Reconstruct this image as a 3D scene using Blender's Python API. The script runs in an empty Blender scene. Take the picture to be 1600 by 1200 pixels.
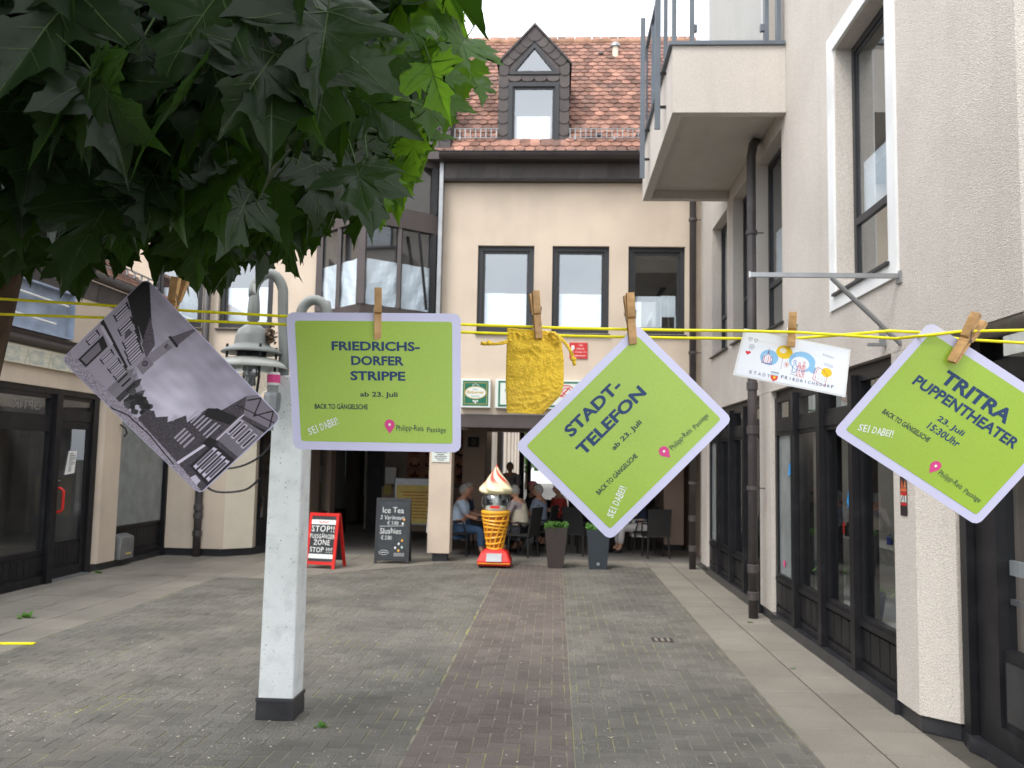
import bpy, math, random
import numpy as np
from mathutils import Vector, Matrix, noise as mnoise
random.seed(7)
PI = math.pi
K = 1.15                       # metres per plan unit: the plan below is laid out in units of 1.15 m
SC = bpy.context.scene
COL = SC.collection
# ------------------------------------------------------------------ camera
YAW, PITCH, ROLL, FPX = -5.14238e-02, 8.73495e-02, 1.94830e-02, 1348.84
def cam_axes():
    cy, sy = math.cos(YAW), math.sin(YAW)
    f = Vector((sy*math.cos(PITCH), cy*math.cos(PITCH), math.sin(PITCH)))
    r = Vector((cy, -sy, 0)); u = r.cross(f)
    c, s = math.cos(ROLL), math.sin(ROLL)
    return c*r+s*u, -s*r+c*u, f
cr, cu, cf = cam_axes()
cam = bpy.data.objects.new('camera', bpy.data.cameras.new('camera')); COL.objects.link(cam)
cam.matrix_world = Matrix(((cr.x, cu.x, -cf.x, 0), (cr.y, cu.y, -cf.y, 0), (cr.z, cu.z, -cf.z, 1.6*K), (0, 0, 0, 1)))
cam.data.sensor_width = 36; cam.data.lens = 36*FPX/1600
cam.data.clip_start = .05; cam.data.clip_end = 400
cam.data.dof.use_dof = True; cam.data.dof.focus_distance = 1.26*K; cam.data.dof.aperture_fstop = 14.0
SC.camera = cam
# ------------------------------------------------------------------ sky and sun
SUN_EL, SUN_AZ = math.radians(52), math.radians(212)     # azimuth clockwise from +Y: behind the camera, to its left
w = bpy.data.worlds.new('World'); SC.world = w; w.use_nodes = True
nt = w.node_tree; nt.nodes.clear()
def N(t, kind, **kw):
    n = t.nodes.new(kind)
    for k, v in kw.items(): setattr(n, k, v)
    return n
sky = N(nt, 'ShaderNodeTexSky', sky_type='NISHITA', sun_disc=False)
sky.sun_elevation = SUN_EL; sky.sun_rotation = SUN_AZ; sky.dust_density = 2.5
tc = N(nt, 'ShaderNodeTexCoord'); mp = N(nt, 'ShaderNodeMapping'); mp.inputs['Scale'].default_value = (1, 1, 2.4)
nz = N(nt, 'ShaderNodeTexNoise'); nz.inputs['Scale'].default_value = 1.6; nz.inputs['Detail'].default_value = 7; nz.inputs['Roughness'].default_value = .55
rp = N(nt, 'ShaderNodeValToRGB'); rp.color_ramp.elements[0].position = .3; rp.color_ramp.elements[1].position = .7
rp.color_ramp.elements[0].color = (6.6, 7.0, 7.6, 1); rp.color_ramp.elements[1].color = (11.5, 11.6, 11.8, 1)
mx = N(nt, 'ShaderNodeMix', data_type='RGBA'); mx.inputs[0].default_value = .82
bg = N(nt, 'ShaderNodeBackground'); bg.inputs[1].default_value = .135
wo = N(nt, 'ShaderNodeOutputWorld')
nt.links.new(tc.outputs['Generated'], mp.inputs[0]); nt.links.new(mp.outputs[0], nz.inputs[0]); nt.links.new(nz.outputs[0], rp.inputs[0])
nt.links.new(sky.outputs[0], mx.inputs[6]); nt.links.new(rp.outputs[0], mx.inputs[7]); nt.links.new(mx.outputs[2], bg.inputs[0]); nt.links.new(bg.outputs[0], wo.inputs[0])
sl = bpy.data.lights.new('sun', 'SUN'); sl.energy = 1.25; sl.angle = math.radians(24); sl.color = (1, .96, .9)
so = bpy.data.objects.new('sun', sl); COL.objects.link(so)
sd = Vector((math.sin(SUN_AZ)*math.cos(SUN_EL), math.cos(SUN_AZ)*math.cos(SUN_EL), math.sin(SUN_EL)))
so.rotation_euler = sd.to_track_quat('Z', 'Y').to_euler(); so.location = sd*40
vs = SC.view_settings; vs.view_transform = 'Standard'; vs.look = 'None'; vs.gamma = 1; vs.use_curve_mapping = False
vs.exposure = 1.02
SC.cycles.max_bounces = 7; SC.cycles.transparent_max_bounces = 12

# ------------------------------------------------------------------ materials
def s2l(c):
    return tuple(((x/12.92) if x <= .04045 else ((x+.055)/1.055)**2.4) for x in c)
def mat(name, col, rough=.7, var=.12, vscale=6, bump=0, bscale=80, btype='noise', metal=0, spec=.4, rnd=0, stain=0, staincol=None, stainscale=1.5, attr=None, speck=0, coat=0, fine=None, streak=0):
    m = bpy.data.materials.new(name); m.use_nodes = True; t = m.node_tree
    b = t.nodes['Principled BSDF']; L = t.links.new
    b.inputs['Roughness'].default_value = rough; b.inputs['Metallic'].default_value = metal
    b.inputs['Specular IOR Level'].default_value = spec; b.inputs['Coat Weight'].default_value = coat
    g = N(t, 'ShaderNodeNewGeometry')
    def noise(sc, det=4):
        n = N(t, 'ShaderNodeTexNoise'); n.inputs['Scale'].default_value = sc; n.inputs['Detail'].default_value = det; L(g.outputs['Position'], n.inputs['Vector']); return n
    def mixc(fac, a, bcol, blend='MIX'):
        x = N(t, 'ShaderNodeMix', data_type='RGBA', blend_type=blend)
        for i, v in ((0, fac), (6, a), (7, bcol)):
            if hasattr(v, 'links'): L(v, x.inputs[i])
            else: x.inputs[i].default_value = v if i == 0 else (*v[:3], 1)
        return x.outputs[2]
    if attr:
        a = N(t, 'ShaderNodeAttribute', attribute_name=attr); cur = a.outputs['Color']
    else:
        rgb = N(t, 'ShaderNodeRGB'); rgb.outputs[0].default_value = (*col, 1); cur = rgb.outputs[0]
    if var:
        n = noise(vscale); r = N(t, 'ShaderNodeMapRange'); r.inputs[1].default_value = .3; r.inputs[2].default_value = .7
        r.inputs[3].default_value = 1-var; r.inputs[4].default_value = 1+var
        L(n.outputs[0], r.inputs[0]); cur = mixc(1.0, cur, r.outputs[0], 'MULTIPLY')
    if fine:
        n = noise(fine[0], 2); r = N(t, 'ShaderNodeMapRange'); r.inputs[1].default_value = .35; r.inputs[2].default_value = .65
        r.inputs[3].default_value = 1-fine[1]; r.inputs[4].default_value = 1+fine[1]
        L(n.outputs[0], r.inputs[0]); cur = mixc(1.0, cur, r.outputs[0], 'MULTIPLY')
    if rnd:
        o = N(t, 'ShaderNodeObjectInfo'); r = N(t, 'ShaderNodeMapRange'); r.inputs[3].default_value = 1-rnd; r.inputs[4].default_value = 1+rnd
        ad = N(t, 'ShaderNodeMath', operation='ADD'); L(o.outputs['Random'], ad.inputs[0]); L(g.outputs['Random Per Island'], ad.inputs[1])
        fc = N(t, 'ShaderNodeMath', operation='FRACT'); L(ad.outputs[0], fc.inputs[0]); L(fc.outputs[0], r.inputs[0]); cur = mixc(1.0, cur, r.outputs[0], 'MULTIPLY')
    if stain:
        n = noise(stainscale, 8); r = N(t, 'ShaderNodeMapRange'); r.inputs[1].default_value = .5; r.inputs[2].default_value = .72; r.inputs[4].default_value = stain
        L(n.outputs[0], r.inputs[0]); cur = mixc(r.outputs[0], cur, staincol or (.1, .09, .08))
    if speck:
        v = N(t, 'ShaderNodeTexVoronoi'); v.inputs['Scale'].default_value = speck[0]; L(g.outputs['Position'], v.inputs['Vector'])
        r = N(t, 'ShaderNodeMapRange'); r.inputs[1].default_value = speck[1]; r.inputs[2].default_value = speck[1]*.6; r.inputs[4].default_value = speck[2]
        L(v.outputs[0], r.inputs[0]); n = noise(speck[4] if len(speck) > 4 else 3, 3)
        r2 = N(t, 'ShaderNodeMapRange'); r2.inputs[1].default_value = .45; r2.inputs[2].default_value = .62; L(n.outputs[0], r2.inputs[0])
        mm = N(t, 'ShaderNodeMath', operation='MULTIPLY'); L(r.outputs[0], mm.inputs[0]); L(r2.outputs[0], mm.inputs[1])
        cur = mixc(mm.outputs[0], cur, speck[3])
    if streak:
        mp2 = N(t, 'ShaderNodeMapping'); mp2.inputs['Scale'].default_value = (2.6, 2.6, .2); L(g.outputs['Position'], mp2.inputs[0]); n = N(t, 'ShaderNodeTexNoise'); n.inputs['Scale'].default_value = 1.6; n.inputs['Detail'].default_value = 6; L(mp2.outputs[0], n.inputs[0])
        r = N(t, 'ShaderNodeMapRange'); r.inputs[1].default_value = .52; r.inputs[2].default_value = .75; r.inputs[3].default_value = 1; r.inputs[4].default_value = 1-streak; L(n.outputs[0], r.inputs[0]); cur = mixc(1.0, cur, r.outputs[0], 'MULTIPLY')
    L(cur, b.inputs['Base Color'])
    if bump:
        if btype == 'voronoi':
            v = N(t, 'ShaderNodeTexVoronoi'); v.feature = 'SMOOTH_F1'; v.inputs['Scale'].default_value = bscale; L(g.outputs['Position'], v.inputs['Vector']); h = v.outputs[0]
        else: h = noise(bscale, 5).outputs[0]
        bp = N(t, 'ShaderNodeBump'); bp.inputs['Strength'].default_value = bump; bp.inputs['Distance'].default_value = .01
        L(h, bp.inputs['Height']); L(bp.outputs[0], b.inputs['Normal'])
    return m
def glass_mat(name, tint=(.8, .85, .85), refl=.12, rough=.01):
    m = bpy.data.materials.new(name); m.use_nodes = True; t = m.node_tree; t.nodes.clear(); L = t.links.new
    o = N(t, 'ShaderNodeOutputMaterial'); tr = N(t, 'ShaderNodeBsdfTransparent'); tr.inputs[0].default_value = (*tint, 1)
    gl = N(t, 'ShaderNodeBsdfGlossy'); gl.inputs['Roughness'].default_value = rough; gl.inputs[0].default_value = (.93, .97, 1, 1)
    g0_ = N(t, 'ShaderNodeNewGeometry'); dt_ = N(t, 'ShaderNodeVectorMath', operation='DOT_PRODUCT'); L(g0_.outputs['Incoming'], dt_.inputs[0]); L(g0_.outputs['Normal'], dt_.inputs[1])
    ab_ = N(t, 'ShaderNodeMath', operation='ABSOLUTE'); L(dt_.outputs['Value'], ab_.inputs[0]); om_ = N(t, 'ShaderNodeMath', operation='SUBTRACT'); om_.inputs[0].default_value = 1; L(ab_.outputs[0], om_.inputs[1])
    pw_ = N(t, 'ShaderNodeMath', operation='POWER'); L(om_.outputs[0], pw_.inputs[0]); pw_.inputs[1].default_value = 4.5; fr = N(t, 'ShaderNodeMath', operation='MULTIPLY_ADD'); L(pw_.outputs[0], fr.inputs[0]); fr.inputs[1].default_value = .8; fr.inputs[2].default_value = .06
    md = N(t, 'ShaderNodeMath', operation='ADD'); md.inputs[1].default_value = refl; md.use_clamp = True
    g = N(t, 'ShaderNodeNewGeometry'); n = N(t, 'ShaderNodeTexNoise'); n.inputs['Scale'].default_value = 1.3
    bp = N(t, 'ShaderNodeBump'); bp.inputs['Strength'].default_value = .04; L(g.outputs['Position'], n.inputs[0]); L(n.outputs[0], bp.inputs['Height']); L(bp.outputs[0], gl.inputs['Normal'])
    ms = N(t, 'ShaderNodeMixShader'); L(fr.outputs[0], md.inputs[0]); L(md.outputs[0], ms.inputs[0]); L(tr.outputs[0], ms.inputs[1]); L(gl.outputs[0], ms.inputs[2]); L(ms.outputs[0], o.inputs[0])
    return m
def leaf_mat(name, col, trans, fac=.35, rough=.42):
    m = bpy.data.materials.new(name); m.use_nodes = True; t = m.node_tree; L = t.links.new
    b = t.nodes['Principled BSDF']; o = t.nodes['Material Output']
    oi = N(t, 'ShaderNodeObjectInfo'); g = N(t, 'ShaderNodeNewGeometry')
    n = N(t, 'ShaderNodeTexNoise'); n.inputs['Scale'].default_value = 14; n.inputs['Detail'].default_value = 5; L(g.outputs['Position'], n.inputs[0])
    ad = N(t, 'ShaderNodeMath', operation='ADD'); L(oi.outputs['Random'], ad.inputs[0]); L(n.outputs[0], ad.inputs[1])
    r = N(t, 'ShaderNodeMapRange'); r.inputs[1].default_value = .3; r.inputs[2].default_value = 1.7; r.inputs[3].default_value = .65; r.inputs[4].default_value = 1.45; L(ad.outputs[0], r.inputs[0])
    def mul(c):
        x = N(t, 'ShaderNodeMix', data_type='RGBA', blend_type='MULTIPLY'); x.inputs[0].default_value = 1; x.inputs[6].default_value = (*c, 1); L(r.outputs[0], x.inputs[7]); return x.outputs[2]
    L(mul(col), b.inputs['Base Color']); b.inputs['Roughness'].default_value = rough; b.inputs['Specular IOR Level'].default_value = .28
    bp = N(t, 'ShaderNodeBump'); bp.inputs['Strength'].default_value = .35; bp.inputs['Distance'].default_value = .004
    n2 = N(t, 'ShaderNodeTexNoise'); n2.inputs['Scale'].default_value = 60; L(g.outputs['Position'], n2.inputs[0]); L(n2.outputs[0], bp.inputs['Height']); L(bp.outputs[0], b.inputs['Normal'])
    tr = N(t, 'ShaderNodeBsdfTranslucent'); L(mul(trans), tr.inputs[0])
    ms = N(t, 'ShaderNodeMixShader'); ms.inputs[0].default_value = fac; L(b.outputs[0], ms.inputs[1]); L(tr.outputs[0], ms.inputs[2]); L(ms.outputs[0], o.inputs[0])
    return m
M = {}
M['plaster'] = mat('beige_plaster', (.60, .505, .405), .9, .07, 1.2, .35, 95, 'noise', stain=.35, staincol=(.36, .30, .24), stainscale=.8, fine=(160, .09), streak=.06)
M['plaster_right'] = mat('pale_scratched_plaster', (.565, .52, .47), .92, .06, 1.0, .6, 165, 'voronoi', stain=.25, staincol=(.42, .37, .34), stainscale=.7, fine=(150, .2), streak=.07)
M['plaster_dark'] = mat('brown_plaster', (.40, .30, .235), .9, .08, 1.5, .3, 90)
M['cream'] = mat('cream_render', (.66, .60, .48), .9, .07, 2, .3, 90)
M['white_paint'] = mat('white_render_paint', (.74, .75, .75), .75, .05, 3, .15, 60, stain=.4, staincol=(.55, .55, .54), stainscale=2)
M['black_frame'] = mat('black_painted_wood', (.011, .011, .013), .45, .2, 4, .1, 40, spec=.25, stain=.2, staincol=(.05, .05, .052), stainscale=6)
M['dark_frame'] = mat('anthracite_window_frame', (.028, .029, .033), .42, .1, 4)
M['brown_metal'] = mat('brown_grey_metal', (.075, .062, .06), .5, .12, 3)
M['plinth'] = mat('black_plinth_tiles', (.022, .023, .027), .3, .2, 5, stain=.25, staincol=(.07, .07, .07), stainscale=4)
M['gutter'] = mat('dark_brown_gutter', (.045, .036, .035), .45, .15, 3)
M['pipe'] = mat('brown_downpipe', (.06, .052, .052), .45, .12, 3, stain=.3, staincol=(.14, .13, .13), stainscale=4)
M['slate'] = mat('dark_slate', (.062, .052, .05), .62, .15, 9, .2, 60, rnd=.22)
M['tile'] = mat('clay_roof_tile', (.235, .122, .09), .85, .35, 5, .3, 70, rnd=.42, stain=.6, staincol=(.115, .088, .08), stainscale=2.0, fine=(45, .25))
M['ridge'] = mat('mossy_ridge_tile', (.30, .17, .11), .9, .3, 6, .3, 50, rnd=.2)
M['zinc'] = mat('zinc_grey_metal', (.30, .31, .32), .42, .15, 5, metal=.6)
M['rail'] = mat('grey_blue_rail_paint', (.115, .135, .16), .45, .1, 4)
M['glass'] = glass_mat('window_glass', (.9, .93, .95), .2)
M['glass_bay'] = glass_mat('bay_glass', (.9, .93, .95), .08)
M['glass_shop'] = glass_mat('shop_glass', (.86, .88, .88), .02)
M['glass_clear'] = glass_mat('clear_glass', (.88, .9, .9), .06)
M['glass_frost'] = mat('grey_film_glass', (.21, .235, .235), .25, .18, 3.5, .05, 10, spec=.5, stain=.35, staincol=(.31, .33, .33), stainscale=5)
M['paper'] = mat('white_paper_sheet', (.80, .87, .92), .85, .05, 3, .3, 4)
M['inside'] = mat('dim_interior', (.075, .07, .067), .9, .3, 2)
M['shop_room'] = mat('grey_shop_room', (.30, .31, .32), .9, .25, 1.5)
M['inside_wall'] = mat('interior_wall', (.27, .235, .205), .9, .2, 2)
M['concrete'] = mat('painted_concrete_post', (.76, .79, .78), .72, .05, 3, .45, 70, speck=(34, .2, .85, (.14, .13, .12), 9), stain=.45, staincol=(.44, .46, .46), stainscale=7)
M['lamp_grey'] = mat('lamp_grey_paint', (.25, .265, .255), .4, .12, 6, stain=.2, staincol=(.18, .19, .18), stainscale=9)
M['lamp_white'] = mat('white_lamp_shade', (.50, .51, .48), .5, .1, 8, stain=.35, staincol=(.35, .35, .32), stainscale=14)
M['black_rubber'] = mat('black_base_band', (.03, .03, .033), .35, .2, 8, stain=.2, staincol=(.08, .08, .08), stainscale=7)
M['brick'] = mat('grey_paving_brick', (.116, .110, .095), .85, .2, 1.1, .5, 90, rnd=.12, stain=.32, staincol=(.23, .205, .17), stainscale=1.5, speck=(62, .26, .8, (.5, .47, .42), 1.1), fine=(120, .22))
M['brick_red'] = mat('reddish_paving_brick', (.122, .100, .088), .85, .16, 1.3, .5, 90, rnd=.13, stain=.25, staincol=(.2, .17, .15), stainscale=1.8, speck=(62, .2, .6, (.5, .45, .4), 1.1), fine=(120, .2))
M['joint'] = mat('mossy_joint_sand', (.20, .19, .145), .95, .3, 6, .4, 60, stain=.8, staincol=(.34, .34, .07), stainscale=1.3)
M['slab'] = mat('concrete_paving_slab', (.205, .188, .158), .88, .14, 1.2, .5, 110, rnd=.07, stain=.4, staincol=(.22, .2, .17), stainscale=1.6, fine=(150, .2))
M['ground'] = mat('dark_sand_bed', (.06, .055, .045), .95, .25, 3, .4, 50)
M['inner_floor'] = mat('passage_floor', (.15, .142, .13), .8, .2, 2, .3, 40)
M['red'] = mat('red_paint', (.62, .025, .02), .35, .08, 6)
M['red_dull'] = mat('red_plastic', (.58, .03, .03), .4, .1, 8)
M['white'] = mat('white_board', (.78, .78, .76), .6, .03, 6)
M['board'] = mat('blackboard_face', (.035, .042, .048), .7, .25, 5)
M['board_frame'] = mat('dark_board_frame', (.03, .031, .034), .6, .15, 8)
M['chalk'] = mat('chalk_white', (.66, .68, .68), .9, .1, 30)
M['card'] = mat('lavender_white_laminate', (.63, .62, .82), .28, .03, 8, .12, 6, spec=.6)
M['green'] = mat('lime_green_print', (.345, .515, .045), .3, .06, 5, .12, 6, spec=.6, fine=(300, .03))
M['navy'] = mat('navy_ink', (.016, .05, .135), .5, 0)
M['ink'] = mat('dark_ink', (.02, .045, .055), .5, 0)
M['whiteink'] = mat('white_ink', (.82, .85, .80), .5, 0)
M['pink'] = mat('pink_ink', (.70, .06, .24), .5, 0)
M['line'] = mat('yellow_cord', (.95, .86, .01), .5, .08, 40)
M['wood'] = mat('light_wood', (.56, .33, .14), .6, .25, 35, .2, 120, rnd=.12)
M['bag'] = mat('yellow_cotton', (.88, .58, .05), .95, .08, 9, .5, 240, stain=.3, staincol=(.70, .48, .12), stainscale=12, fine=(300, .08))
M['steel'] = mat('spring_steel', (.5, .5, .5), .3, 0, metal=1)
M['print'] = mat('printed_colours', (1, 1, 1), .42, 0, attr='Col', spec=.4)
M['matt_print'] = mat('matt_print_colours', (1, 1, 1), .75, 0, attr='Col')
M['bark'] = mat('maple_bark', (.10, .065, .04), .95, .4, 12, .8, 60)
M['leaf'] = leaf_mat('shaded_maple_leaf', (.016, .031, .011), (.06, .15, .01), .32)  # shade inside the crown put into a darkened green
M['leaf_edge'] = leaf_mat('backlit_maple_leaf', (.055, .12, .022), (.26, .54, .03), .46)  # sky light through the rim leaves put into a brighter green
M['vein'] = leaf_mat('leaf_vein', (.07, .11, .04), (.25, .4, .1), .3)
M['plant'] = leaf_mat('small_plant_leaf', (.08, .19, .04), (.2, .4, .05), .3)
M['waffle'] = mat('waffle_orange', (.85, .42, .03), .42, .1, 18, coat=.2)
M['waffle_dark'] = mat('waffle_brown_pits', (.45, .13, .015), .5, .1, 18)
M['planter_brown'] = mat('brown_wicker_planter', (.042, .032, .03), .6, .15, 30, .5, 90)
M['planter_grey'] = mat('anthracite_planter', (.034, .042, .052), .42, .08, 6)
M['chair'] = mat('dark_wicker', (.02, .019, .019), .7, .2, 40, .5, 120)
M['skin'] = mat('skin', (.50, .27, .18), .6, .08, 20)
M['hair'] = mat('grey_hair', (.30, .29, .27), .8, .25, 60, .4, 120)
M['yellow_sheet'] = mat('pale_yellow_sheet', (.60, .47, .13), .6, .1, 6)  # pale yellow of the paper itself

# ------------------------------------------------------------------ geometry helpers
class MB:
    def __init__(s): s.v = []; s.f = []; s.m = []; s.c = None
    def add(s, vs_, fs, mi=0):
        o = len(s.v); s.v += [tuple(p) for p in vs_]
        for f in fs: s.f.append([i+o for i in f]); s.m.append(mi)
        return s
    def box(s, x0, x1, y0, y1, z0, z1, mi=0):
        return s.add([(x0,y0,z0),(x1,y0,z0),(x1,y1,z0),(x0,y1,z0),(x0,y0,z1),(x1,y0,z1),(x1,y1,z1),(x0,y1,z1)],
                     [(0,3,2,1),(4,5,6,7),(0,1,5,4),(1,2,6,5),(2,3,7,6),(3,0,4,7)], mi)
    def quad(s, a, b, c, d, mi=0): return s.add([a, b, c, d], [(0,1,2,3)], mi)
    def slabpoly(s, pts, off, mi=0):
        n = len(pts); o = Vector(off)
        return s.add([tuple(p) for p in pts]+[tuple(Vector(p)+o) for p in pts], [tuple(range(n)), tuple(range(2*n-1, n-1, -1))]+[(i, i+n, (i+1) % n+n, (i+1) % n) for i in range(n)], mi)
    def tube(s, pts, r, n=10, mi=0, caps=True):
        pts = [Vector(p) for p in pts]; rs = r if isinstance(r, (list, tuple)) else [r]*len(pts); rings = []; up = None
        for i, p in enumerate(pts):
            d = (pts[min(i+1, len(pts)-1)]-pts[max(i-1, 0)]).normalized()
            if up is None: up = Vector((0, 0, 1)) if abs(d.z) < .9 else Vector((1, 0, 0))
            a = d.cross(up).normalized(); b = d.cross(a).normalized(); up = -b if False else a.cross(d).normalized()
            rings.append([p+rs[i]*(math.cos(2*PI*k/n)*a+math.sin(2*PI*k/n)*up) for k in range(n)])
        vs_ = [q for rg in rings for q in rg]; fs = []
        for i in range(len(rings)-1):
            for k in range(n): fs.append((i*n+k, i*n+(k+1) % n, (i+1)*n+(k+1) % n, (i+1)*n+k))
        if caps: fs += [tuple(range(n))[::-1], tuple(range((len(rings)-1)*n, len(rings)*n))]
        return s.add(vs_, fs, mi)
    def lathe(s, prof, c, n=24, mi=0, fn=None):
        vs_ = []; fs = []
        for i, (r, z) in enumerate(prof):
            for k in range(n):
                a = 2*PI*k/n; rr = r*(fn(a, i/(len(prof)-1)) if fn else 1)
                vs_.append((c[0]+rr*math.cos(a), c[1]+rr*math.sin(a), c[2]+z))
        for i in range(len(prof)-1):
            for k in range(n): fs.append((i*n+k, i*n+(k+1) % n, (i+1)*n+(k+1) % n, (i+1)*n+k))
        return s.add(vs_, fs, mi)
    def hull_tri(s): return s
LOC = {}
def setp(o, label=None, cat=None, group=None, kind=None):
    if label: o['label'] = label
    if cat: o['category'] = cat
    if group: o['group'] = group
    if kind: o['kind'] = kind
    return o
def thing(name, label, cat, loc=(0, 0, 0), group=None):
    o = bpy.data.objects.new(name, None); COL.objects.link(o); o.location = Vector(loc)*K; o.empty_display_size = .1
    LOC[o.name] = Vector(loc); return setp(o, label, cat, group)
def mesh_of(name, mb, mats, base=Vector((0, 0, 0)), smooth=False):
    me = bpy.data.meshes.new(name); me.from_pydata([tuple((Vector(p)-base)*K) for p in mb.v], [], mb.f)
    for m in (mats if isinstance(mats, (list, tuple)) else [mats]): me.materials.append(M[m] if isinstance(m, str) else m)
    if any(mb.m): me.polygons.foreach_set('material_index', mb.m)
    if mb.c is not None:
        a = me.color_attributes.new('Col', 'FLOAT_COLOR', 'POINT'); a.data.foreach_set('color', np.asarray(mb.c, dtype=np.float32).ravel())
    if smooth: me.polygons.foreach_set('use_smooth', [True]*len(me.polygons))
    me.update(); return me
def part(name, mb, mats, parent=None, smooth=False, bevel=0, label=None, kind=None, at=None):
    base = LOC[parent.name] if parent is not None else (Vector(at) if at else Vector((0, 0, 0)))
    me = mesh_of(name, mb, mats, base, smooth); o = bpy.data.objects.new(name, me); COL.objects.link(o)
    if parent is not None: o.parent = parent; LOC[o.name] = base
    else: o.location = base*K; LOC[o.name] = base
    if bevel:
        b = o.modifiers.new('b', 'BEVEL'); b.width = bevel; b.segments = 2; b.limit_method = 'ANGLE'; b.angle_limit = .6
    return setp(o, label, kind=kind)
def struct(name, mb, mats, **kw): return part(name, mb, mats, kind='structure', **kw)
def piece(name, me, loc, parent, rot=None):       # an alike piece sharing mesh data
    o = bpy.data.objects.new(name, me); COL.objects.link(o); o.parent = parent
    o.location = (Vector(loc)-LOC[parent.name])*K
    if rot: o.rotation_euler = rot
    return o
def B(*a): return MB().box(*a)
def wall(axis, pos, th, a0, a1, z0, z1, holes):
    """wall sheet at axis=pos with thickness th (signed away from the viewer side) and rectangular openings with reveals."""
    mb = MB()
    def P(a, d, z): return (a, pos+d, z) if axis == 'y' else (pos+d, a, z)
    A = sorted({a0, a1, *[h[0] for h in holes], *[h[1] for h in holes]}); Z = sorted({z0, z1, *[h[2] for h in holes], *[h[3] for h in holes]})
    A = [a for a in A if a0 <= a <= a1]; Z = [z for z in Z if z0 <= z <= z1]
    for i in range(len(A)-1):
        for j in range(len(Z)-1):
            ca, cz = (A[i]+A[i+1])/2, (Z[j]+Z[j+1])/2
            if any(h[0] < ca < h[1] and h[2] < cz < h[3] for h in holes): continue
            for d in (0, th): mb.quad(P(A[i], d, Z[j]), P(A[i+1], d, Z[j]), P(A[i+1], d, Z[j+1]), P(A[i], d, Z[j+1]))
    for h in list(holes)+[(a0, a1, z0, z1)]:
        a, b, c, d_ = h
        for p, q in (((a, c), (b, c)), ((b, c), (b, d_)), ((b, d_), (a, d_)), ((a, d_), (a, c))):
            mb.quad(P(p[0], 0, p[1]), P(q[0], 0, q[1]), P(q[0], th, q[1]), P(p[0], th, p[1]))
    return mb
def frame_mb(axis, d0, d1, a0, a1, z0, z1, t, mb=None, tb=None):
    mb = mb or MB(); tb = tb or t
    def bx(p, q, r, s_):
        if axis == 'y': mb.box(p, q, d0, d1, r, s_)
        else: mb.box(d0, d1, p, q, r, s_)
    bx(a0, a0+t, z0, z1); bx(a1-t, a1, z0, z1); bx(a0+t, a1-t, z0, z0+tb); bx(a0+t, a1-t, z1-t, z1)
    return mb
# text -> flat polygons fitted into a w x h box centred on the origin
_tc = {}
def text2d(s, bold=0.0, spacing=1.0):
    key = (s, bold, spacing)
    if key in _tc: return _tc[key]
    cv = bpy.data.curves.new('t', 'FONT'); cv.body = s; cv.size = 1; cv.offset = bold; cv.space_character = spacing; cv.resolution_u = 3
    o = bpy.data.objects.new('t', cv); COL.objects.link(o); dg = bpy.context.evaluated_depsgraph_get()
    me = bpy.data.meshes.new_from_object(o.evaluated_get(dg)); v = np.array([p.co[:2] for p in me.vertices]); f = [list(p.vertices) for p in me.polygons]
    bpy.data.objects.remove(o); bpy.data.meshes.remove(me)
    lo, hi = v.min(0), v.max(0); v = (v-(lo+hi)/2)/(hi-lo); _tc[key] = (v, f); return _tc[key]
def put_text(mb, s, w_, h_, fn, ang=0, cx=0, cy=0, bold=.0, spacing=1., mi=0, wob=0, arc=0, shear=0):
    v, f = text2d(s, bold, spacing); c, sn = math.cos(ang), math.sin(ang); out = []
    for x, y in v:
        x2 = x*w_+shear*y*h_; y2 = y*h_
        if wob: y2 += wob*h_*math.sin(x*w_/h_*2.3+1)+wob*h_*.5*math.sin(x*w_/h_*5.1)
        if arc: y2 += arc*(1-4*x*x)
        out.append(fn(cx+c*x2-sn*y2, cy+sn*x2+c*y2))
    mb.add(out, f, mi)
def put_poly(mb, pts, fn, mi=0): mb.add([fn(*p) for p in pts], [tuple(range(len(pts)))], mi)
def circ(cx, cy, rx, ry=None, n=24, a0=0, a1=2*PI):
    ry = ry or rx; return [(cx+rx*math.cos(a0+(a1-a0)*i/n), cy+ry*math.sin(a0+(a1-a0)*i/n)) for i in range(n)]
def ring(mb, cx, cy, rx, ry, wd, fn, mi=0, n=28, a0=0, a1=2*PI):
    for i in range(n):
        p, q = a0+(a1-a0)*i/n, a0+(a1-a0)*(i+1)/n
        put_poly(mb, [(cx+rx*math.cos(p), cy+ry*math.sin(p)), (cx+rx*math.cos(q), cy+ry*math.sin(q)), (cx+(rx-wd)*math.cos(q), cy+(ry-wd)*math.sin(q)), (cx+(rx-wd)*math.cos(p), cy+(ry-wd)*math.sin(p))], fn, mi)
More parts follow.
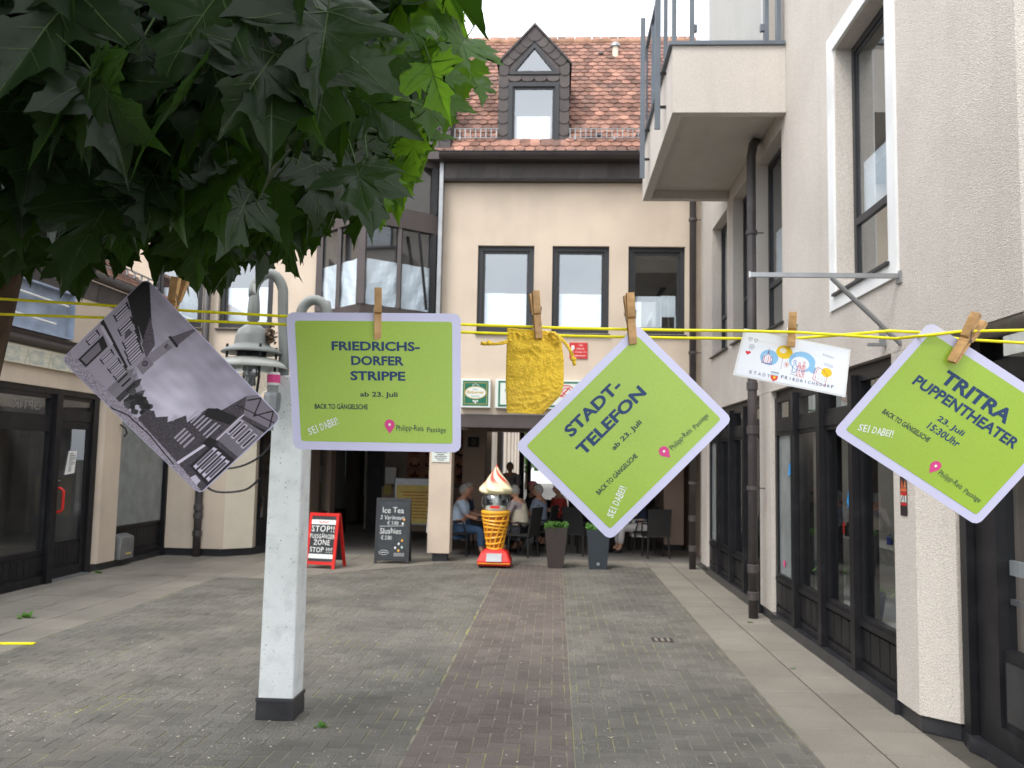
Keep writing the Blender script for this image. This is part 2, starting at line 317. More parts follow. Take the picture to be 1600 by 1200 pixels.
# a small numpy canvas for flat prints (posters, photographs): colours go to the mesh as a colour attribute
class Canvas:
    def __init__(s, w_, h_, bgc=(1, 1, 1)):
        s.w, s.h = w_, h_; s.a = np.ones((h_, w_, 3))*np.array(bgc, float)
        yy, xx = np.mgrid[0:h_, 0:w_]; s.X = xx/(w_-1); s.Y = yy/(h_-1)
    def mask_poly(s, P):
        m = np.zeros((s.h, s.w), bool); n = len(P)
        for i in range(n):
            x1, y1 = P[i]; x2, y2 = P[(i+1) % n]
            if y1 == y2: continue
            c = ((y1 > s.Y) != (y2 > s.Y)) & (s.X < (x2-x1)*(s.Y-y1)/(y2-y1)+x1); m ^= c
        return m
    def poly(s, P, c, al=1.): m = s.mask_poly(P); s.a[m] = s.a[m]*(1-al)+np.array(c)*al; return s
    def ell(s, cx, cy, rx, ry, c, al=1., hole=0):
        d = ((s.X-cx)/rx)**2+((s.Y-cy)/ry)**2; m = (d < 1) & (d >= hole); s.a[m] = s.a[m]*(1-al)+np.array(c)*al; return s
    def line(s, P, wd, c, asp=1.):
        for (x1, y1), (x2, y2) in zip(P, P[1:]):
            dx, dy = (x2-x1)*asp, y2-y1; L = max(dx*dx+dy*dy, 1e-12)
            t = np.clip(((s.X-x1)*asp*dx+(s.Y-y1)*dy)/L, 0, 1)
            d = np.hypot((s.X-x1)*asp-t*dx, s.Y-y1-t*dy); m = d < wd/2; s.a[m] = c
        return s
    def noise(s, amt, seed=0, cell=1, mask=None):
        r = np.random.RandomState(seed); g = r.rand(s.h//cell+2, s.w//cell+2)
        n = np.repeat(np.repeat(g, cell, 0), cell, 1)[:s.h, :s.w]-.5
        n = n[..., None]*amt
        s.a += n if mask is None else n*mask[..., None]
        return s
    def soft(s, amt, seed, freq, mask=None):
        r = np.random.RandomState(seed); t = 0
        for k in range(10):
            a, b, ph = r.randn()*freq, r.randn()*freq, r.rand()*6.28; t = t+np.sin(a*s.X*6.28+b*s.Y*6.28+ph)
        t = (t/3.2)[..., None]*amt; s.a += t if mask is None else t*mask[..., None]; return s
    def mesh(s, mp_):
        mb = MB(); h, w_ = s.h, s.w
        mb.v = [mp_(i/(w_-1), j/(h-1)) for j in range(h) for i in range(w_)]
        mb.f = [(j*w_+i, j*w_+i+1, (j+1)*w_+i+1, (j+1)*w_+i) for j in range(h-1) for i in range(w_-1)]; mb.m = [0]*len(mb.f)
        c = np.clip(s.a, 0, 1).reshape(-1, 3); c = np.where(c <= .04045, c/12.92, ((c+.055)/1.055)**2.4)
        mb.c = np.concatenate([c, np.ones((len(c), 1))], 1); return mb

# ================================================================== THE SETTING: ground and paving
struct('ground', MB().quad((-90, -40, -.03), (90, -40, -.03), (90, 160, -.03), (-90, 160, -.03)), 'ground')
pv = MB().quad((-4.352, 2.6, -.0035), (1.462, 2.6, -.0035), (1.462, 14.2, -.0035), (-4.352, 14.2, -.0035))
pv.quad((-7.2, 2.6, -.0055), (-4.352, 2.6, -.0055), (-4.352, 14.2, -.0055), (-7.2, 14.2, -.0055), 1); pv.quad((1.462, 2.6, -.0055), (2.6, 2.6, -.0055), (2.6, 14.2, -.0055), (1.462, 14.2, -.0055), 1)
pave = struct('pavement', pv, ['joint', 'ground'])
struct('passage_floor', MB().quad((-6, 14.2, -.003), (2.6, 14.2, -.003), (2.6, 60, -.003), (-6, 60, -.003)), 'inner_floor')
def in_brick(x, y):
    if x > 1.46 or y > 13.42 or y < 3.0: return False
    if y < 11.21: return x > -4.35
    return x > max(-3.55, -3.55+(y-11.6)*1.103)
def paver(mb, x0, x1, y0, y1, top, ch=.0045, tilt=(0, 0), depth=.012, g=.0028):
    x0 += g; x1 -= g; y0 += g; y1 -= g
    def z(x, y): return top+tilt[0]*(x-(x0+x1)/2)+tilt[1]*(y-(y0+y1)/2)
    o = [(x0, y0), (x1, y0), (x1, y1), (x0, y1)]; i = [(x0+ch, y0+ch), (x1-ch, y0+ch), (x1-ch, y1-ch), (x0+ch, y1-ch)]
    v = [(x, y, top-depth) for x, y in o]+[(x, y, z(x, y)-ch*.6) for x, y in o]+[(x, y, z(x, y)) for x, y in i]
    f = [(8, 9, 10, 11)]
    for k in range(4): q = (k+1) % 4; f += [(k, q, q+4, k+4), (k+4, q+4, q+8, k+8)]
    return mb.add(v, f)
CELL = .0885
full, cut = [], []
for i in range(-50, 17):
    for j in range(33, 153):
        c = (i-j) % 4
        if c == 0: r = [i*CELL, (i+2)*CELL, j*CELL, (j+1)*CELL]; hv = 'h'
        elif c == 2: r = [i*CELL, (i+1)*CELL, (j-1)*CELL, (j+1)*CELL]; hv = 'v'
        else: continue
        ext = r[2] > 11.0 and r[0] < -1.2
        for lo, hi, red in ((-4.35, -.785, 0), (-.785, .13, 1), (.13, 1.46, 0)):
            a, b = max(r[0], lo), min(r[1], hi)
            if b-a < .02: continue
            if not in_brick((a+b)/2+(1e-3 if a == lo else 0), (r[2]+r[3])/2) and not (ext and r[3] < 13.8 and in_brick((a+b)/2+.22, (r[2]+r[3])/2-.22)): continue
            (full if b-a > (r[1]-r[0])-1e-6 else cut).append((a, b, r[2], r[3], red, hv))
full.sort(key=lambda r: (r[2]+r[3])/2*1.0+abs((r[0]+r[1])/2)*.25 if (r[2] > 4.55 and abs((r[0]+r[1])/2) < r[2]*.62) else 99)
bm_ = {}
for hv, (dx, dy) in (('h', (CELL*2, CELL)), ('v', (CELL, CELL*2))):
    for red in (0, 1):
        for k in range(3):
            bm_[hv, red, k] = mesh_of('brick', paver(MB(), -dx/2, dx/2, -dy/2, dy/2, 0, tilt=(random.uniform(-.012, .012), random.uniform(-.012, .012))), 'brick_red' if red else 'brick')
for r in full[:298]:
    piece('brick', bm_[r[5], r[4], random.randrange(3)], ((r[0]+r[1])/2, (r[2]+r[3])/2, random.uniform(-.0015, .0015)), pave)
far = [MB(), MB()]
for r in full[298:]+cut: paver(far[r[4]], r[0], r[1], r[2], r[3], random.uniform(-.0015, .0015)-(0 if in_brick((r[0]+r[1])/2, (r[2]+r[3])/2) else .002), tilt=(random.uniform(-.012, .012), random.uniform(-.012, .012)))
part('grey_brick_field', far[0], 'brick', pave, kind='stuff'); part('red_brick_field', far[1], 'brick_red', pave, kind='stuff')
# concrete slabs on both sides
S_ = .4325
slab_me = {}
def slab(x0, x1, y0, y1):
    k = (round(x1-x0, 3), round(y1-y0, 3), random.randrange(3))
    if k not in slab_me: slab_me[k] = mesh_of('paving_slab', paver(MB(), -(x1-x0)/2, (x1-x0)/2, -(y1-y0)/2, (y1-y0)/2, 0, .006, (random.uniform(-.006, .006), random.uniform(-.006, .006)), g=.0065), 'slab')
    piece('paving_slab', slab_me[k], ((x0+x1)/2, (y0+y1)/2, random.uniform(0, .0022)), pave)
for r in range(25):
    y = 3.36+r*S_
    slab(1.46, 1.86, y, y+S_); slab(1.86, 2.26, y, y+S_)
for r in range(26):
    y = 3.0+r*S_
    if y+S_ < 11.23:
        for x0, x1 in ((-4.7825, -4.35), (-5.215, -4.7825), (-5.72, -5.2875), (-6.15, -5.72)): slab(x0, x1, y, y+S_)
        slab(-5.2875, -5.215, y, y+S_)
def clip(P, a, b, c):      # keep a*x+b*y+c <= 0
    o = []
    for k in range(len(P)):
        p, q = P[k], P[(k+1) % len(P)]; fp, fq = a*p[0]+b*p[1]+c, a*q[0]+b*q[1]+c
        if fp <= 0: o.append(p)
        if fp*fq < 0: t = fp/(fp-fq); o.append((p[0]+(q[0]-p[0])*t, p[1]+(q[1]-p[1])*t))
    return o
y = 11.2175
while y < 14.2:
    x = -6.15
    while x < 1.46:
        g_ = .004; P = [(x+g_, y+g_), (x+S_-g_, y+g_), (x+S_-g_, y+S_-g_), (x+g_, y+S_-g_)]
        if y+S_ > 13.42 and x > -1.5: P = clip(P, 0, -1, 13.44)
        elif y+S_ <= 11.7: P = clip(P, 1, 0, 3.56)
        else: P = clip(clip(P, 1.103, -1, 13.4+1.80), 0, -1, 11.2)
        P = clip(P, 1, 0, -1.455)
        if len(P) > 2 and (y+S_ > 13.42 or x < -1.5):
            ar = abs(sum(P[k][0]*P[(k+1) % len(P)][1]-P[(k+1) % len(P)][0]*P[k][1] for k in range(len(P))))/2
            if ar > .003: zt_ = .003+random.uniform(0, .0015); part('paving_slab', MB().slabpoly([(a, b, -.012) for a, b in P], (0, 0, .012+zt_)), 'slab', pave)
        x += S_
    y += S_
# moss tufts and small weeds in the joints
def weed(name, label, x, y, s, n=16, mats='plant'):
    mb = MB()
    for k in range(n):
        a = random.random()*2*PI; l = s*random.uniform(.5, 1); wd = l*.28; e = random.uniform(.2, 1.0)
        d = Vector((math.cos(a)*math.cos(e), math.sin(a)*math.cos(e), math.sin(e))); q = Vector((-math.sin(a), math.cos(a), 0))
        o = Vector((x+random.uniform(-s, s)*.5, y+random.uniform(-s, s)*.4, -.005))
        mb.add([o, o+d*l*.5+q*wd, o+d*l, o+d*l*.5-q*wd], [(0, 1, 2, 3)])
    o = part(name, mb, mats, at=(x, y, 0)); setp(o, label, 'plant')
weed('weed', 'small green weed at the foot of the left shop pillar', -6.0, 11.3, .075)
weed('weed', 'flat green weed growing between the left paving slabs', -5.05, 8.2, .1, 22)
weed('weed', 'small weed beside the base of the white lamp post', -1.36, 5.2, .06, 14)
weed('weed', 'tiny weed at the foot of the nearer right downpipe', 2.0, 9.05, .045, 12)
weed('weed', 'tiny weed in the joint of the right paving slabs', 1.9, 7.05, .03, 9)
dg_ = setp(part('drain_cover', MB().box(.9, 1.09, 7.95, 8.14, -.01, .002), 'gutter', at=(1, 8, 0)), 'small square drain cover with light slots set in the bricks', 'drain cover')
for k in range(3): part('slot', MB().box(.925+k*.055, .95+k*.055, 7.98, 8.11, .0025, .0045), 'slab', dg_)
setp(part('yellow_stripe', MB().slabpoly([(-4.75, 7.02, .003), (-4.28, 7.08, .003), (-4.28, 7.12, .003), (-4.75, 7.06, .003)], (0, 0, .01)), 'line', at=(-4.5, 7.1, 0)), 'short bright yellow strip lying on the left slabs', 'strip')

fl = MB(); rq = random.Random(12)
for k in range(420):
    y = 4.6+8*rq.random()**1.6; x = rq.uniform(-4.2, 1.4) if rq.random() > .5 else rq.gauss(-1.5, 1.0)
    if not -5.8 < x < 2.1: continue
    a = rq.random()*6.28; r_ = rq.uniform(.003, .009)
    fl.add([(x+r_*math.cos(a+q*1.57)*(1.6 if q % 2 else .7), y+r_*math.sin(a+q*1.57)*(1.6 if q % 2 else .7), .0045+.002*(q % 2)) for q in range(4)], [(0, 1, 2, 3)])
part('litter', fl, 'cream', pave, kind='stuff')
# ================================================================== windows
def window(parent, axis, pos, a0, a1, z0, z1, t=.07, depth=.05, fmat='dark_frame', paper=None, transom=None, mull=None, gm='glass', back=.35, room='inside', sign=1):
    """frame set at pos..pos+depth (sign gives the inward direction); pane, dark room box and paper sheets behind"""
    d = sign*depth
    def BX(p, q, r, s_, e0, e1):
        return (p, q, min(e0, e1), max(e0, e1), r, s_) if axis == 'y' else (min(e0, e1), max(e0, e1), p, q, r, s_)
    mb = MB()
    mb.box(*BX(a0, a0+t, z0, z1, pos, pos+d)); mb.box(*BX(a1-t, a1, z0, z1, pos, pos+d)); mb.box(*BX(a0+t, a1-t, z0, z0+t, pos, pos+d)); mb.box(*BX(a0+t, a1-t, z1-t, z1, pos, pos+d))
    i = t*.55   # inner sash, set back
    for z in ([transom] if transom else []): mb.box(*BX(a0+t, a1-t, z-t*.5, z+t*.5, pos+d*.02, pos+d))
    for a in ([mull] if mull else []): mb.box(*BX(a-t*.45, a+t*.45, z0+t, z1-t, pos+d*.03, pos+d))
    e0, e1 = pos+d*.35, pos+d*.95
    mb.box(*BX(a0+t, a0+t+i, z0+t, z1-t, e0, e1)); mb.box(*BX(a1-t-i, a1-t, z0+t, z1-t, e0, e1)); mb.box(*BX(a0+t+i, a1-t-i, z0+t, z0+t+i, e0, e1)); mb.box(*BX(a0+t+i, a1-t-i, z1-t-i, z1-t, e0, e1))
    f = part('window', mb, fmat, parent)
    def sheet(p, q, r, s_, e): return [(p, e, r), (q, e, r), (q, e, s_), (p, e, s_)] if axis == 'y' else [(e, p, r), (e, q, r), (e, q, s_), (e, p, s_)]
    g0 = pos+d*.5; part('pane', MB().add(sheet(a0+t, a1-t, z0+t, z1-t, g0), [(0, 1, 2, 3)]), gm, f)
    # the room behind: five faces
    e = pos+d+sign*back; rm = MB(); o = pos+d*1.01
    A0, A1, Z0, Z1 = a0+.003, a1-.003, z0+.003, z1-.003
    rm.add(sheet(A0, A1, Z0, Z1, e), [(0, 1, 2, 3)])
    v = sheet(A0, A1, Z0, Z1, o)+sheet(A0, A1, Z0, Z1, e); rm.add(v, [(0, 1, 5, 4), (1, 2, 6, 5), (2, 3, 7, 6), (3, 0, 4, 7)])
    part('room', rm, room, f)
    if paper:
        for k, (p, q, r, s_) in enumerate(paper):
            e = pos+d*1.0+sign*(.012+.007*k); n = 6; mb = MB()
            for a in range(n+1):
                for b in range(n+1):
                    x = p+(q-p)*a/n; z = r+(s_-r)*b/n; wv = .006*math.sin(a*1.3+k*2)*math.cos(b*1.1+k)
                    mb.v.append((x, e+sign*abs(wv), z) if axis == 'y' else (e+sign*abs(wv), x, z))
            for a in range(n):
                for b in range(n): mb.f.append((a*(n+1)+b, (a+1)*(n+1)+b, (a+1)*(n+1)+b+1, a*(n+1)+b+1)); mb.m.append(0)
            part('paper', mb, 'paper', f)
    return f

# ================================================================== THE PASSAGE BUILDING (faces the camera)
YF = 13.5
pb = thing('passage_building', 'beige building at the end of the lane with red tiled roof over an open passage', 'building', (0, 13.5, 0))
WIN = [(-1.28, -.38, 3.6, 5.0), (-.09, .81, 3.6, 5.0), (1.11, 2.0, 3.6, 5.0), (-6.55, -5.72, 3.62, 4.95), (-5.46, -4.57, 3.62, 4.95)]
part('wall', wall('y', YF, .25, -9, 2.24, 2.3, 6.1, WIN), 'plaster', pb)
for i, (a0, a1, z0, z1) in enumerate(WIN):
    m = (a0+a1)/2; pz = 4.26
    pap = [(a0+.1, m+.01, z0+.1, 3.98), (m-.01, a1-.1, z0+.1, 4.0), (a0+.1, m, 3.96, pz), (m, a1-.1, 3.97, pz-.005)]
    if i == 2: pap = [(a0+.1, m+.1, z0+.1, pz-.03), (m+.08, a1-.13, 3.9, pz-.02), (m+.3, a1-.12, z0+.1, 3.93)]
    if i > 2: pap = [(a0+.1, m+.01, z0+.1, 4.3), (m-.01, a1-.1, z0+.1, 4.32)]
    window(pb, 'y', YF+.07, a0, a1, z0, z1, .075, .07, paper=pap, back=.7)
    part('window_sill', MB().slabpoly([(a0-.02, YF-.05, z0-.035), (a0-.02, YF+.2, z0-.02), (a0-.02, YF+.2, z0+.004), (a0-.02, YF-.05, z0-.012)], (a1-a0+.04, 0, 0)), 'dark_frame', pb)
# lower frontal wall on the left with its chamfered pale corner, black plinth, and the inner wall of the passage
part('wall', MB().slabpoly([(-6.12, 13.42, .12), (-5.17, 13.42, .12), (-4.82, 13.75, .12), (-4.82, 13.9, .12), (-6.12, 13.9, .12)], (0, 0, 2.175)), 'plaster', pb)
part('corner_panel', MB().slabpoly([(-5.1, 13.475, .12), (-4.815, 13.745, .12), (-4.81, 13.74, .12), (-5.165, 13.415, .12)], (0, 0, 2.17)), 'cream', pb)
part('plinth', MB().slabpoly([(-6.12, 13.44, 0), (-5.18, 13.44, 0), (-4.84, 13.76, 0), (-4.6, 14.6, 0), (-6.12, 14.6, 0)], (0, 0, .12)), 'plinth', pb)
# bay of the inner passage wall: dark shop window with blue-black base panel
def along(p, q, t): return (p[0]+(q[0]-p[0])*t, p[1]+(q[1]-p[1])*t)
IW0, IW1 = (-4.82, 13.9), (-4.42, 18.4)
def seg(t0, t1, z0, z1, th=.1, off=0):
    a, b = along(IW0, IW1, t0), along(IW0, IW1, t1)
    return MB().slabpoly([(a[0]+off, a[1], z0), (b[0]+off, b[1], z0), (b[0]+off-th, b[1], z0), (a[0]+off-th, a[1], z0)], (0, 0, z1-z0))
part('base_panel', seg(0, .28, .0, .55), 'plinth', pb)
f = part('window', seg(0, .03, .55, 2.28), 'black_frame', pb); part('pane', seg(.03, .25, .55, 2.28, .01, -.03), 'glass_shop', f)
part('backdrop', MB().quad((-5.15, 13.93, .4), (-5.0, 15.4, .4), (-5.0, 15.4, 2.29), (-5.15, 13.93, 2.29)), 'inside_wall', f)
part('window_frame', seg(.25, .28, .55, 2.28), 'black_frame', pb)
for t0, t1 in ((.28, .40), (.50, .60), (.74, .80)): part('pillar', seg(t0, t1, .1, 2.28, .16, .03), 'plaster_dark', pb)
for t0, t1 in ((.40, .50), (.60, .74), (.80, 1.0)):
    part('base_panel', seg(t0, t1, 0, .5, .08, -.02), 'black_frame', pb); part('pane', seg(t0, t1, .5, 2.28, .01, -.06), 'glass_shop', pb)
    part('backdrop', seg(t0, t1, .5, 2.28, .01, -.5), 'inside_wall', pb)
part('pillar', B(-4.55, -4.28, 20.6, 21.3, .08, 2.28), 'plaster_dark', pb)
part('plinth', B(-4.53, -4.3, 20.62, 21.28, 0, .08), 'plinth', pb)
# advertising poster of a face behind the first inner window (generic)
cv = Canvas(26, 40, (.72, .70, .68)); cv.ell(.5, .55, .36, .36, (.72, .5, .42)); cv.ell(.5, .8, .45, .25, (.25, .16, .12)); cv.poly([(.1, .62), (.9, .62), (.85, .48), (.55, .5), (.45, .5), (.15, .48)], (.08, .06, .06)); cv.poly([(.1, .0), (.3, .3), (.2, .8), (0, .9), (0, 0)], (.3, .2, .15))
poster_fn = lambda a, b: (-4.86+a*.03, 14.0+a*.22, .57+b*.34)
setp(part('poster', cv.mesh(poster_fn), 'matt_print', at=(-4.85, 14.1, .57)), 'small poster of a face with dark sunglasses standing in the passage side window', 'poster')
part('passage_side_wall', MB().slabpoly([(-5.25, 13.95, 0), (-4.95, 22.3, 0), (-5.05, 22.3, 0), (-5.35, 13.95, 0)], (0, 0, 2.3)), 'inside_wall', pb); part('passage_end_wall', B(-5.0, -1.9, 21.9, 22.0, 0, 2.3), 'inside', pb)
# front pillar
part('pillar', B(-1.965, -1.615, YF-.02, YF+.33, .13, 2.3), 'plaster', pb, bevel=.008)
part('pillar_foot', B(-1.89, -1.66, YF+.04, YF+.27, 0, .13), 'plinth', pb)
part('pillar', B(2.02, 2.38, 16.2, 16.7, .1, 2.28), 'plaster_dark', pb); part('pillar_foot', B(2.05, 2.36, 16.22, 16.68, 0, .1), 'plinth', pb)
part('beam', B(-4.8, 2.2, YF-.03, YF+.22, 2.09, 2.297), 'brown_metal', pb, bevel=.006)
part('beam', B(-4.8, 2.2, YF+.9, YF+1.05, 2.12, 2.297), 'gutter', pb)
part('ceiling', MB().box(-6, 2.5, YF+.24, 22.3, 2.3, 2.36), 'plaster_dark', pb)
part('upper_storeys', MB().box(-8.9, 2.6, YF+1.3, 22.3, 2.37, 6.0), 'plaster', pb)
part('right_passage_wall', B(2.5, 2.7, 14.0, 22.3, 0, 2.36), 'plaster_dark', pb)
# dark interior blocks of the passage: an end wall added to keep the right side dark, column, door posts
part('dark_end_wall', B(.35, 2.5, 21.9, 22.1, 0, 2.3), 'inside', pb)
part('brown_column', B(-1.82, -1.38, 17.0, 17.4, 0, 2.3), 'plaster_dark', pb)
for x0, x1, y0 in ((-2.1, -1.93, 15.6), (-2.05, -1.96, 16.6)): part('door_post', B(x0, x1, y0, y0+.12, 0, 2.3), 'plaster', pb)
part('door_head', B(-2.1, -1.6, 15.6, 15.72, 2.12, 2.26), 'plaster', pb)
mb = MB(); put_text(mb, 'B', .09, .13, lambda a, b: (-1.6+a, 16.96, 1.93+b), bold=.03); put_poly(mb, [(-.12, -.1), (.1, -.1), (.1, .1), (-.12, .1)], lambda a, b: (-1.6+a, 16.975, 1.93+b), 1)
setp(part('letter_sign', mb, ['brown_metal', 'black_frame'], at=(-1.6, 17, 1.9)), 'small dark sign with letter B on the brown passage column', 'sign')
# shop at the back left of the passage
ks = thing('ice_cream_counter', 'dim ice cream shop front at the back left of the passage', 'shop front', (-3.0, 19.2, 0))
part('wall', B(-4.25, -1.8, 19.3, 19.4, 0, 2.3), 'inside_wall', ks)
part('dark_opening_slab', B(-4.2, -3.82, 19.25, 19.3, 0, 2.25), 'black_frame', ks)  # solid black slab, the darkness of the opening put into its colour
part('counter', B(-3.8, -1.85, 18.95, 19.25, 0, .95), 'plaster_dark', ks)
rr = random.Random(4)
cv = Canvas(110, 90, (.60, .42, .34)); cv.soft(.05, 2, 2)
for a in range(4):
    for b in range(4):
        x, y = .12+a*.25, .14+b*.24; d = rr.choice([(.25, .09, .06), (.4, .12, .08), (.12, .08, .08), (.55, .3, .2)])
        cv.ell(x, y, .085, .05, d); cv.poly([(x-.05, y), (x+.05, y), (x+.01, y+.13)], rr.choice([(.7, .45, .35), (.45, .2, .15), (.3, .12, .1), (.75, .55, .45)])); cv.line([(x-.08, y-.08), (x+.08, y-.08)], .014, (.15, .08, .06))
setp(part('menu_board', cv.mesh(lambda a, b: (-3.3+a*1.4, 19.23, 1.05+b*1.05)), 'matt_print', at=(-2.7, 19.2, 1.3)), 'wall menu with rows of sundae pictures behind the counter', 'menu board')
setp(part('paper_notice', B(-3.72, -3.48, 18.9, 18.91, 1.02, 1.38), 'white', at=(-3.6, 18.9, 1)), 'white paper notice left of the sundae menu', 'notice')
setp(part('paper_notice', B(-3.74, -3.58, 18.9, 18.91, .78, 1.0), 'yellow_sheet', at=(-3.66, 18.9, .8)), 'small orange notice below the white paper notice', 'notice')
# gap light court behind the passage: sunlit wall with deep window slots, tree and pale house
cb = thing('courtyard_building', 'beige building with tall window slots beyond the passage', 'building', (-1.7, 24, 0))
part('wall', MB().box(-2.2, -1.66, 22.6, 24.4, 0, 7), 'plaster', cb)
for k in range(9): part('wall_pier', B(-2.2, -1.66, 25.0+k*2.6, 26.6+k*2.6, 0, 3.6), 'plaster', cb)
part('wall', B(-2.8, -2.2, 22.6, 50, 0, 3.6), 'inside_wall', cb)
part('wall', B(-2.8, -1.66, 24.4, 50, 3.6, 7), 'plaster', cb)
part('rainwater_pipe', MB().tube([(-1.52, 24.0, 0), (-1.52, 24.0, 6)], .09), 'pipe', cb)
part('dark_post', B(-.93, -.8, 22.4, 22.6, 0, 3.5), 'black_frame', cb); part('dark_post', B(-.72, -.62, 22.4, 22.6, 0, 3.5), 'black_frame', cb)
hb = thing('pale_house', 'pale house wall and window far beyond the passage', 'house', (0, 60, 0))
part('wall', wall('y', 60, .3, -4, 8, 0, 9, [(-1.9, -.4, 1.2, 3.0)]), 'white_paint', hb); window(hb, 'y', 60.1, -1.9, -.4, 1.2, 3.0, .12, .1)
def bush(name, label, c, r, n, mats='plant', cat='tree', sz=.2):
    t = thing(name, label, cat, (c[0], c[1], 0)); mb = MB()
    for k in range(n):
        d = Vector((random.gauss(0, 1), random.gauss(0, 1), random.gauss(0, 1))).normalized()*(random.random()**.4); p = Vector((c[0]+d.x*r[0], c[1]+d.y*r[1], c[2]+d.z*r[2]))
        a = Vector((random.gauss(0, 1), random.gauss(0, 1), random.gauss(0, 1))).normalized(); b = a.orthogonal().normalized(); s = sz*random.uniform(.5, 1)
        mb.add([p-a*s, p+b*s*.5, p+a*s, p-b*s*.5], [(0, 1, 2, 3)])
    part('crown', mb, mats, t); part('trunk', MB().tube([(c[0], c[1], 0), (c[0], c[1], c[2])], [r[0]*.12, r[0]*.06], 8), 'bark', t); return t
bush('court_tree', 'green tree beyond the far end of the passage', (-1.5, 48, 2.7), (1.5, 1.2, 1.8), 900, sz=.3)
# roof
RY0, RZ0, RY1, RZ1 = 13.2, 6.42, 15.5, 9.36
sl_ = Vector((0, RY1-RY0, RZ1-RZ0)); SL = sl_.length; sdir = sl_.normalized(); snrm = Vector((0, -sdir.z, sdir.y))
part('roof_deck', MB().slabpoly([(-9, RY0+.03, RZ0-.05), (2.6, RY0+.03, RZ0-.05), (2.6, RY1, RZ1-.05), (-9, RY1, RZ1-.05)], (0, .06, -.05)), 'ridge', pb)
part('roof_back', MB().slabpoly([(-9, RY1+.02, RZ1-.08), (2.6, RY1+.02, RZ1-.08), (2.6, RY1+2.6, RZ0), (-9, RY1+2.6, RZ0)], (0, .05, -.1)), 'ridge', pb)
part('gable_end', MB().slabpoly([(2.58, RY0+.3, 6.0), (2.58, RY1+2.3, 6.0), (2.58, RY1, RZ1-.2)], (.05, 0, 0)), 'plaster', pb)
def tile_mb(w_=.158, l=.25, th=.013):
    pts = [(-w_/2, l), (w_/2, l), (w_/2, .045)]+[(w_/2*math.cos(a), .045-.045*math.sin(a)) for a in (PI*.2, PI*.38, PI*.5, PI*.62, PI*.8)]+[(-w_/2, .045)]
    mb = MB(); n = len(pts); X = Vector((1, 0, 0))
    top = [X*x*.975+sdir*y+snrm*(.036-.11*y) for x, y in pts]; bot = [p-snrm*th for p in top]
    mb.add(top+bot, [tuple(range(n))[::-1]]+[(i, (i+1) % n, (i+1) % n+n, i+n) for i in range(2, n-1)]); return mb
tile_me = [mesh_of('roof_tile', tile_mb(), 'tile') for _ in range(1)]
TP, TW = .1325, .16
spots = []
for r in range(int(SL/TP)+1):
    for c in range(-30, 28):
        x = -1.75+TW*(c+.5*(r % 2)); o = Vector((x, RY0, RZ0))+sdir*(r*TP)
        if x < -6.6 or x > 2.5: continue
        if -.98 < x < .13 and .15 < o.y-13.2 and o.z < 8.3: continue
        spots.append((x, o))
vis = [s for s in spots if -1.8 < s[0] < 1.42]; vis.sort(key=lambda s: s[1].y); near = vis[:295]; ids = {id(s) for s in near}
for x, o in near:
    piece('roof_tile', tile_me[0], o+Vector((random.uniform(-.004, .004), 0, random.uniform(-.003, .003))), pb, (random.uniform(-.02, .02), random.uniform(-.02, .02), random.uniform(-.02, .02)))
rest = MB(); tm = tile_mb()
for s in spots:
    if id(s) in ids: continue
    o = s[1]+Vector((random.uniform(-.004, .004), 0, random.uniform(-.003, .003))); rest.add([Vector(p)+o for p in tm.v], tm.f)
part('upper_roof_tiles', rest, 'tile', pb, kind='stuff')
for k in range(22):
    x = -4.9+k*.34; mb = MB(); mb.tube([(x, RY1, RZ1-.02), (x+.36, RY1, RZ1-.005)], [.075, .085], 10); part('ridge_tile', mb, 'ridge', pb)
part('vent_pipe', MB().tube([(.98, 15.15, 8.75), (.98, 15.15, 9.12)], .055), 'cream', pb); part('vent_cap', MB().lathe([(.0, .09), (.05, .08), (.085, .04), (.09, .0), (.055, -.01)], (.98, 15.15, 9.1), 12), 'zinc', pb)
for x, r in ((.0, 22), (.72, 24), (-.93, 3), (.62, 3), (1.25, 3)):
    o = Vector((x, RY0, RZ0))+sdir*(r*TP)+snrm*.05
    part('vent_tile', MB().slabpoly([o+Vector((-.05, 0, 0)), o+Vector((.05, 0, 0)), o+Vector((.035, 0, 0))+sdir*.07, o+Vector((-.035, 0, 0))+sdir*.07], snrm*.012), 'gutter', pb)
# snow guard
g = MB(); go = Vector((0, RY0, RZ0))+sdir*.32+snrm*.06
for x0, x1 in ((-1.7, -.98), (.14, 1.7)):
    g.tube([(x0, go.y, go.z+.15), (x1, go.y, go.z+.15)], .009, 6); g.tube([(x0, go.y, go.z), (x1, go.y, go.z)], .009, 6)
    x = x0+.02
    while x < x1: g.box(x-.007, x+.007, go.y-.006, go.y+.006, go.z, go.z+.15); x += .083
    x = x0+.1
    while x < x1: g.box(x-.014, x+.014, go.y-.012, go.y+.1, go.z-.03, go.z+.02); x += .62
part('snow_guard', g, 'zinc', pb)
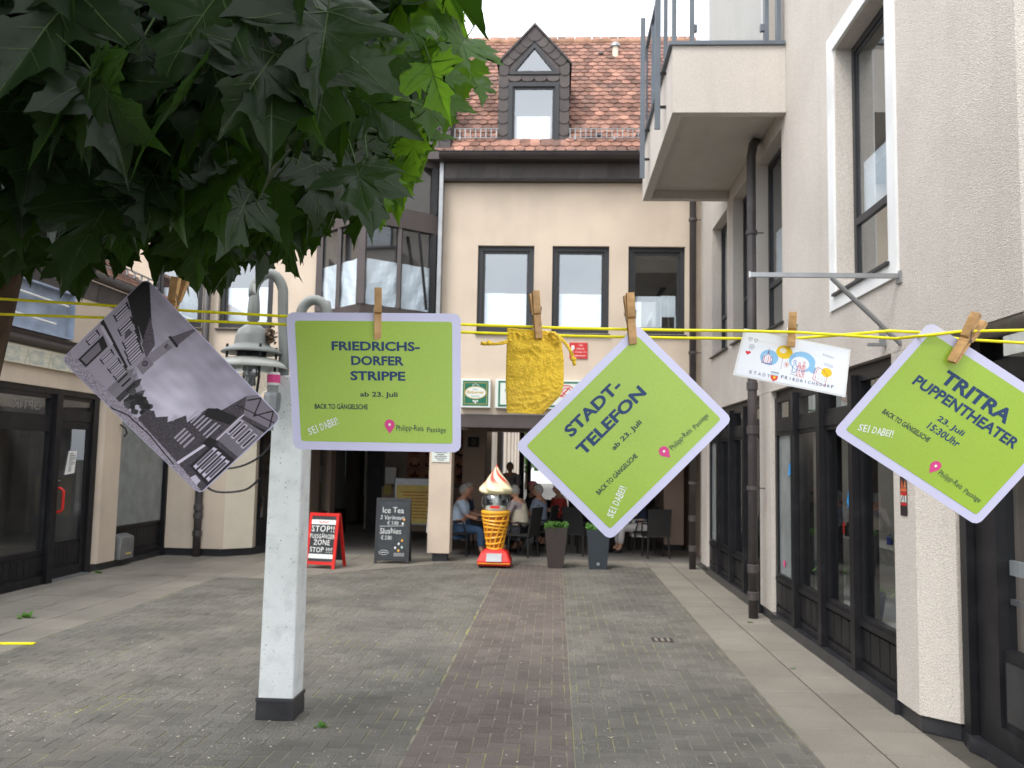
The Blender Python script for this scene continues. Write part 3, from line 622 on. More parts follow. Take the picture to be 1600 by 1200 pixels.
# gutter and slate fascia
def half_gutter(x0, x1, y, z, r, n=10):
    mb = MB(); pr = [(y-r*math.cos(PI*k/n), z-r*math.sin(PI*k/n)) for k in range(n+1)]
    pr2 = [(y-(r-.012)*math.cos(PI*k/n), z-(r-.012)*math.sin(PI*k/n)) for k in range(n+1)]
    for P in (pr, pr2):
        o = len(mb.v); mb.v += [(x, a, b) for x in (x0, x1) for a, b in P]
        for k in range(n): mb.f.append((o+k, o+k+1, o+n+2+k, o+n+1+k)); mb.m.append(0)
    mb.tube([(x0, y-r, z), (x1, y-r, z)], .014, 6); mb.slabpoly([(x0, *p) for p in pr], (-.01, 0, 0)); return mb
part('gutter', half_gutter(-1.88, 2.3, 13.16, 6.39, .1), 'gutter', pb); part('gutter', half_gutter(-9, -3.98, 13.16, 6.39, .1), 'gutter', pb)
x = -1.86
fas = mesh_of('slate', MB().slabpoly([(0, 13.345, 6.04), (.21, 13.345, 6.04), (.235, 13.345, 6.10), (.255, 13.345, 6.30), (.045, 13.345, 6.30), (.025, 13.345, 6.1)], (0, -.012, 0)), 'slate')
for k in range(19):
    me_loc = Vector((x+k*.215, 0, (k % 2)*0)); piece('slate', fas, me_loc+Vector((0, (k % 2)*-.004-.0, 0)), pb)
part('eaves_board', B(-1.88, 2.24, 13.35, 13.5, 6.02, 6.34), 'gutter', pb)
part('soffit', B(-1.88, 2.24, 13.18, 13.35, 6.29, 6.33), 'gutter', pb)
# dormer
DY = 13.42
dpoly = [(-1.0, 6.55), (.145, 6.55), (.145, 7.98), (-.43, 8.60), (-1.0, 7.98)]
def py(pts, y, h): return MB().slabpoly([(x, y, z) for x, z in pts], (0, h, 0))
dm = part('dormer', MB(), 'slate', pb)
d = MB()   # cheeks and roof of the dormer, going back into the main roof
d.slabpoly([(-1.0, DY, 6.55), (-1.0, DY, 7.98), (-1.0, 14.6, 7.98)], (.04, 0, 0)); d.slabpoly([(.145, DY, 6.55), (.145, DY, 7.98), (.145, 14.6, 7.98)], (-.04, 0, 0))
d.slabpoly([(-1.03, DY-.05, 7.94), (-.43, DY-.05, 8.6), (-.43, 15.1, 8.6), (-1.03, 14.6, 7.94)], (0, 0, .04)); d.slabpoly([(.175, DY-.05, 7.94), (-.43, DY-.05, 8.6), (-.43, 15.1, 8.6), (.175, 14.6, 7.94)], (0, 0, .04))
for x0, x1, z0, z1 in ((-1.0, -.84, 6.55, 7.98), (-.02, .145, 6.55, 7.98), (-.84, -.02, 6.52, 6.6), (-.84, -.02, 7.65, 7.78)): d.box(x0, x1, DY, DY+.05, z0, z1)
for sgn in (1, -1):
    cx = -.43; d.slabpoly([(cx, DY, 8.58), (cx+sgn*.57, DY, 7.97), (cx+sgn*.57, DY, 7.78), (cx+sgn*.41, DY, 7.78), (cx, DY, 8.30)], (0, .05, 0))
bpy.data.objects.remove(dm); dm = part('dormer', d, 'slate', pb)
# dormer slates: scale shaped, lapped upwards
def scale_slate(cx, z, w_, h, y, ang=0):
    pts = [(-w_/2, h), (w_/2, h), (w_/2, .05)]+[(w_/2*math.cos(a), .05-.05*math.sin(a)) for a in (PI*.25, PI*.5, PI*.75)]+[(-w_/2, .05)]
    c, s = math.cos(ang), math.sin(ang); return MB().slabpoly([(cx+c*a-s*b, y-.004-(.012 if b < .1 else 0), z+s*a+c*b) for a, b in pts], (0, -.006, 0))
for cx in (-.92, .062):
    for k in range(7): part('slate', scale_slate(cx, 6.56+k*.2, .155, .22, DY-.004), 'slate', pb)
for sgn in (1, -1):
    for k in range(5):
        t = (k+.35)/5.2; part('slate', scale_slate(-.43+sgn*(.52*(1-t))+sgn*.01, 7.93+t*.53, .17, .2, DY-.004, -sgn*(-.82)), 'slate', pb)
for k in range(4): part('slate', scale_slate(-.74+k*.205, 7.66, .2, .105, DY-.004), 'slate', pb)
part('slate', py([(-.60, 8.38), (-.43, 8.61), (-.26, 8.38), (-.43, 8.34)], DY-.02, .012), 'slate', pb)
window(pb, 'y', DY-.03, -.84, -.02, 6.6, 7.65, .07, .09, paper=[(-.7, -.16, 6.72, 7.12)], back=.5)
# triangular top light
tf = MB(); P0 = [(-.84, 7.78), (-.02, 7.78), (-.43, 8.31)]; P1 = [(-.74, 7.835), (-.12, 7.835), (-.43, 8.225)]
for k in range(3):
    q = (k+1) % 3; tf.slabpoly([(P0[k][0], DY-.03, P0[k][1]), (P0[q][0], DY-.03, P0[q][1]), (P1[q][0], DY-.03, P1[q][1]), (P1[k][0], DY-.03, P1[k][1])], (0, .08, 0))
t_ = part('triangular_window', tf, 'dark_frame', pb); part('pane', MB().add([(x, DY+.01, z) for x, z in P0], [(0, 1, 2)]), 'glass', t_); part('room', MB().add([(x, DY+.4, z) for x, z in P0], [(0, 1, 2)]), 'inside', t_)
part('lead_flashing', MB().slabpoly([(-1.1, 13.33, 6.59), (.25, 13.33, 6.59), (.25, 13.42, 6.66), (-1.1, 13.42, 6.66)], (0, 0, .012)), 'zinc', pb)
for x in (-1.06, .2): part('lead_flashing', MB().slabpoly([(x-.07, 13.95, 7.33), (x+.07, 13.95, 7.36), (x+.05, 14.0, 7.43), (x-.05, 14.0, 7.42)], (0, -.02, .01)), 'white_paint', pb)
# downpipe in the right corner and one on the left
def pipe(name, parent, pts, r, cl=(), m='pipe', collar=()):
    o = part(name, MB().tube(pts, r, 14), m, parent, smooth=True)
    for x, y, z in cl: part('pipe_clip', MB().lathe([(r*.9, -.022), (r*1.28, -.022), (r*1.28, .022), (r*.9, .022)], (x, y, z), 14), m, o); part('clip_pin', B(x+r, x+.13, y-.006, y+.006, z-.006, z+.006), m, o)
    for x, y, z in collar: part('pipe_collar', MB().lathe([(r*.9, -.035), (r*1.22, -.03), (r*1.22, .05), (r*.9, .06)], (x, y, z), 14), m, o)
    return o
pipe('rainwater_pipe', pb, [(2.02, 13.2, 6.3), (2.05, 13.25, 6.05), (2.1, 13.38, 5.85), (2.1, 13.38, 0)], .052, [(2.1, 13.38, z) for z in (5.4, 3.3, 1.3)], collar=[(2.1, 13.38, z) for z in (.3, .75, 2.5)])
pipe('rainwater_pipe', pb, [(-5.6, 13.38, 6.3), (-5.6, 13.38, 2.3), (-5.56, 13.36, 1.0), (-5.56, 13.36, 0)], .06, collar=[(-5.56, 13.36, z) for z in (.35, .62, .75)])
# ------------------------------------------------------------------ oriel (triangular bay) left of the gable
AX, AY = -2.95, 12.62; EL, ER = (-3.85, 13.48), (-1.95, 13.42); SR = (-1.88, 13.5)
bay = part('oriel_bay', MB(), 'brown_metal', pb); bpy.data.objects.remove(bay)
def bayring(z0, z1, e=.0, inset=.0):
    pts = [(EL[0]-e, EL[1], z0), (AX, AY-e, z0), (ER[0]+e, ER[1]-e*.3, z0), (ER[0]+e, 13.52, z0), (EL[0]-e, 13.52, z0)]
    return MB().slabpoly(pts, (0, 0, z1-z0))
for z0, z1, e in ((3.60, 3.88, .03), (5.14, 5.45, .05), (6.2, 6.42, .03), (3.35, 3.6, .0)): part('bay_band', bayring(z0, z1, e), 'brown_metal', pb)
part('bay_floor', MB().slabpoly([(EL[0]+.1, 13.52, 3.86), (AX, AY+.1, 3.86), (ER[0]-.1, 13.52, 3.86)], (0, 0, .03)), 'inside_wall', pb)
def bpost(p, wd, z0, z1, m='brown_metal'): part('bay_post', MB().box(p[0]-wd/2, p[0]+wd/2, p[1]-.03, p[1]+wd, z0, z1), m, pb)
for z0, z1 in ((3.88, 5.14), (5.45, 6.2)):
    bpost((AX, AY), .12, z0, z1); bpost((-1.98, 13.38), .1, z0, z1, 'black_frame'); bpost((-3.82, 13.42), .07, z0, z1)
    for t, pL, pR in ((.5, (AX, AY), ER), (.5, (AX, AY), EL), (.93, (AX, AY), EL)):
        q = along(pL, pR, t); bpost(q, .06, z0, z1)
    for pR in (ER, EL):
        for t0, t1 in ((.06, .47), (.53, .96)):
            a, b = along((AX, AY+.02), (pR[0], pR[1]+.02), t0), along((AX, AY+.02), (pR[0], pR[1]+.02), t1)
            part('pane', MB().quad((a[0], a[1], z0), (b[0], b[1], z0), (b[0], b[1], z1), (a[0], a[1], z1)), 'glass_bay', pb)
            if z0 < 5:
                n = 8; mb = MB(); seed = t0*9+pR[0]
                for i in range(n+1):
                    for j in range(n+1):
                        x = a[0]+(b[0]-a[0])*i/n; yy = a[1]+(b[1]-a[1])*i/n+.05+.02*math.sin(i*1.4+seed)*math.cos(j*1.2+seed); zz = 3.9+.7*j/n; mb.v.append((x, yy, zz))
                for i in range(n):
                    for j in range(n): mb.f.append((i*(n+1)+j, (i+1)*(n+1)+j, (i+1)*(n+1)+j+1, i*(n+1)+j+1)); mb.m.append(0)
                part('paper', mb, 'paper', pb)
# tilted open casement near the right end
part('open_casement', MB().slabpoly([(-2.06, 13.2, 3.9), (-2.02, 13.2, 3.9), (-2.14, 13.02, 5.08), (-2.18, 13.02, 5.08)], (0, .04, 0)), 'black_frame', pb)
part('bay_eaves', B(-3.97, -1.74, 13.17, 13.5, 6.3, 6.425), 'slate', pb)
part('bay_back', MB().quad((-3.8, 13.47, 3.88), (-1.95, 13.47, 3.88), (-1.95, 13.47, 6.4), (-3.8, 13.47, 6.4)), 'inside', pb)
part('bay_side_trim', B(-1.9, -1.84, 13.3, 13.49, 3.35, 6.3), 'zinc', pb)
# slate clad tower top over the bay
tw = part('bay_gable', MB().slabpoly([(-3.9, 13.25, 6.42), (-1.72, 13.25, 6.42), (-1.78, 13.25, 7.75), (-2.8, 13.25, 8.75), (-3.84, 13.25, 7.75)], (0, 1.6, 0)), 'slate', pb)
for c in range(2):
    for k in range(8): part('slate', scale_slate(-1.82-c*.18, 6.45+k*.165, .17, .19, 13.243), 'slate', pb)
for k in range(8):
    y0 = 13.27+k*.11; part('slate', MB().slabpoly([(-1.715, y0, 6.5+k*.14), (-1.715, y0+.1, 6.5+k*.14), (-1.775, y0+.1, 7.8), (-1.775, y0, 7.8)], (.01, 0, 0)), 'slate', pb)
window(pb, 'y', 13.2, -3.5, -2.3, 6.6, 7.6, .08, .04)

# ================================================================== THE RIGHT BUILDING
RX = 2.24
rb = thing('corner_shop_building', 'tall pale rough plastered building on the right with black shop fronts and a balcony', 'building', (RX, 9, 0))
UW = [(5.85, 6.93, 2.97, 5.0), (8.62, 9.71, 3.03, 5.0), (9.95, 11.02, 3.13, 5.0), (11.4, 12.48, 3.13, 5.0), (8.6, 9.2, 5.9, 7.6)]
part('wall', wall('x', RX, .3, 4.22, 13.5, 2.36, 9.5, UW), 'plaster_right', rb)
part('wall', MB().slabpoly([(RX, 4.22, 2.34), (RX+1.6, 2.6, 2.34), (RX+1.8, 2.8, 2.34), (RX+.3, 4.22, 2.34)], (0, 0, 7.1)), 'plaster_right', rb)
# white surround of the nearest window, proud of the wall
sur = frame_mb('x', RX-.018, RX+.1, 5.70, 7.10, 2.85, 5.15, .14); part('window_surround', sur, 'white_paint', rb)
mb = MB()
for p, q, r, s_ in ((5.842, 5.85, 2.99, 5.01), (6.93, 6.94, 2.99, 5.01)): mb.box(RX+.1, RX+.17, p, q, r, s_)
part('window_reveal', frame_mb('x', RX+.1, RX+.2, 5.835, 6.96, 2.98, 5.015, .012), 'white_paint', rb)
window(rb, 'x', RX+.13, 5.853, 6.927, 2.973, 4.997, .055, .04, transom=3.54, paper=[(5.93, 6.4, 3.6, 4.02), (6.38, 6.86, 3.6, 4.02)], back=.9, room='inside_wall', gm='glass')
part('window_sill', MB().slabpoly([(RX-.04, 5.82, 2.955), (RX+.1, 5.82, 2.965), (RX+.1, 6.98, 2.965), (RX-.04, 6.98, 2.955)], (0, 0, .022)), 'dark_frame', rb)
for a0, a1, z0, z1 in UW[1:]:
    window(rb, 'x', RX+.13, a0, a1, z0, z1, .055, .045, transom=z0+.55, paper=[(a0+.1, a1-.1, z0+.62, z0+1.15)] if z0 < 5 else None, back=.7)
    part('window_sill', MB().slabpoly([(RX-.04, a0-.05, z0-.03), (RX+.13, a0-.05, z0-.01), (RX+.13, a1+.05, z0-.01), (RX-.04, a1+.05, z0-.03)], (0, 0, .018)), 'dark_frame', rb)
# ground floor: pillars, black shop fronts, plinth
for y0, y1 in ((12.95, 13.5), (9.12, 9.62)):
    part('pillar', B(RX, RX+.3, y0, y1, .1, 2.357), 'plaster_right', rb); part('plinth', B(RX+.02, RX+.28, y0+.02, y1-.02, 0, .1), 'plinth', rb)
part('pillar', MB().slabpoly([(RX, 5.87, .1), (RX, 5.53, .1), (RX+.17, 5.37, .1), (RX+.3, 5.37, .1), (RX+.3, 5.87, .1)], (0, 0, 2.257)), 'plaster_right', rb)
part('plinth', MB().slabpoly([(RX+.015, 5.9, 0), (RX+.015, 5.54, 0), (RX+.18, 5.385, 0), (RX+.31, 5.38, 0), (RX+.31, 5.9, 0)], (0, 0, .1)), 'plinth', rb)
part('plinth', MB().slabpoly([(RX-.02, 9.12, 0), (RX-.02, 5.87, 0), (RX+.2, 5.87, 0), (RX+.2, 9.12, 0)], (0, 0, .1)), 'plinth', rb)
part('plinth', MB().slabpoly([(RX-.02, 12.95, 0), (RX-.02, 9.62, 0), (RX+.2, 9.62, 0), (RX+.2, 12.95, 0)], (0, 0, .1)), 'plinth', rb)
def shopfront(bld, X, sg, y0, y1, ny, zt, th=.09, base=.45, tr=1.98, gm='glass_shop', boards=True, first='frost', backdrop=1.3, z0=.1):
    """black timber front in the plane x=X; sg=+1 when the shop lies towards +x"""
    def bx(a, b, c, d_, e0, e1): return (min(X+sg*e0, X+sg*e1), max(X+sg*e0, X+sg*e1), a, b, c, d_)
    n = ny; st = (y1-y0)/n; sf = part('shop_front', MB().box(*bx(y0, y1, zt-.07, zt, .02, .14)), 'black_frame', bld); part('bottom_rail', MB().box(*bx(y0, y1, z0, z0+.07, .0, .14)), 'black_frame', sf)
    for k in range(n+1):
        y = y0+k*st; a, b = max(y0, y-th/2), min(y1, y+th/2)
        part('post', MB().box(*bx(a, b, 0, zt-.07, -.05 if 0 < k < n else .0, .14)), 'black_frame', sf)
    for k in range(n):
        a, b = y0+k*st+th/2, y0+(k+1)*st-th/2
        part('transom', MB().box(*bx(a, b, tr-.045, tr+.045, -.01, .06)), 'black_frame', sf)
        part('sash', frame_mb('x', min(X+sg*.0, X+sg*.05), max(X+sg*.0, X+sg*.05), a, b, tr+.045, zt-.07, .05), 'black_frame', sf)
        part('sash', frame_mb('x', min(X+sg*.0, X+sg*.05), max(X+sg*.0, X+sg*.05), a, b, base+.02, tr-.045, .035), 'black_frame', sf)
        part('base_panel', MB().box(*bx(a, b, z0+.07, base+.02, .015, .06)), 'black_frame', sf)
        if boards:
            m = 4; bw = (b-a)/m
            for q in range(m): part('board', MB().box(*bx(a+q*bw+.008, a+(q+1)*bw-.008, z0+.1, base-.04, .0, .014)), 'black_frame', sf)
        part('sill', MB().box(*bx(a, b, base-.02, base+.022, -.015, .014)), 'black_frame', sf)
        xg = X+sg*.025
        for (c, d_) in ((base+.05, tr-.07), (tr+.09, zt-.1)):
            frost = (first == 'frost' and k == n-1 and c < 1)
            part('pane', MB().quad((xg, a+.03, c), (xg, b-.03, c), (xg, b-.03, d_), (xg, a+.03, d_)), 'glass_frost' if frost else gm, sf)
    xb = X+sg*backdrop
    rm = MB().quad((xb, y0, 0), (xb, y1, 0), (xb, y1, zt), (xb, y0, zt)); rm.quad((X+sg*.15, y0, .42), (xb, y0, .42), (xb, y1, .42), (X+sg*.15, y1, .42))
    rm.quad((X+sg*.15, y0, zt), (xb, y0, zt), (xb, y1, zt), (X+sg*.15, y1, zt)); rm.quad((X+sg*.15, y0, 0), (xb, y0, 0), (xb, y0, zt), (X+sg*.15, y0, zt)); rm.quad((X+sg*.15, y1, 0), (xb, y1, 0), (xb, y1, zt), (X+sg*.15, y1, zt))
    part('room', rm, 'shop_room', sf)
    return sf
shopfront(rb, RX+.04, 1, 5.87, 9.12, 4, 2.357)
shopfront(rb, RX+.04, 1, 9.62, 12.95, 4, 2.357)
# the nearest entrance, set back behind the chamfered pillar
sf = part('shop_front', B(RX+.28, RX+.42, 4.3, 5.4, 2.2, 2.34), 'black_frame', rb)
for a, b, x0 in ((5.3, 5.39, .2), (5.22, 5.3, .16), (5.08, 5.19, .20), (5.19, 5.22, .26)): part('post', B(RX+x0, RX+x0+.16, a, b, 0, 2.34), 'black_frame', sf)
part('door_frame', frame_mb('x', RX+.2, RX+.3, 4.0, 5.08, .08, 2.2, .12), 'black_frame', sf)
part('base_panel', B(RX+.22, RX+.28, 4.12, 4.96, .2, .62), 'black_frame', sf); part('base_panel', B(RX+.205, RX+.22, 4.2, 4.9, .25, .56), 'plinth', sf)
part('pane', MB().quad((RX+.26, 4.12, .62), (RX+.26, 4.96, .62), (RX+.26, 4.96, 2.08), (RX+.26, 4.12, 2.08)), 'glass_shop', sf)
part('room', MB().quad((RX+1.4, 3.4, 0), (RX+1.4, 5.5, 0), (RX+1.4, 5.5, 2.4), (RX+1.4, 3.4, 2.4)).quad((RX+.3, 3.4, .3), (RX+1.4, 3.4, .3), (RX+1.4, 5.5, .3), (RX+.3, 5.5, .3)).quad((RX+.3, 5.45, 0), (RX+1.4, 5.45, 0), (RX+1.4, 5.45, 2.4), (RX+.3, 5.45, 2.4)), 'inside_wall', sf)
part('reflection_strip', B(RX+.27, RX+.3, 4.12, 4.96, 1.02, 1.1), 'shop_room', sf); part('reflection_strip', B(RX+.27, RX+.3, 4.12, 4.96, .86, .89), 'zinc', sf)  # pale strips behind the pane stand in for reflections in it
part('plinth', MB().slabpoly([(RX+.19, 5.4, 0), (RX+.14, 5.2, 0), (RX+.17, 5.06, 0), (RX+.17, 3.6, 0), (RX+.5, 3.6, 0), (RX+.5, 5.4, 0)], (0, 0, .08)), 'plinth', rb)
part('ceiling', MB().quad((RX, 4.22, 2.35), (RX+1.5, 2.8, 2.35), (RX+1.5, 5.87, 2.35), (RX, 5.87, 2.35)), 'plaster_right', rb)
part('lintel_lamp', B(RX+.02, RX+.14, 4.0, 4.46, 2.17, 2.27), 'lamp_white', rb)
# balcony
bal = part('balcony', MB().box(1.12, RX-.002, 8.43, 8.54, 5.09, 5.78).box(1.12, 1.23, 8.545, 11.4, 5.09, 5.78).box(1.235, RX-.002, 11.29, 11.4, 5.09, 5.78), 'plaster_right', rb)
part('slab', B(1.23, RX-.004, 8.542, 11.288, 5.2, 5.36), 'plaster_right', bal)
part('cap_rail', MB().box(1.08, RX-.01, 8.4, 8.56, 5.782, 5.82).box(1.08, 1.25, 8.562, 11.45, 5.782, 5.82), 'rail', bal)
for y in (8.95, 10.55): part('flat_bar', B(1.0, 1.06, y-.012, y+.012, 5.12, 7.2), 'rail', bal)
for y in (8.95, 10.55):
    for z in (5.35, 5.72): part('bracket', B(1.055, 1.13, y-.014, y+.014, z, z+.025), 'black_frame', bal)
for x in (1.14, 1.32, 2.06, 2.18): part('rail_post', B(x-.02, x+.02, 8.44, 8.52, 5.82, 6.9), 'rail', bal)
for x0, x1 in ((1.36, 2.02),): part('glass_panel', B(x0, x1, 8.47, 8.485, 5.86, 6.85), 'glass', bal)
for x in (1.34, 2.03):
    for z in (5.95, 6.35): part('clamp', B(x-.03, x+.03, 8.455, 8.5, z, z+.07), 'rail', bal)
part('hand_rail', MB().box(1.08, 2.24, 8.44, 8.52, 6.9, 6.95).box(1.08, 1.14, 8.525, 11.4, 6.9, 6.95), 'rail', bal)
for k in range(5): part('rail_post', B(1.09, 1.13, 8.9+k*.6, 8.94+k*.6, 5.82, 6.9), 'rail', bal)
part('glass_panel', B(1.10, 1.112, 9.0, 11.3, 5.86, 6.85), 'glass', bal)
pipe('rainwater_pipe', rb, [(2.19, 9.5, 5.2), (2.12, 9.33, 5.1), (2.09, 9.3, 4.95), (2.09, 9.3, 2.4), (2.09, 9.3, 0)], .05, [(2.09, 9.3, z) for z in (4.1, 2.9, 1.35)], collar=[(2.09, 9.3, z) for z in (.22, .5, 1.95, 2.42)])
# steel flag bracket
fb = thing('flag_bracket', 'grey steel bracket sticking out from the right wall below the white framed window', 'bracket', (RX, 5.7, 2.85))
part('arm', MB().box(1.27, RX, 5.69, 5.715, 2.835, 2.865), 'zinc', fb); part('brace', MB().tube([(1.8, 5.702, 2.835), (RX, 5.702, 2.4)], .017, 8), 'zinc', fb)
part('wall_plate', MB().box(RX-.012, RX, 5.66, 5.74, 2.8, 2.88), 'zinc', fb); part('end_cap', MB().box(1.262, 1.27, 5.685, 5.72, 2.83, 2.87), 'steel', fb)
setp(part('small_bracket', MB().box(2.12, RX, 5.95, 5.98, 2.42, 2.44).box(2.2, RX, 5.955, 5.975, 2.44, 2.56), 'zinc', at=(RX, 5.96, 2.4)), 'small rusty angle bracket above the right shop front', 'bracket')
# stickers
cv = Canvas(24, 60, (.16, .14, .15)); cv.poly([(.08, .34), (.9, .34), (.9, .52), (.08, .52)], (.85, .84, .82)); cv.poly([(.05, .52), (.92, .52), (.92, .6), (.05, .6)], (.75, .12, .1)); cv.poly([(.05, .27), (.92, .27), (.92, .33), (.05, .33)], (.75, .12, .1))
cv.poly([(.15, .72), (.45, .72), (.3, .95)], (.8, .35, .2)); cv.poly([(.5, .72), (.9, .72), (.8, .95)], (.75, .45, .3)); cv.poly([(.05, .62), (.92, .62), (.92, .7), (.05, .7)], (.82, .4, .25)); cv.line([(.2, .38), (.4, .5)], .05, (.1, .1, .1), .4); cv.line([(.6, .38), (.6, .5)], .06, (.1, .1, .1), .4); cv.noise(.12, 3)
setp(part('sticker', cv.mesh(lambda a, b: (RX-.004, 5.755-a*.11, 1.29+b*.25)), 'print', at=(RX, 5.7, 1.3)), 'narrow weathered warning sticker on the white pillar at the right', 'sticker')
sb = bpy.data.materials['window_glass']
mb = MB(); X0 = RX+.058
fnb = lambda a, b: (X0, 6.93-a, 1.42+b)
cometpts = [(0, .12), (.03, .19), (.07, .2), (.1, .15), (.1, .05), (.07, -.05), (.03, -.12), (-.01, -.16), (-.0, -.12), (-.03, -.15), (-.02, -.1), (-.05, -.12), (-.02, -.05), (.01, .02)]
M['blue_film'] = mat('blue_window_film', (.02, .30, .72), .5, 0)
put_poly(mb, cometpts, fnb); put_text(mb, 'Easy', .10, .05, fnb, cx=.2, cy=.03, bold=.02); put_text(mb, 'Haare', .12, .05, fnb, cx=.21, cy=-.05, bold=.02)
setp(part('window_lettering', mb, 'blue_film', at=(X0, 6.9, 1.4)), 'bright blue feathered logo with lettering on the right shop window', 'window lettering')
for y, z, l in ((8.3, 1.5, 'pale blue mark on the grey filmed pane of the right shop'),):
    mb = MB(); put_poly(mb, [(0, 0), (.05, .12), (.1, .11), (.1, .0)], lambda a, b: (RX+.055, y+.38-a, z+b)); setp(part('window_mark', mb, 'blue_film', at=(RX, y, z)), l, 'window mark')
mb = MB(); put_poly(mb, circ(0, 0, .035), lambda a, b: (RX+.056, 8.85-a, .62+b)); setp(part('window_mark', mb, 'pink', at=(RX, 8.8, .6)), 'small pink sticker low on the grey filmed pane', 'window mark')
mb = MB(); put_poly(mb, circ(0, 0, .035), lambda a, b: (RX+.056, 10.1-a, .65+b)); setp(part('window_mark', mb, 'pink', at=(RX, 10.1, .6)), 'small pink sticker low on the farther right shop front', 'window mark')
# pot plants behind the right shop windows
def potplant(label, x, y, z, pm, r, h, leafm, n, L, flower=None, droop=.9):
    t = thing('pot_plant', label, 'pot plant', (x, y, z))
    part('pot', MB().lathe([(0, 0), (r*.72, 0), (r, h), (r*.93, h), (r*.9, h-.02), (0, h-.02)], (x, y, z), 16), pm, t, smooth=False)
    mb = MB()
    for k in range(n):
        a = random.random()*2*PI; d = Vector((math.cos(a), math.sin(a), 0)); q = Vector((-d.y, d.x, 0)); l = L*random.uniform(.6, 1.1); p = Vector((x, y, z+h-.02)); wd = l*.07+.006; prev = None
        for i in range(5):
            s = i/4; c = p+d*l*s*.7+Vector((0, 0, 1))*(l*(s*1.1-droop*s*s)); ww = wd*(1-s*.9)
            if prev: mb.add([prev[0], prev[1], c+q*ww, c-q*ww], [(0, 1, 2, 3)])
            prev = (c-q*ww, c+q*ww)
    part('leaves', mb, leafm, t)
    if flower:
        fm = MB()
        for k in range(5):
            c = (x+random.uniform(-.06, .06), y+random.uniform(-.06, .06), z+h+L*random.uniform(.5, .9)); fm.lathe([(0, -.02), (.03, 0), (.02, .025), (0, .03)], c, 8)
        part('flower', fm, flower, t)
M['blue_pot'] = mat('blue_glazed_pot', (.03, .04, .16), .25, .1, 5); M['mint_pot'] = mat('mint_pot', (.50, .62, .55), .35, .05, 5); M['orange_flower'] = mat('orange_petal', (.75, .15, .03), .6)
potplant('orange flowering plant in a mint pot behind the second right pane', RX+.24, 7.95, .43, 'mint_pot', .12, .2, 'plant', 26, .3, 'orange_flower')
potplant('small green plant in a blue pot behind the blue window logo', RX+.22, 6.93, .43, 'blue_pot', .11, .2, 'plant', 30, .2)
potplant('spider plant in a big blue pot behind the nearest right shop pane', RX+.24, 6.15, .43, 'blue_pot', .13, .24, 'vein', 46, .32)
potplant('tall plant with orange blooms behind the nearest right shop pane', RX+.55, 6.5, .43, 'planter_brown', .1, .2, 'plant', 24, .55, 'orange_flower', .3)
potplant('sparse plant inside the entrance window at the right edge', RX+.6, 4.5, .3, 'planter_brown', .12, .3, 'vein', 20, .4)
hb_ = thing('hanging_plant', 'hanging basket with red and pink blossoms inside the right shop window', 'plant', (RX+.3, 6.55, 1.7))
for nm, mt, n_, s in (('leaves', 'plant', 60, .05), ('blossom', 'pink', 9, .03)):
    mb = MB()
    for k in range(n_):
        p = Vector((RX+.3+random.gauss(0, .06), 6.6+random.gauss(0, .09), 1.75+random.gauss(0, .1))); a = Vector((random.gauss(0, 1), random.gauss(0, 1), random.gauss(0, 1))).normalized()*s; b = a.orthogonal(); mb.add([p-a, p+b*.6, p+a, p-b*.6], [(0, 1, 2, 3)])
    part(nm, mb, mt, hb_)
sh = thing('display_shelf', 'glass shelf with small bottles inside the right shop window', 'shelf', (RX+.5, 7.1, .9))
part('shelf_board', B(RX+.4, RX+.7, 6.1, 8.8, .93, .95), 'zinc', sh)
for k in range(16):
    y = 6.2+k*.16; h = random.uniform(.07, .17); part('bottle', MB().lathe([(0, 0), (.028, 0), (.028, h*.7), (.012, h*.8), (.012, h)], (RX+.48+random.uniform(0, .12), y, .952), 8), random.choice(['white', 'red_dull', 'black_frame', 'mint_pot', 'zinc', 'blue_pot']), sh)
sp_ = thing('ceiling_spot', 'small lit ceiling spot inside the right shop window', 'lamp', (RX+.5, 7.75, 2.1))
part('housing', MB().tube([(RX+.5, 7.75, 2.34), (RX+.5, 7.75, 2.12)], .02, 8).lathe([(.02, 0), (.05, -.06), (.045, -.06), (.0, -.02)], (RX+.5, 7.75, 2.12), 14), 'zinc', sp_)
M['bulb'] = mat('lit_bulb', (1, .9, .75), .5, 0); bb_ = M['bulb'].node_tree.nodes['Principled BSDF']; bb_.inputs['Emission Color'].default_value = (1, .86, .66, 1); bb_.inputs['Emission Strength'].default_value = 14
part('bulb', MB().lathe([(0, -.02), (.025, -.01), (.025, .01), (0, .02)], (RX+.5, 7.75, 2.06), 10), 'bulb', sp_)
ll_ = bpy.data.lights.new('spot_light', 'POINT'); ll_.energy = 16; ll_.color = (1, .88, .72); ll_.shadow_soft_size = .04; lo_ = bpy.data.objects.new('spot_light', ll_); COL.objects.link(lo_); lo_.location = Vector((RX+.5, 7.75, 1.98))*K
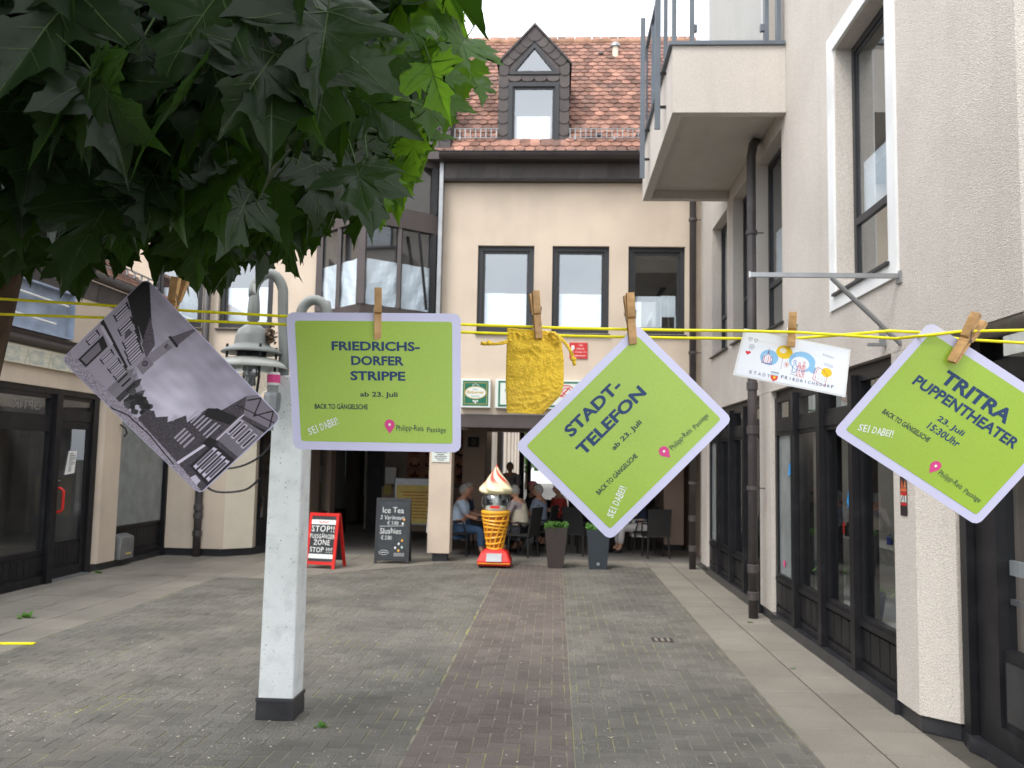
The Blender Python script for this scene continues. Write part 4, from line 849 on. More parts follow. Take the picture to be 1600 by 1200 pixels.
# ================================================================== THE LEFT BUILDING
LX = -6.1
lb = thing('low_shop_building', 'low beige shop building on the left with black shop front and patterned band', 'building', (LX, 10, 0))
part('lintel', B(-7.0, LX, 4.0, 13.42, 2.36, 2.575), 'plaster', lb)
cv = Canvas(420, 22, (.78, .77, .70)); cv.soft(.03, 5, 6)
for k in range(42):
    x = k/42+.004
    c = [(.62, .66, .66), (.70, .69, .62), (.66, .70, .72)][k % 3]
    if k % 3 == 0: cv.poly([(x, .1), (x+.008, .1), (x+.008, .9), (x, .9)], c); cv.ell(x+.004, .5, .0035, .3, (.74, .74, .68))
    elif k % 3 == 1: cv.line([(x, .15), (x+.008, .85), (x+.016, .15)], .07, c, 19); cv.line([(x, .0), (x+.008, .6), (x+.016, .0)], .05, c, 19)
    else:
        for r_ in (.38, .25, .12): cv.ell(x+.008, .45, r_/19, r_, (.64, .66, .64), 1, .65)
part('patterned_band', cv.mesh(lambda a, b: (LX-.004+.05, 5.2+a*6.4, 2.577+b*.21)), 'matt_print', lb)
part('band_core', B(-7, LX+.042, 4, 11.9, 2.577, 2.787), 'cream', lb)
part('cornice', MB().tube([(LX+.04, 4, 2.86), (LX+.04, 12.2, 2.86)], .06, 14), 'gutter', lb, smooth=True)
part('ledge', MB().slabpoly([(LX+.1, 4, 2.95), (-6.5, 4, 3.02), (-6.5, 4, 2.9), (LX+.06, 4, 2.9)], (0, 8.2, 0)), 'brown_metal', lb)
part('wall', B(-6.9, -6.2, 4, 13.5, 2.9, 3.62), 'plaster', lb)
sgn_ = thing('light_box_frame', 'open blue grey light box with bare fluorescent tubes on the left building', 'light box', (LX-.1, 9.5, 3.0))
M['box_blue'] = mat('faded_blue_backing', (.30, .36, .46), .6, .25, 3)
part('backing', B(-6.2, -6.185, 6.6, 10.5, 3.02, 3.56), 'box_blue', sgn_)
part('box_edge', frame_mb('x', -6.185, -6.1, 6.58, 10.53, 2.99, 3.58, .02), 'box_blue', sgn_)
for y0 in (7.2, 9.1):
    for z, dy in ((3.42, 0), (3.16, -.25)):
        part('tube', MB().tube([(-6.12, y0+dy, z), (-6.12, y0+1.3+dy, z-.02)], .014, 8), 'white', sgn_)
        part('tube_holder', B(-6.16, -6.11, y0-.12+dy, y0+.22+dy, z-.06, z-.025), 'cream', sgn_)
part('cable', MB().tube([(-6.13, 9.0, 3.4), (-6.12, 9.1, 3.3), (-6.12, 9.3, 3.28), (-6.13, 9.5, 3.33)], .005, 5), 'black_frame', sgn_)
fs = mesh_of('slate', MB().slabpoly([(0, 0, 0), (0, .3, 0), (0, .36, .26), (0, .06, .26)], (.012, 0, 0)), 'slate')
for k in range(14): piece('slate', fs, Vector((LX-.1+.004*(k % 2), 9.0+k*.31, 3.6)), lb)
part('fascia_board', B(-6.5, LX-.105, 4, 13.45, 3.6, 3.86), 'gutter', lb)
part('gutter', MB().tube([(LX-.04, 4, 3.93), (LX-.04, 13.4, 3.93)], .07, 12), 'gutter', lb, smooth=True)
part('roof_deck', MB().slabpoly([(LX-.05, 4, 3.95), (LX-.05, 13.48, 3.95), (-8.8, 13.48, 5.6), (-8.8, 4, 5.6)], (0, 0, -.05)), 'ridge', lb)
ls = Vector((-2.75, 0, 1.65)).normalized(); ln = Vector((-ls.z, 0, ls.x)); ln = -ln if ln.z < 0 else ln; lt = MB()
for r in range(16):
    for c in range(34):
        o = Vector((LX-.02, 8.0+.16*(c+.5*(r % 2)), 3.97))+ls*(r*.16); p = [o+Vector((0, a, 0))+ls*b+ln*(.04-.1*b) for a, b in ((0, .02), (.04, 0), (.11, 0), (.15, .02), (.15, .22), (0, .22))]; lt.slabpoly(p, -ln*.013)
part('left_roof_tiles', lt, 'tile', lb, kind='stuff')
part('snow_guard', MB().box(LX-.3, LX-.28, 9, 13.3, 4.2, 4.22).box(LX-.3, LX-.28, 9, 13.3, 4.3, 4.32), 'zinc', lb)
for k in range(10): part('snow_guard_bar', B(LX-.3, LX-.28, 11+k*.22, 11.03+k*.22, 4.2, 4.3), 'zinc', lb)
# pillars and black front
part('pillar', MB().slabpoly([(LX-.15, 11.3, .1), (LX, 11.42, .1), (LX+.02, 11.85, .1), (LX-.3, 11.85, .1), (LX-.3, 11.3, .1)], (0, 0, 2.257)), 'plaster', lb, bevel=.01)
part('plinth', MB().slabpoly([(LX-.13, 11.32, 0), (LX-.02, 11.44, 0), (LX-.02, 12.0, 0), (LX-.3, 12.0, 0), (LX-.3, 11.32, 0)], (0, 0, .1)), 'plinth', lb)
sfl = part('shop_front', MB().box(-6.22, LX-.02, 6.0, 11.3, 2.29, 2.357), 'black_frame', lb); part('bottom_rail', B(-6.22, LX-.01, 6.0, 10.24, 0, .1), 'black_frame', sfl)
for a, b, e in ((10.24, 10.36, .02), (11.18, 11.31, -.03), (8.6, 8.7, -.03), (6.9, 7.0, -.03)): part('post', B(-6.22, LX+e, a, b, 0, 2.29), 'black_frame', sfl)
for a, b in ((8.7, 10.24), (7.0, 8.6)):
    part('transom', B(-6.2, LX-.03, a, b, 1.88, 1.97), 'black_frame', sfl); part('sash', frame_mb('x', -6.19, LX-.03, a, b, 1.97, 2.29, .06), 'black_frame', sfl); part('sash', frame_mb('x', -6.19, LX-.03, a, b, .36, 1.88, .05), 'black_frame', sfl)
    part('base_panel', B(-6.2, LX-.04, a, b, .1, .36), 'black_frame', sfl)
    m = 12; bw = (b-a)/m
    for q in range(m): part('board', B(LX-.04, LX-.03, a+q*bw+.006, a+(q+1)*bw-.006, .14, .32), 'black_frame', sfl)
    for c, d_ in ((.41, 1.83), (2.03, 2.23)): part('pane', MB().quad((-6.16, a+.05, c), (-6.16, b-.05, c), (-6.16, b-.05, d_), (-6.16, a+.05, d_)), 'glass_shop', sfl)
part('thin_mullion', B(-6.175, LX-.05, 9.02, 9.05, .41, 1.83), 'black_frame', sfl)
part('transom', B(-6.2, LX-.05, 10.36, 11.18, 1.98, 2.07), 'black_frame', sfl); part('sash', frame_mb('x', -6.2, LX-.05, 10.36, 11.18, 2.07, 2.29, .05), 'black_frame', sfl); part('pane', MB().quad((-6.16, 10.4, 2.1), (-6.16, 11.14, 2.1), (-6.16, 11.14, 2.25), (-6.16, 10.4, 2.25)), 'glass_shop', sfl)
dr = part('door', frame_mb('x', -6.21, LX-.06, 10.37, 11.17, .03, 1.97, .09, tb=.12), 'black_frame', lb)
part('base_panel', B(-6.2, LX-.08, 10.46, 11.08, .15, .47), 'black_frame', dr); part('pane', MB().quad((-6.17, 10.46, .47), (-6.17, 11.08, .47), (-6.17, 11.08, 1.88), (-6.17, 10.46, 1.88)), 'glass_shop', dr)
for q in range(7): part('board', B(LX-.08, LX-.07, 10.47+q*.087, 10.55+q*.087, .18, .43), 'black_frame', dr)
part('handle', MB().tube([(LX-.07, 10.42, 1.14), (LX+.02, 10.42, 1.14), (LX+.05, 10.44, 1.11), (LX+.05, 10.44, .88), (LX+.02, 10.42, .85), (LX-.07, 10.42, .85)], .017, 10), 'red', dr, smooth=True)
part('threshold', B(-6.2, LX+.03, 10.37, 11.18, 0, .025), 'zinc', lb)
mb = MB().box(LX-.071, LX-.065, 10.40, 10.56, 1.2, 1.26); setp(part('door_plate', mb, 'black_frame', at=(LX, 10.5, 1.2)), 'small dark plate reading Drücken above the red door handle', 'plate')
mb = MB(); put_text(mb, 'Drücken', .13, .03, lambda a, b: (LX-.063, 10.48+a, 1.232+b)); part('lettering', mb, 'cream', bpy.data.objects['door_plate'])
np_ = setp(part('door_notice', MB().slabpoly([(LX-.06, 10.62, 1.30), (LX-.055, 10.83, 1.32), (LX-.06, 10.87, 1.6), (LX-.06, 10.69, 1.6)], (.003, 0, 0)), 'white', at=(LX, 10.7, 1.3)), 'white printed notice taped to the left shop door', 'notice')
mb = MB()
for k in range(11): put_poly(mb, [(.03, .26-k*.022), (.17 if k % 4 else .12, .26-k*.022), (.17 if k % 4 else .12, .252-k*.022), (.03, .252-k*.022)], lambda a, b: (LX-.054, 10.65+a+b*.1, 1.31+b))
part('lettering', mb, 'ink', np_)
mb = MB(); put_text(mb, 'OPTIK', .55, .1, lambda a, b: (-6.155, 9.75-a, 2.13+b)); setp(part('window_lettering', mb, 'zinc', at=(-6.15, 9.7, 2.1)), 'faint grey lettering mirrored in the transom pane of the left shop', 'window lettering')
part('room', MB().quad((-7.6, 6, 0), (-7.6, 11.3, 0), (-7.6, 11.3, 2.4), (-7.6, 6, 2.4)).quad((-6.2, 11.28, 0), (-7.6, 11.28, 0), (-7.6, 11.28, 2.4), (-6.2, 11.28, 2.4)).quad((-6.23, 6, .3), (-7.6, 6, .3), (-7.6, 11.3, .3), (-6.23, 11.3, .3)), 'inside', sfl)
part('post', B(-6.4, -6.1, 13.38, 13.46, 0, 2.35), 'black_frame', sfl)
# grey filmed window beyond the pillar
sg = part('shop_front', frame_mb('x', -6.24, LX-.06, 11.86, 13.4, .08, 2.35, .07, tb=.1), 'black_frame', lb)
part('base_panel', B(-6.22, LX-.08, 11.93, 13.33, .18, .52), 'black_frame', sg)
for q in range(14): part('board', B(LX-.08, LX-.068, 11.94+q*.1, 12.03+q*.1, .2, .48), 'black_frame', sg)
part('sill', B(-6.2, LX-.05, 11.93, 13.33, .52, .56), 'black_frame', sg); part('pane', MB().quad((-6.15, 11.93, .56), (-6.15, 13.33, .56), (-6.15, 13.33, 2.28), (-6.15, 11.93, 2.28)), 'glass_frost', sg)
part('plinth', B(-6.22, LX-.03, 12.0, 13.42, 0, .08), 'plinth', lb)
mbx = thing('letter_box', 'grey metal letter box fixed beside the left pillar', 'letter box', (LX, 12.0, .1))
part('body', MB().slabpoly([(LX-.06, 11.9, .1), (LX+.07, 11.9, .1), (LX+.07, 11.9, .40), (LX-.06, 11.9, .45)], (0, .38, 0)), 'zinc', mbx, bevel=.006)
part('flap', MB().slabpoly([(LX+.072, 11.93, .31), (LX+.072, 12.25, .31), (LX+.072, 12.25, .39), (LX+.072, 11.93, .39)], (.006, 0, 0)), 'zinc', mbx); part('name_plate', MB().slabpoly([(LX+.073, 12.05, .16), (LX+.073, 12.2, .16), (LX+.073, 12.2, .185), (LX+.073, 12.05, .185)], (.003, 0, 0)), 'yellow_sheet', mbx)
part('hook', MB().tube([(LX+.02, 11.8, 1.98), (LX+.1, 11.78, 1.93), (LX+.12, 11.8, 1.86), (LX+.06, 11.84, 1.82)], .012, 8), 'black_frame', lb)
# ================================================================== signs on the passage building
def sign_fn(x, y, z): return lambda a, b: (x+a, y, z+b)
M['sign_green'] = mat('sign_green', (.01, .14, .08), .35, .05, 6); M['gold'] = mat('sign_gold', (.50, .36, .10), .4, .1, 10)
M['off_white'] = mat('sign_off_white', (.66, .70, .66), .4, .03, 5)
s1 = thing('beer_sign', 'square green beer sign with a white oval and gold lettering above the passage', 'sign', (-1.25, YF-.1, 2.6))
part('frame', B(-1.49, -1.02, YF-.12, YF, 2.395, 2.845), 'off_white', s1, bevel=.008)
mb = MB(); put_poly(mb, [(-.2, -.195), (.2, -.195), (.2, .195), (-.2, .195)], sign_fn(-1.255, YF-.123, 2.62), 0)
y_ = YF-.125
for z_, c in ((.165, 1), (-.165, 1)): put_poly(mb, [(-.18, z_-.004), (.18, z_-.004), (.18, z_+.004), (-.18, z_+.004)], sign_fn(-1.255, y_, 2.62), c)
for x_ in (-.175, .175): put_poly(mb, [(x_-.004, -.165), (x_+.004, -.165), (x_+.004, .165), (x_-.004, .165)], sign_fn(-1.255, y_, 2.62), 1)
put_poly(mb, circ(0, .0, .17, .1), sign_fn(-1.255, y_-.001, 2.63), 1); put_poly(mb, circ(0, .0, .158, .09), sign_fn(-1.255, y_-.002, 2.63), 2)
put_text(mb, 'Bitburger', .27, .065, sign_fn(-1.255, y_-.004, 2.63), bold=.02, mi=1); put_text(mb, 'Premium Pils', .12, .022, sign_fn(-1.255, y_-.004, 2.63), cy=-.055, mi=3); put_text(mb, 'Bitte ein', .07, .018, sign_fn(-1.255, y_-.004, 2.63), cy=.052, mi=3)
for k in range(-2, 3): put_poly(mb, circ(k*.022, .125+.012*(2-abs(k)), .008), sign_fn(-1.255, y_, 2.62), 2)
for a, b in ((-.03, -.12), (.0, -.125), (.03, -.12), (0, -.145)): put_poly(mb, circ(a, b, .014), sign_fn(-1.255, y_, 2.62), 2)
part('print', mb, ['sign_green', 'gold', 'off_white', 'sign_green'], s1)
s2 = thing('menu_sign', 'long white sign with green border and red round emblem above the passage', 'sign', (-.3, YF-.1, 2.6))
part('frame', B(-.95, .9, YF-.12, YF, 2.395, 2.845), 'off_white', s2, bevel=.008)
mb = MB(); put_poly(mb, [(-.88, -.2), (.88, -.2), (.88, .2), (-.88, .2)], sign_fn(-.02, YF-.123, 2.62), 0); put_poly(mb, [(-.85, -.17), (.85, -.17), (.85, .17), (-.85, .17)], sign_fn(-.02, YF-.125, 2.62), 1)
ring(mb, .16, .05, .12, .1, .016, sign_fn(0, YF-.127, 2.62), 2); ring(mb, .16, .05, .07, .06, .014, sign_fn(0, YF-.127, 2.62), 2); put_poly(mb, [(.06, -.03), (.2, .12), (.215, .105), (.075, -.045)], sign_fn(0, YF-.128, 2.62), 2); put_text(mb, 'A', .05, .07, sign_fn(-.78, YF-.127, 2.68), mi=0)
part('print', mb, ['sign_green', 'off_white', 'red_dull'], s2)
s3 = thing('video_sign', 'small red and white notice with a camera symbol under the first floor windows', 'sign', (.34, YF, 3.3))
part('plate', B(.2, .48, YF-.02, YF, 3.2, 3.45), 'red_dull', s3)
mb = MB(); fn = sign_fn(.34, YF-.024, 3.325)
put_poly(mb, circ(-.09, .055, .026), fn); put_poly(mb, [(-.12, .03), (-.06, .045), (-.06, .03), (-.1, -.01)], fn)
for i, (t_, w_, x_) in enumerate((('Die', .05, .04), ('Gebäude', .12, .03), ('u. Passage sind', .2, .02), ('videoüberwacht', .22, .0))): put_text(mb, t_, w_, .026, fn, cx=x_, cy=.085-i*.055)
part('lettering', mb, 'white', s3)
s4 = thing('rules_plate', 'white printed plate on the front pillar of the passage', 'sign', (-1.79, YF-.03, 1.7))
part('plate', B(-1.925, -1.645, YF-.035, YF-.022, 1.54, 1.95), 'off_white', s4)
mb = MB()
for k in range(13):
    wd = [.1, .16, .2, .12, .2, .18][k % 6]; put_poly(mb, [(-wd/2, -.005), (wd/2, -.005), (wd/2, .005), (-wd/2, .005)], sign_fn(-1.785, YF-.037, 1.92-k*.029))
part('lettering', mb, 'ink', s4)
s5 = thing('tall_sign', 'tall narrow white sign on the brown pillar inside the passage', 'sign', (-4.3, 20.5, 1.5))
part('plate', B(-4.55, -4.27, 20.56, 20.59, .68, 2.28), 'off_white', s5)
mb = MB(); put_text(mb, 'EISCAFE', .95, .1, lambda a, b: (-4.41-b, 20.555, 1.75+a)); put_poly(mb, [(-.12, 0), (.12, 0), (.12, .12), (-.12, .12)], sign_fn(-4.41, 20.555, .7), 1); part('lettering', mb, ['ink', 'navy'], s5)

# ================================================================== LAMP POST
lp = thing('lamp_post', 'white speckled concrete lamp post with two grey curved arms and bell lamps', 'lamp post', (-1.7, 5.42, 0))
PX, PY = -1.675, 5.42
def taper(z0, z1, h0, h1, cx0, cx1): return MB().add([(cx0+a*h0, PY+b*h0, z0) for a, b in ((-1, -1), (1, -1), (1, 1), (-1, 1))]+[(cx1+a*h1, PY+b*h1, z1) for a, b in ((-1, -1), (1, -1), (1, 1), (-1, 1))], [(0, 3, 2, 1), (4, 5, 6, 7), (0, 1, 5, 4), (1, 2, 6, 5), (2, 3, 7, 6), (3, 0, 4, 7)])
part('post', taper(.12, 2.1, .108, .100, PX, PX), 'concrete', lp, bevel=.012)
part('base_band', taper(0, .125, .118, .116, PX, PX), 'black_rubber', lp, bevel=.004)
part('base_trim', taper(.112, .13, .121, .119, PX, PX), 'black_rubber', lp)
def arc(c, r, a0, a1, n=12, y=0): return [(c[0]+r*math.cos(a0+(a1-a0)*i/n), c[1], c[2]+r*math.sin(a0+(a1-a0)*i/n)) for i in range(n+1)]
part('arm', MB().tube([(-1.74, PY, 2.0), (-1.75, PY, 2.3), (-1.765, PY, 2.5)]+[(-1.85+.085*math.cos(a*.27), PY-.09*a/12, 2.62+.14*math.sin(a*.27)) for a in range(1, 12)]+[(-1.928, PY-.09, 2.60)], .033, 14), 'lamp_grey', lp, smooth=True)
part('arm', MB().tube([(-1.66, PY+.02, 2.0), (-1.665, PY+.03, 2.3), (-1.66, PY+.03, 2.48)]+[(-1.57+.088*math.cos(PI-a*.29), PY+.03, 2.50+.105*math.sin(a*.29)) for a in range(1, 11)]+[(-1.485, PY+.03, 2.47)], .033, 14), 'lamp_grey', lp, smooth=True)
def lantern(x, y, z0):
    part('socket', MB().lathe([(.0, .27), (.02, .26), (.034, .16), (.038, .1), (.038, .03), (.022, .015), (.03, 0), (.02, -.01)], (x, y, z0+.005), 16), 'lamp_grey', lp, smooth=True)
    h = part('lamp_hood', MB().lathe([(.0, .01), (.05, .0), (.088, -.03), (.105, -.075), (.11, -.12), (.113, -.13), (.17, -.155), (.19, -.175), (.185, -.18), (.10, -.165)], (x, y, z0), 28), 'lamp_grey', lp, smooth=True)
    part('lamp_shade', MB().lathe([(.10, -.205), (.16, -.215), (.205, -.245), (.228, -.272), (.222, -.276), (.15, -.25), (.1, -.235)], (x, y, z0), 32), 'lamp_white', lp, smooth=True)
    g = part('lamp_glass', MB().lathe([(.11, -.21), (.125, -.27), (.122, -.34), (.10, -.40), (.06, -.44), (0, -.455)], (x, y, z0), 24), 'glass_clear', lp, smooth=True)
    part('bulb_holder', MB().lathe([(0, -.2), (.045, -.2), (.045, -.32), (.03, -.33), (.035, -.38), (0, -.39)], (x, y, z0), 12), 'zinc', lp)
    part('neck', MB().lathe([(.09, -.16), (.09, -.22)], (x, y, z0), 16), 'black_frame', lp)
    for a in (-.9, .6, 2.2, 3.8):
        c, s = math.cos(a), math.sin(a); P = lambda r, z: (x+c*r, y+s*r, z0+z)
        part('cage_rod', MB().tube([P(.155, -.13), P(.155, -.22)], .008, 6).tube([P(.15, -.25), P(.152, -.34), P(.13, -.42), P(.09, -.48), P(.03, -.50)], .008, 6), 'black_frame', lp)
lantern(-1.925, PY-.09, 2.415); lantern(-1.485, PY+.03, 2.33)
bx_ = thing('connector_box', 'small worn grey metal box with a red and white band on the lamp post', 'lamp fitting', (-1.8, 5.26, 2.0))
part('body', MB().lathe([(0, -.06), (.03, -.055), (.05, -.02), (.055, .06), (.05, .085), (0, .09)], (-1.755, 5.255, 1.9), 8), 'zinc', bx_); part('stub', MB().tube([(-1.755, 5.255, 1.75), (-1.755, 5.255, 1.85)], .014, 8), 'zinc', bx_)
part('collar', MB().lathe([(.034, .0), (.034, .045)], (-1.755, 5.255, 1.985), 12), 'lamp_grey', bx_); part('red_band', MB().lathe([(.04, 0), (.04, .05)], (-1.752, 5.255, 2.045), 14), 'pink', bx_)
part('white_band', MB().lathe([(.038, -.015), (.038, 0)], (-1.752, 5.255, 2.045), 14), 'white', bx_); part('white_band', MB().lathe([(.038, .05), (.038, .065), (0, .066)], (-1.752, 5.255, 2.045), 14), 'white', bx_)
mb = MB(); rr = random.Random(8)
for k in range(90):
    p = Vector((-1.80+rr.gauss(0, .014), 5.3+rr.gauss(0, .014), 2.34+rr.gauss(0, .025))); a = Vector((rr.gauss(0, 1), rr.gauss(0, 1), rr.gauss(0, 1))).normalized()*.014; b = a.orthogonal(); mb.add([p-a, p+b*.6, p+a, p-b*.6], [(0, 1, 2, 3)])
setp(part('dry_moss_clump', mb, 'bark', at=(-1.8, 5.3, 2.34)), 'dry brown clump caught between the lamp and its arm', 'clump')
for nm, pts, l in (('hook_cable', [(-2.42, 6.0, 1.53), (-2.3, 6.0, 1.50), (-2.15, 6.0, 1.54), (-2.02, 6.0, 1.64), (-1.95, 6.0, 1.8)], 'thin black cable looping from the lamp post, the upper of two'), ('hook_cable', [(-2.42, 5.8, 1.42), (-2.3, 5.8, 1.345), (-2.1, 5.8, 1.36), (-2.0, 5.8, 1.44)], 'thin black cable end curling left of the lamp post, the lower of two')):
    cr_ = []
    for q in range(len(pts)-1):
        p0, p1, p2, p3 = [Vector(pts[min(max(q+d_, 0), len(pts)-1)]) for d_ in (-1, 0, 1, 2)]
        for h_ in range(5): t_ = h_/5; cr_.append(tuple(.5*((2*p1)+(p2-p0)*t_+(2*p0-5*p1+4*p2-p3)*t_*t_+(3*p1-3*p2+p3-p0)*t_**3)))
    pts = cr_+[pts[-1]]
    setp(part(nm, MB().tube(pts, .008, 6), 'black_frame', at=pts[0]), l, 'cable')

# ================================================================== THINGS IN FRONT OF THE PASSAGE
ic = thing('ice_cream_dispenser', 'giant ice cream cone capsule machine with red base, globe and swirled top', 'vending machine', (-.88, 13.1, 0))
cx, cy = -.88, 13.08
part('base', MB().add([(cx+a, cy+b, z) for z, w_, d_ in ((.03, .25, .22), (.10, .25, .22), (.22, .20, .17), (.28, .12, .11)) for a, b in ((-w_, -d_), (w_, -d_), (w_, d_), (-w_, d_))], [(0, 3, 2, 1), (12, 13, 14, 15)]+[(4*l+k, 4*l+(k+1) % 4, 4*l+4+(k+1) % 4, 4*l+4+k) for l in range(3) for k in range(4)]), 'red', ic, bevel=.03)
part('coin_panel', MB().slabpoly([(cx-.115, cy-.232, .1), (cx+.115, cy-.232, .1), (cx+.11, cy-.19, .215), (cx-.11, cy-.19, .215)], (0, -.01, 0)), 'zinc', ic)
for sx in (-1, 1):
    for sy in (-1, 1): part('foot', MB().lathe([(.03, 0), (.03, .04)], (cx+sx*.2, cy+sy*.17, 0), 10), 'black_frame', ic)
part('trim', MB().box(cx-.24, cx+.24, cy-.235, cy-.222, .065, .075), 'waffle', ic)
def prof(t): return .105+(.205-.105)*t**.9
def cone_fn(i, j, n, m, off): a = 2*PI*i/n; t = j/m; r = prof(t)+off; return (cx+r*math.cos(a), cy+r*math.sin(a), .27+.55*t)
mb = MB(); n_, m_ = 32, 12
mb.v = [cone_fn(i, j, n_, m_, 0) for j in range(m_+1) for i in range(n_)]; mb.f = [(j*n_+i, j*n_+(i+1) % n_, (j+1)*n_+(i+1) % n_, (j+1)*n_+i) for j in range(m_) for i in range(n_)]; mb.m = [0]*len(mb.f)
wf = part('waffle_cone', mb, 'waffle_dark', ic, smooth=True)
rb_ = MB()
for s in (1, -1):
    for k in range(11):
        pts = []
        for i in range(13):
            t = i/12; a = 2*PI*k/11+s*t*1.0; r = prof(t)+.006; pts.append((cx+r*math.cos(a), cy+r*math.sin(a), .27+.55*t))
        if s == 1: rb_.tube(pts, .0125, 6)
for k in range(8):
    t = .04+k*.125; rb_.tube([(cx+(prof(t)+.006)*math.cos(a*2*PI/24), cy+(prof(t)+.006)*math.sin(a*2*PI/24), .27+.55*t+.022*math.sin(a*2*PI/24+k)) for a in range(25)], .016, 6)
part('waffle_ribs', rb_, 'waffle', wf)
part('rim', MB().lathe([(.19, -.05), (.218, -.04), (.222, .0), (.21, .015), (.17, .015)], (cx, cy, .82), 28), 'waffle', ic, smooth=True)
part('globe', MB().lathe([(.17, 0), (.215, .05), (.232, .125), (.215, .20), (.17, .265)], (cx, cy, .835), 28), 'glass_clear', ic, smooth=True)
part('globe_core', MB().lathe([(.0, 0), (.15, .0), (.16, .06), (.05, .08), (.045, .24), (.12, .27)], (cx, cy, .836), 16), 'off_white', ic)
part('globe_plate', B(cx-.07, cx+.07, cy-.235, cy-.225, .875, .915), 'red', ic)
cv_n, cv_m = 96, 44; mb = MB(); cc = []
pr_ = [(.0, .18), (.04, .235), (.12, .258), (.2, .25), (.3, .215), (.42, .175), (.55, .13), (.68, .085), (.8, .05), (.92, .02), (1, .002)]
for j in range(cv_m+1):
    t = j/cv_m; r0 = np.interp(t, [p[0] for p in pr_], [p[1] for p in pr_])
    for i in range(cv_n):
        a = 2*PI*i/cv_n; w_ = math.cos(5*(a+t*2.6)); lob = abs(math.cos(2.5*(a+t*2.6)))
        r = r0*(.86+.16*lob); mb.v.append((cx+r*math.cos(a), cy+r*math.sin(a), 1.08+.44*t))
        rd = min(1, max(0, (w_*-1+.05)*3.0))*min(1, max(0, (t-.26)*5)); rd = max(rd, 1 if t > .93 else 0)
        c0 = np.array([.86, .78, .50]); c1 = np.array([.85, .09, .08]); cc.append([*(c0*(1-rd)+c1*rd), 1])
mb.f = [(j*cv_n+i, j*cv_n+(i+1) % cv_n, (j+1)*cv_n+(i+1) % cv_n, (j+1)*cv_n+i) for j in range(cv_m) for i in range(cv_n)]; mb.m = [0]*len(mb.f)
ca = np.array(cc); mb.c = ca; part('ice_cream_swirl', mb, 'print', ic, smooth=True)
# planters
def planter(label, x, y, m, wt, wb, h, badge=False):
    t = thing('planter', label, 'planter', (x, y, 0), 'planters in front of the passage')
    mb = MB(); q = ((-1, -1), (1, -1), (1, 1), (-1, 1))
    mb.add([(x+a*wb, y+b*wb, 0) for a, b in q]+[(x+a*wt, y+b*wt, h) for a, b in q]+[(x+a*(wt-.015), y+b*(wt-.015), h) for a, b in q]+[(x+a*(wt-.02), y+b*(wt-.02), h-.03) for a, b in q], [(0, 3, 2, 1)]+[(4*l+k, 4*l+(k+1) % 4, 4*l+4+(k+1) % 4, 4*l+4+k) for l in range(3) for k in range(4)]+[(12, 13, 14, 15)])
    part('pot', mb, m, t)
    lf = MB()
    for k in range(150):
        p = Vector((x+random.uniform(-1, 1)*wt, y+random.uniform(-1, 1)*wt, h+random.uniform(-.03, .07))); a = Vector((random.gauss(0, 1), random.gauss(0, 1), random.gauss(0, .7))).normalized()*.035; b = a.orthogonal(); lf.add([p-a, p+b*.6, p+a, p-b*.6], [(0, 1, 2, 3)])
    part('leaves', lf, 'plant', t)
    if badge: part('badge', B(x-.02, x+.02, y-wb-.02, y-wb-.008, .06, .1), 'zinc', t)
planter('tall tapered brown planter with green herbs in front of the passage', .03, 13.18, 'planter_brown', .17, .115, .60)
planter('tall tapered anthracite planter with small badge in front of the passage', .66, 13.18, 'planter_grey', .17, .13, .58, True)
# A-boards
def aboard(name, label, p, q, hgt, lean, fr, face, fw, extra=None, foot=.1):
    """p, q: ground points of the front legs; the face leans back"""
    t = thing(name, label, 'sign board', ((p[0]+q[0])/2, (p[1]+q[1])/2, 0)); u = (Vector(q)-Vector(p)); W = u.length; u = Vector((u.x, u.y, 0)).normalized(); n = Vector((-u.y, u.x, 0)); P = Vector((p[0], p[1], 0))
    up = Vector((0, 0, hgt))+n*lean
    def F(a, b, e=0): return tuple(P+u*a+up*(b/hgt)-n*e)
    def bar(a0, a1, b0, b1, m, nm, e0=0, e1=.03): part(nm, MB().slabpoly([F(a0, b0, e0), F(a1, b0, e0), F(a1, b1, e0), F(a0, b1, e0)], n*e1), m, t)
    bar(0, fw, 0, hgt, fr, 'frame_leg'); bar(W-fw, W, 0, hgt, fr, 'frame_leg'); bar(fw, W-fw, hgt-fw, hgt, fr, 'frame_rail'); bar(fw, W-fw, foot, foot+fw, fr, 'frame_rail')
    bar(fw, W-fw, foot+fw, hgt-fw, face, 'face', -.006, .01)
    b2 = n*(lean*2+.12)
    for a in (0, W-fw):
        x0 = P+u*a+b2; x1 = P+u*(a+fw)+b2; y0 = P+u*a+up; y1 = P+u*(a+fw)+up; part('back_leg', MB().slabpoly([x0+n*.035, x1+n*.035, y1+n*.035, y0+n*.035], n*.03), fr, t)
    x0 = P+u*fw+b2*.88+up*.12; x1 = P+u*(W-fw)+b2*.88+up*.12; part('back_face', MB().slabpoly([x0+n*.03, x1+n*.03, P+u*(W-fw)+up*.96+n*.03, P+u*fw+up*.96+n*.03], n*.01), face if face != 'board' else 'board', t)
    if extra: extra(t, F, W)
    return t
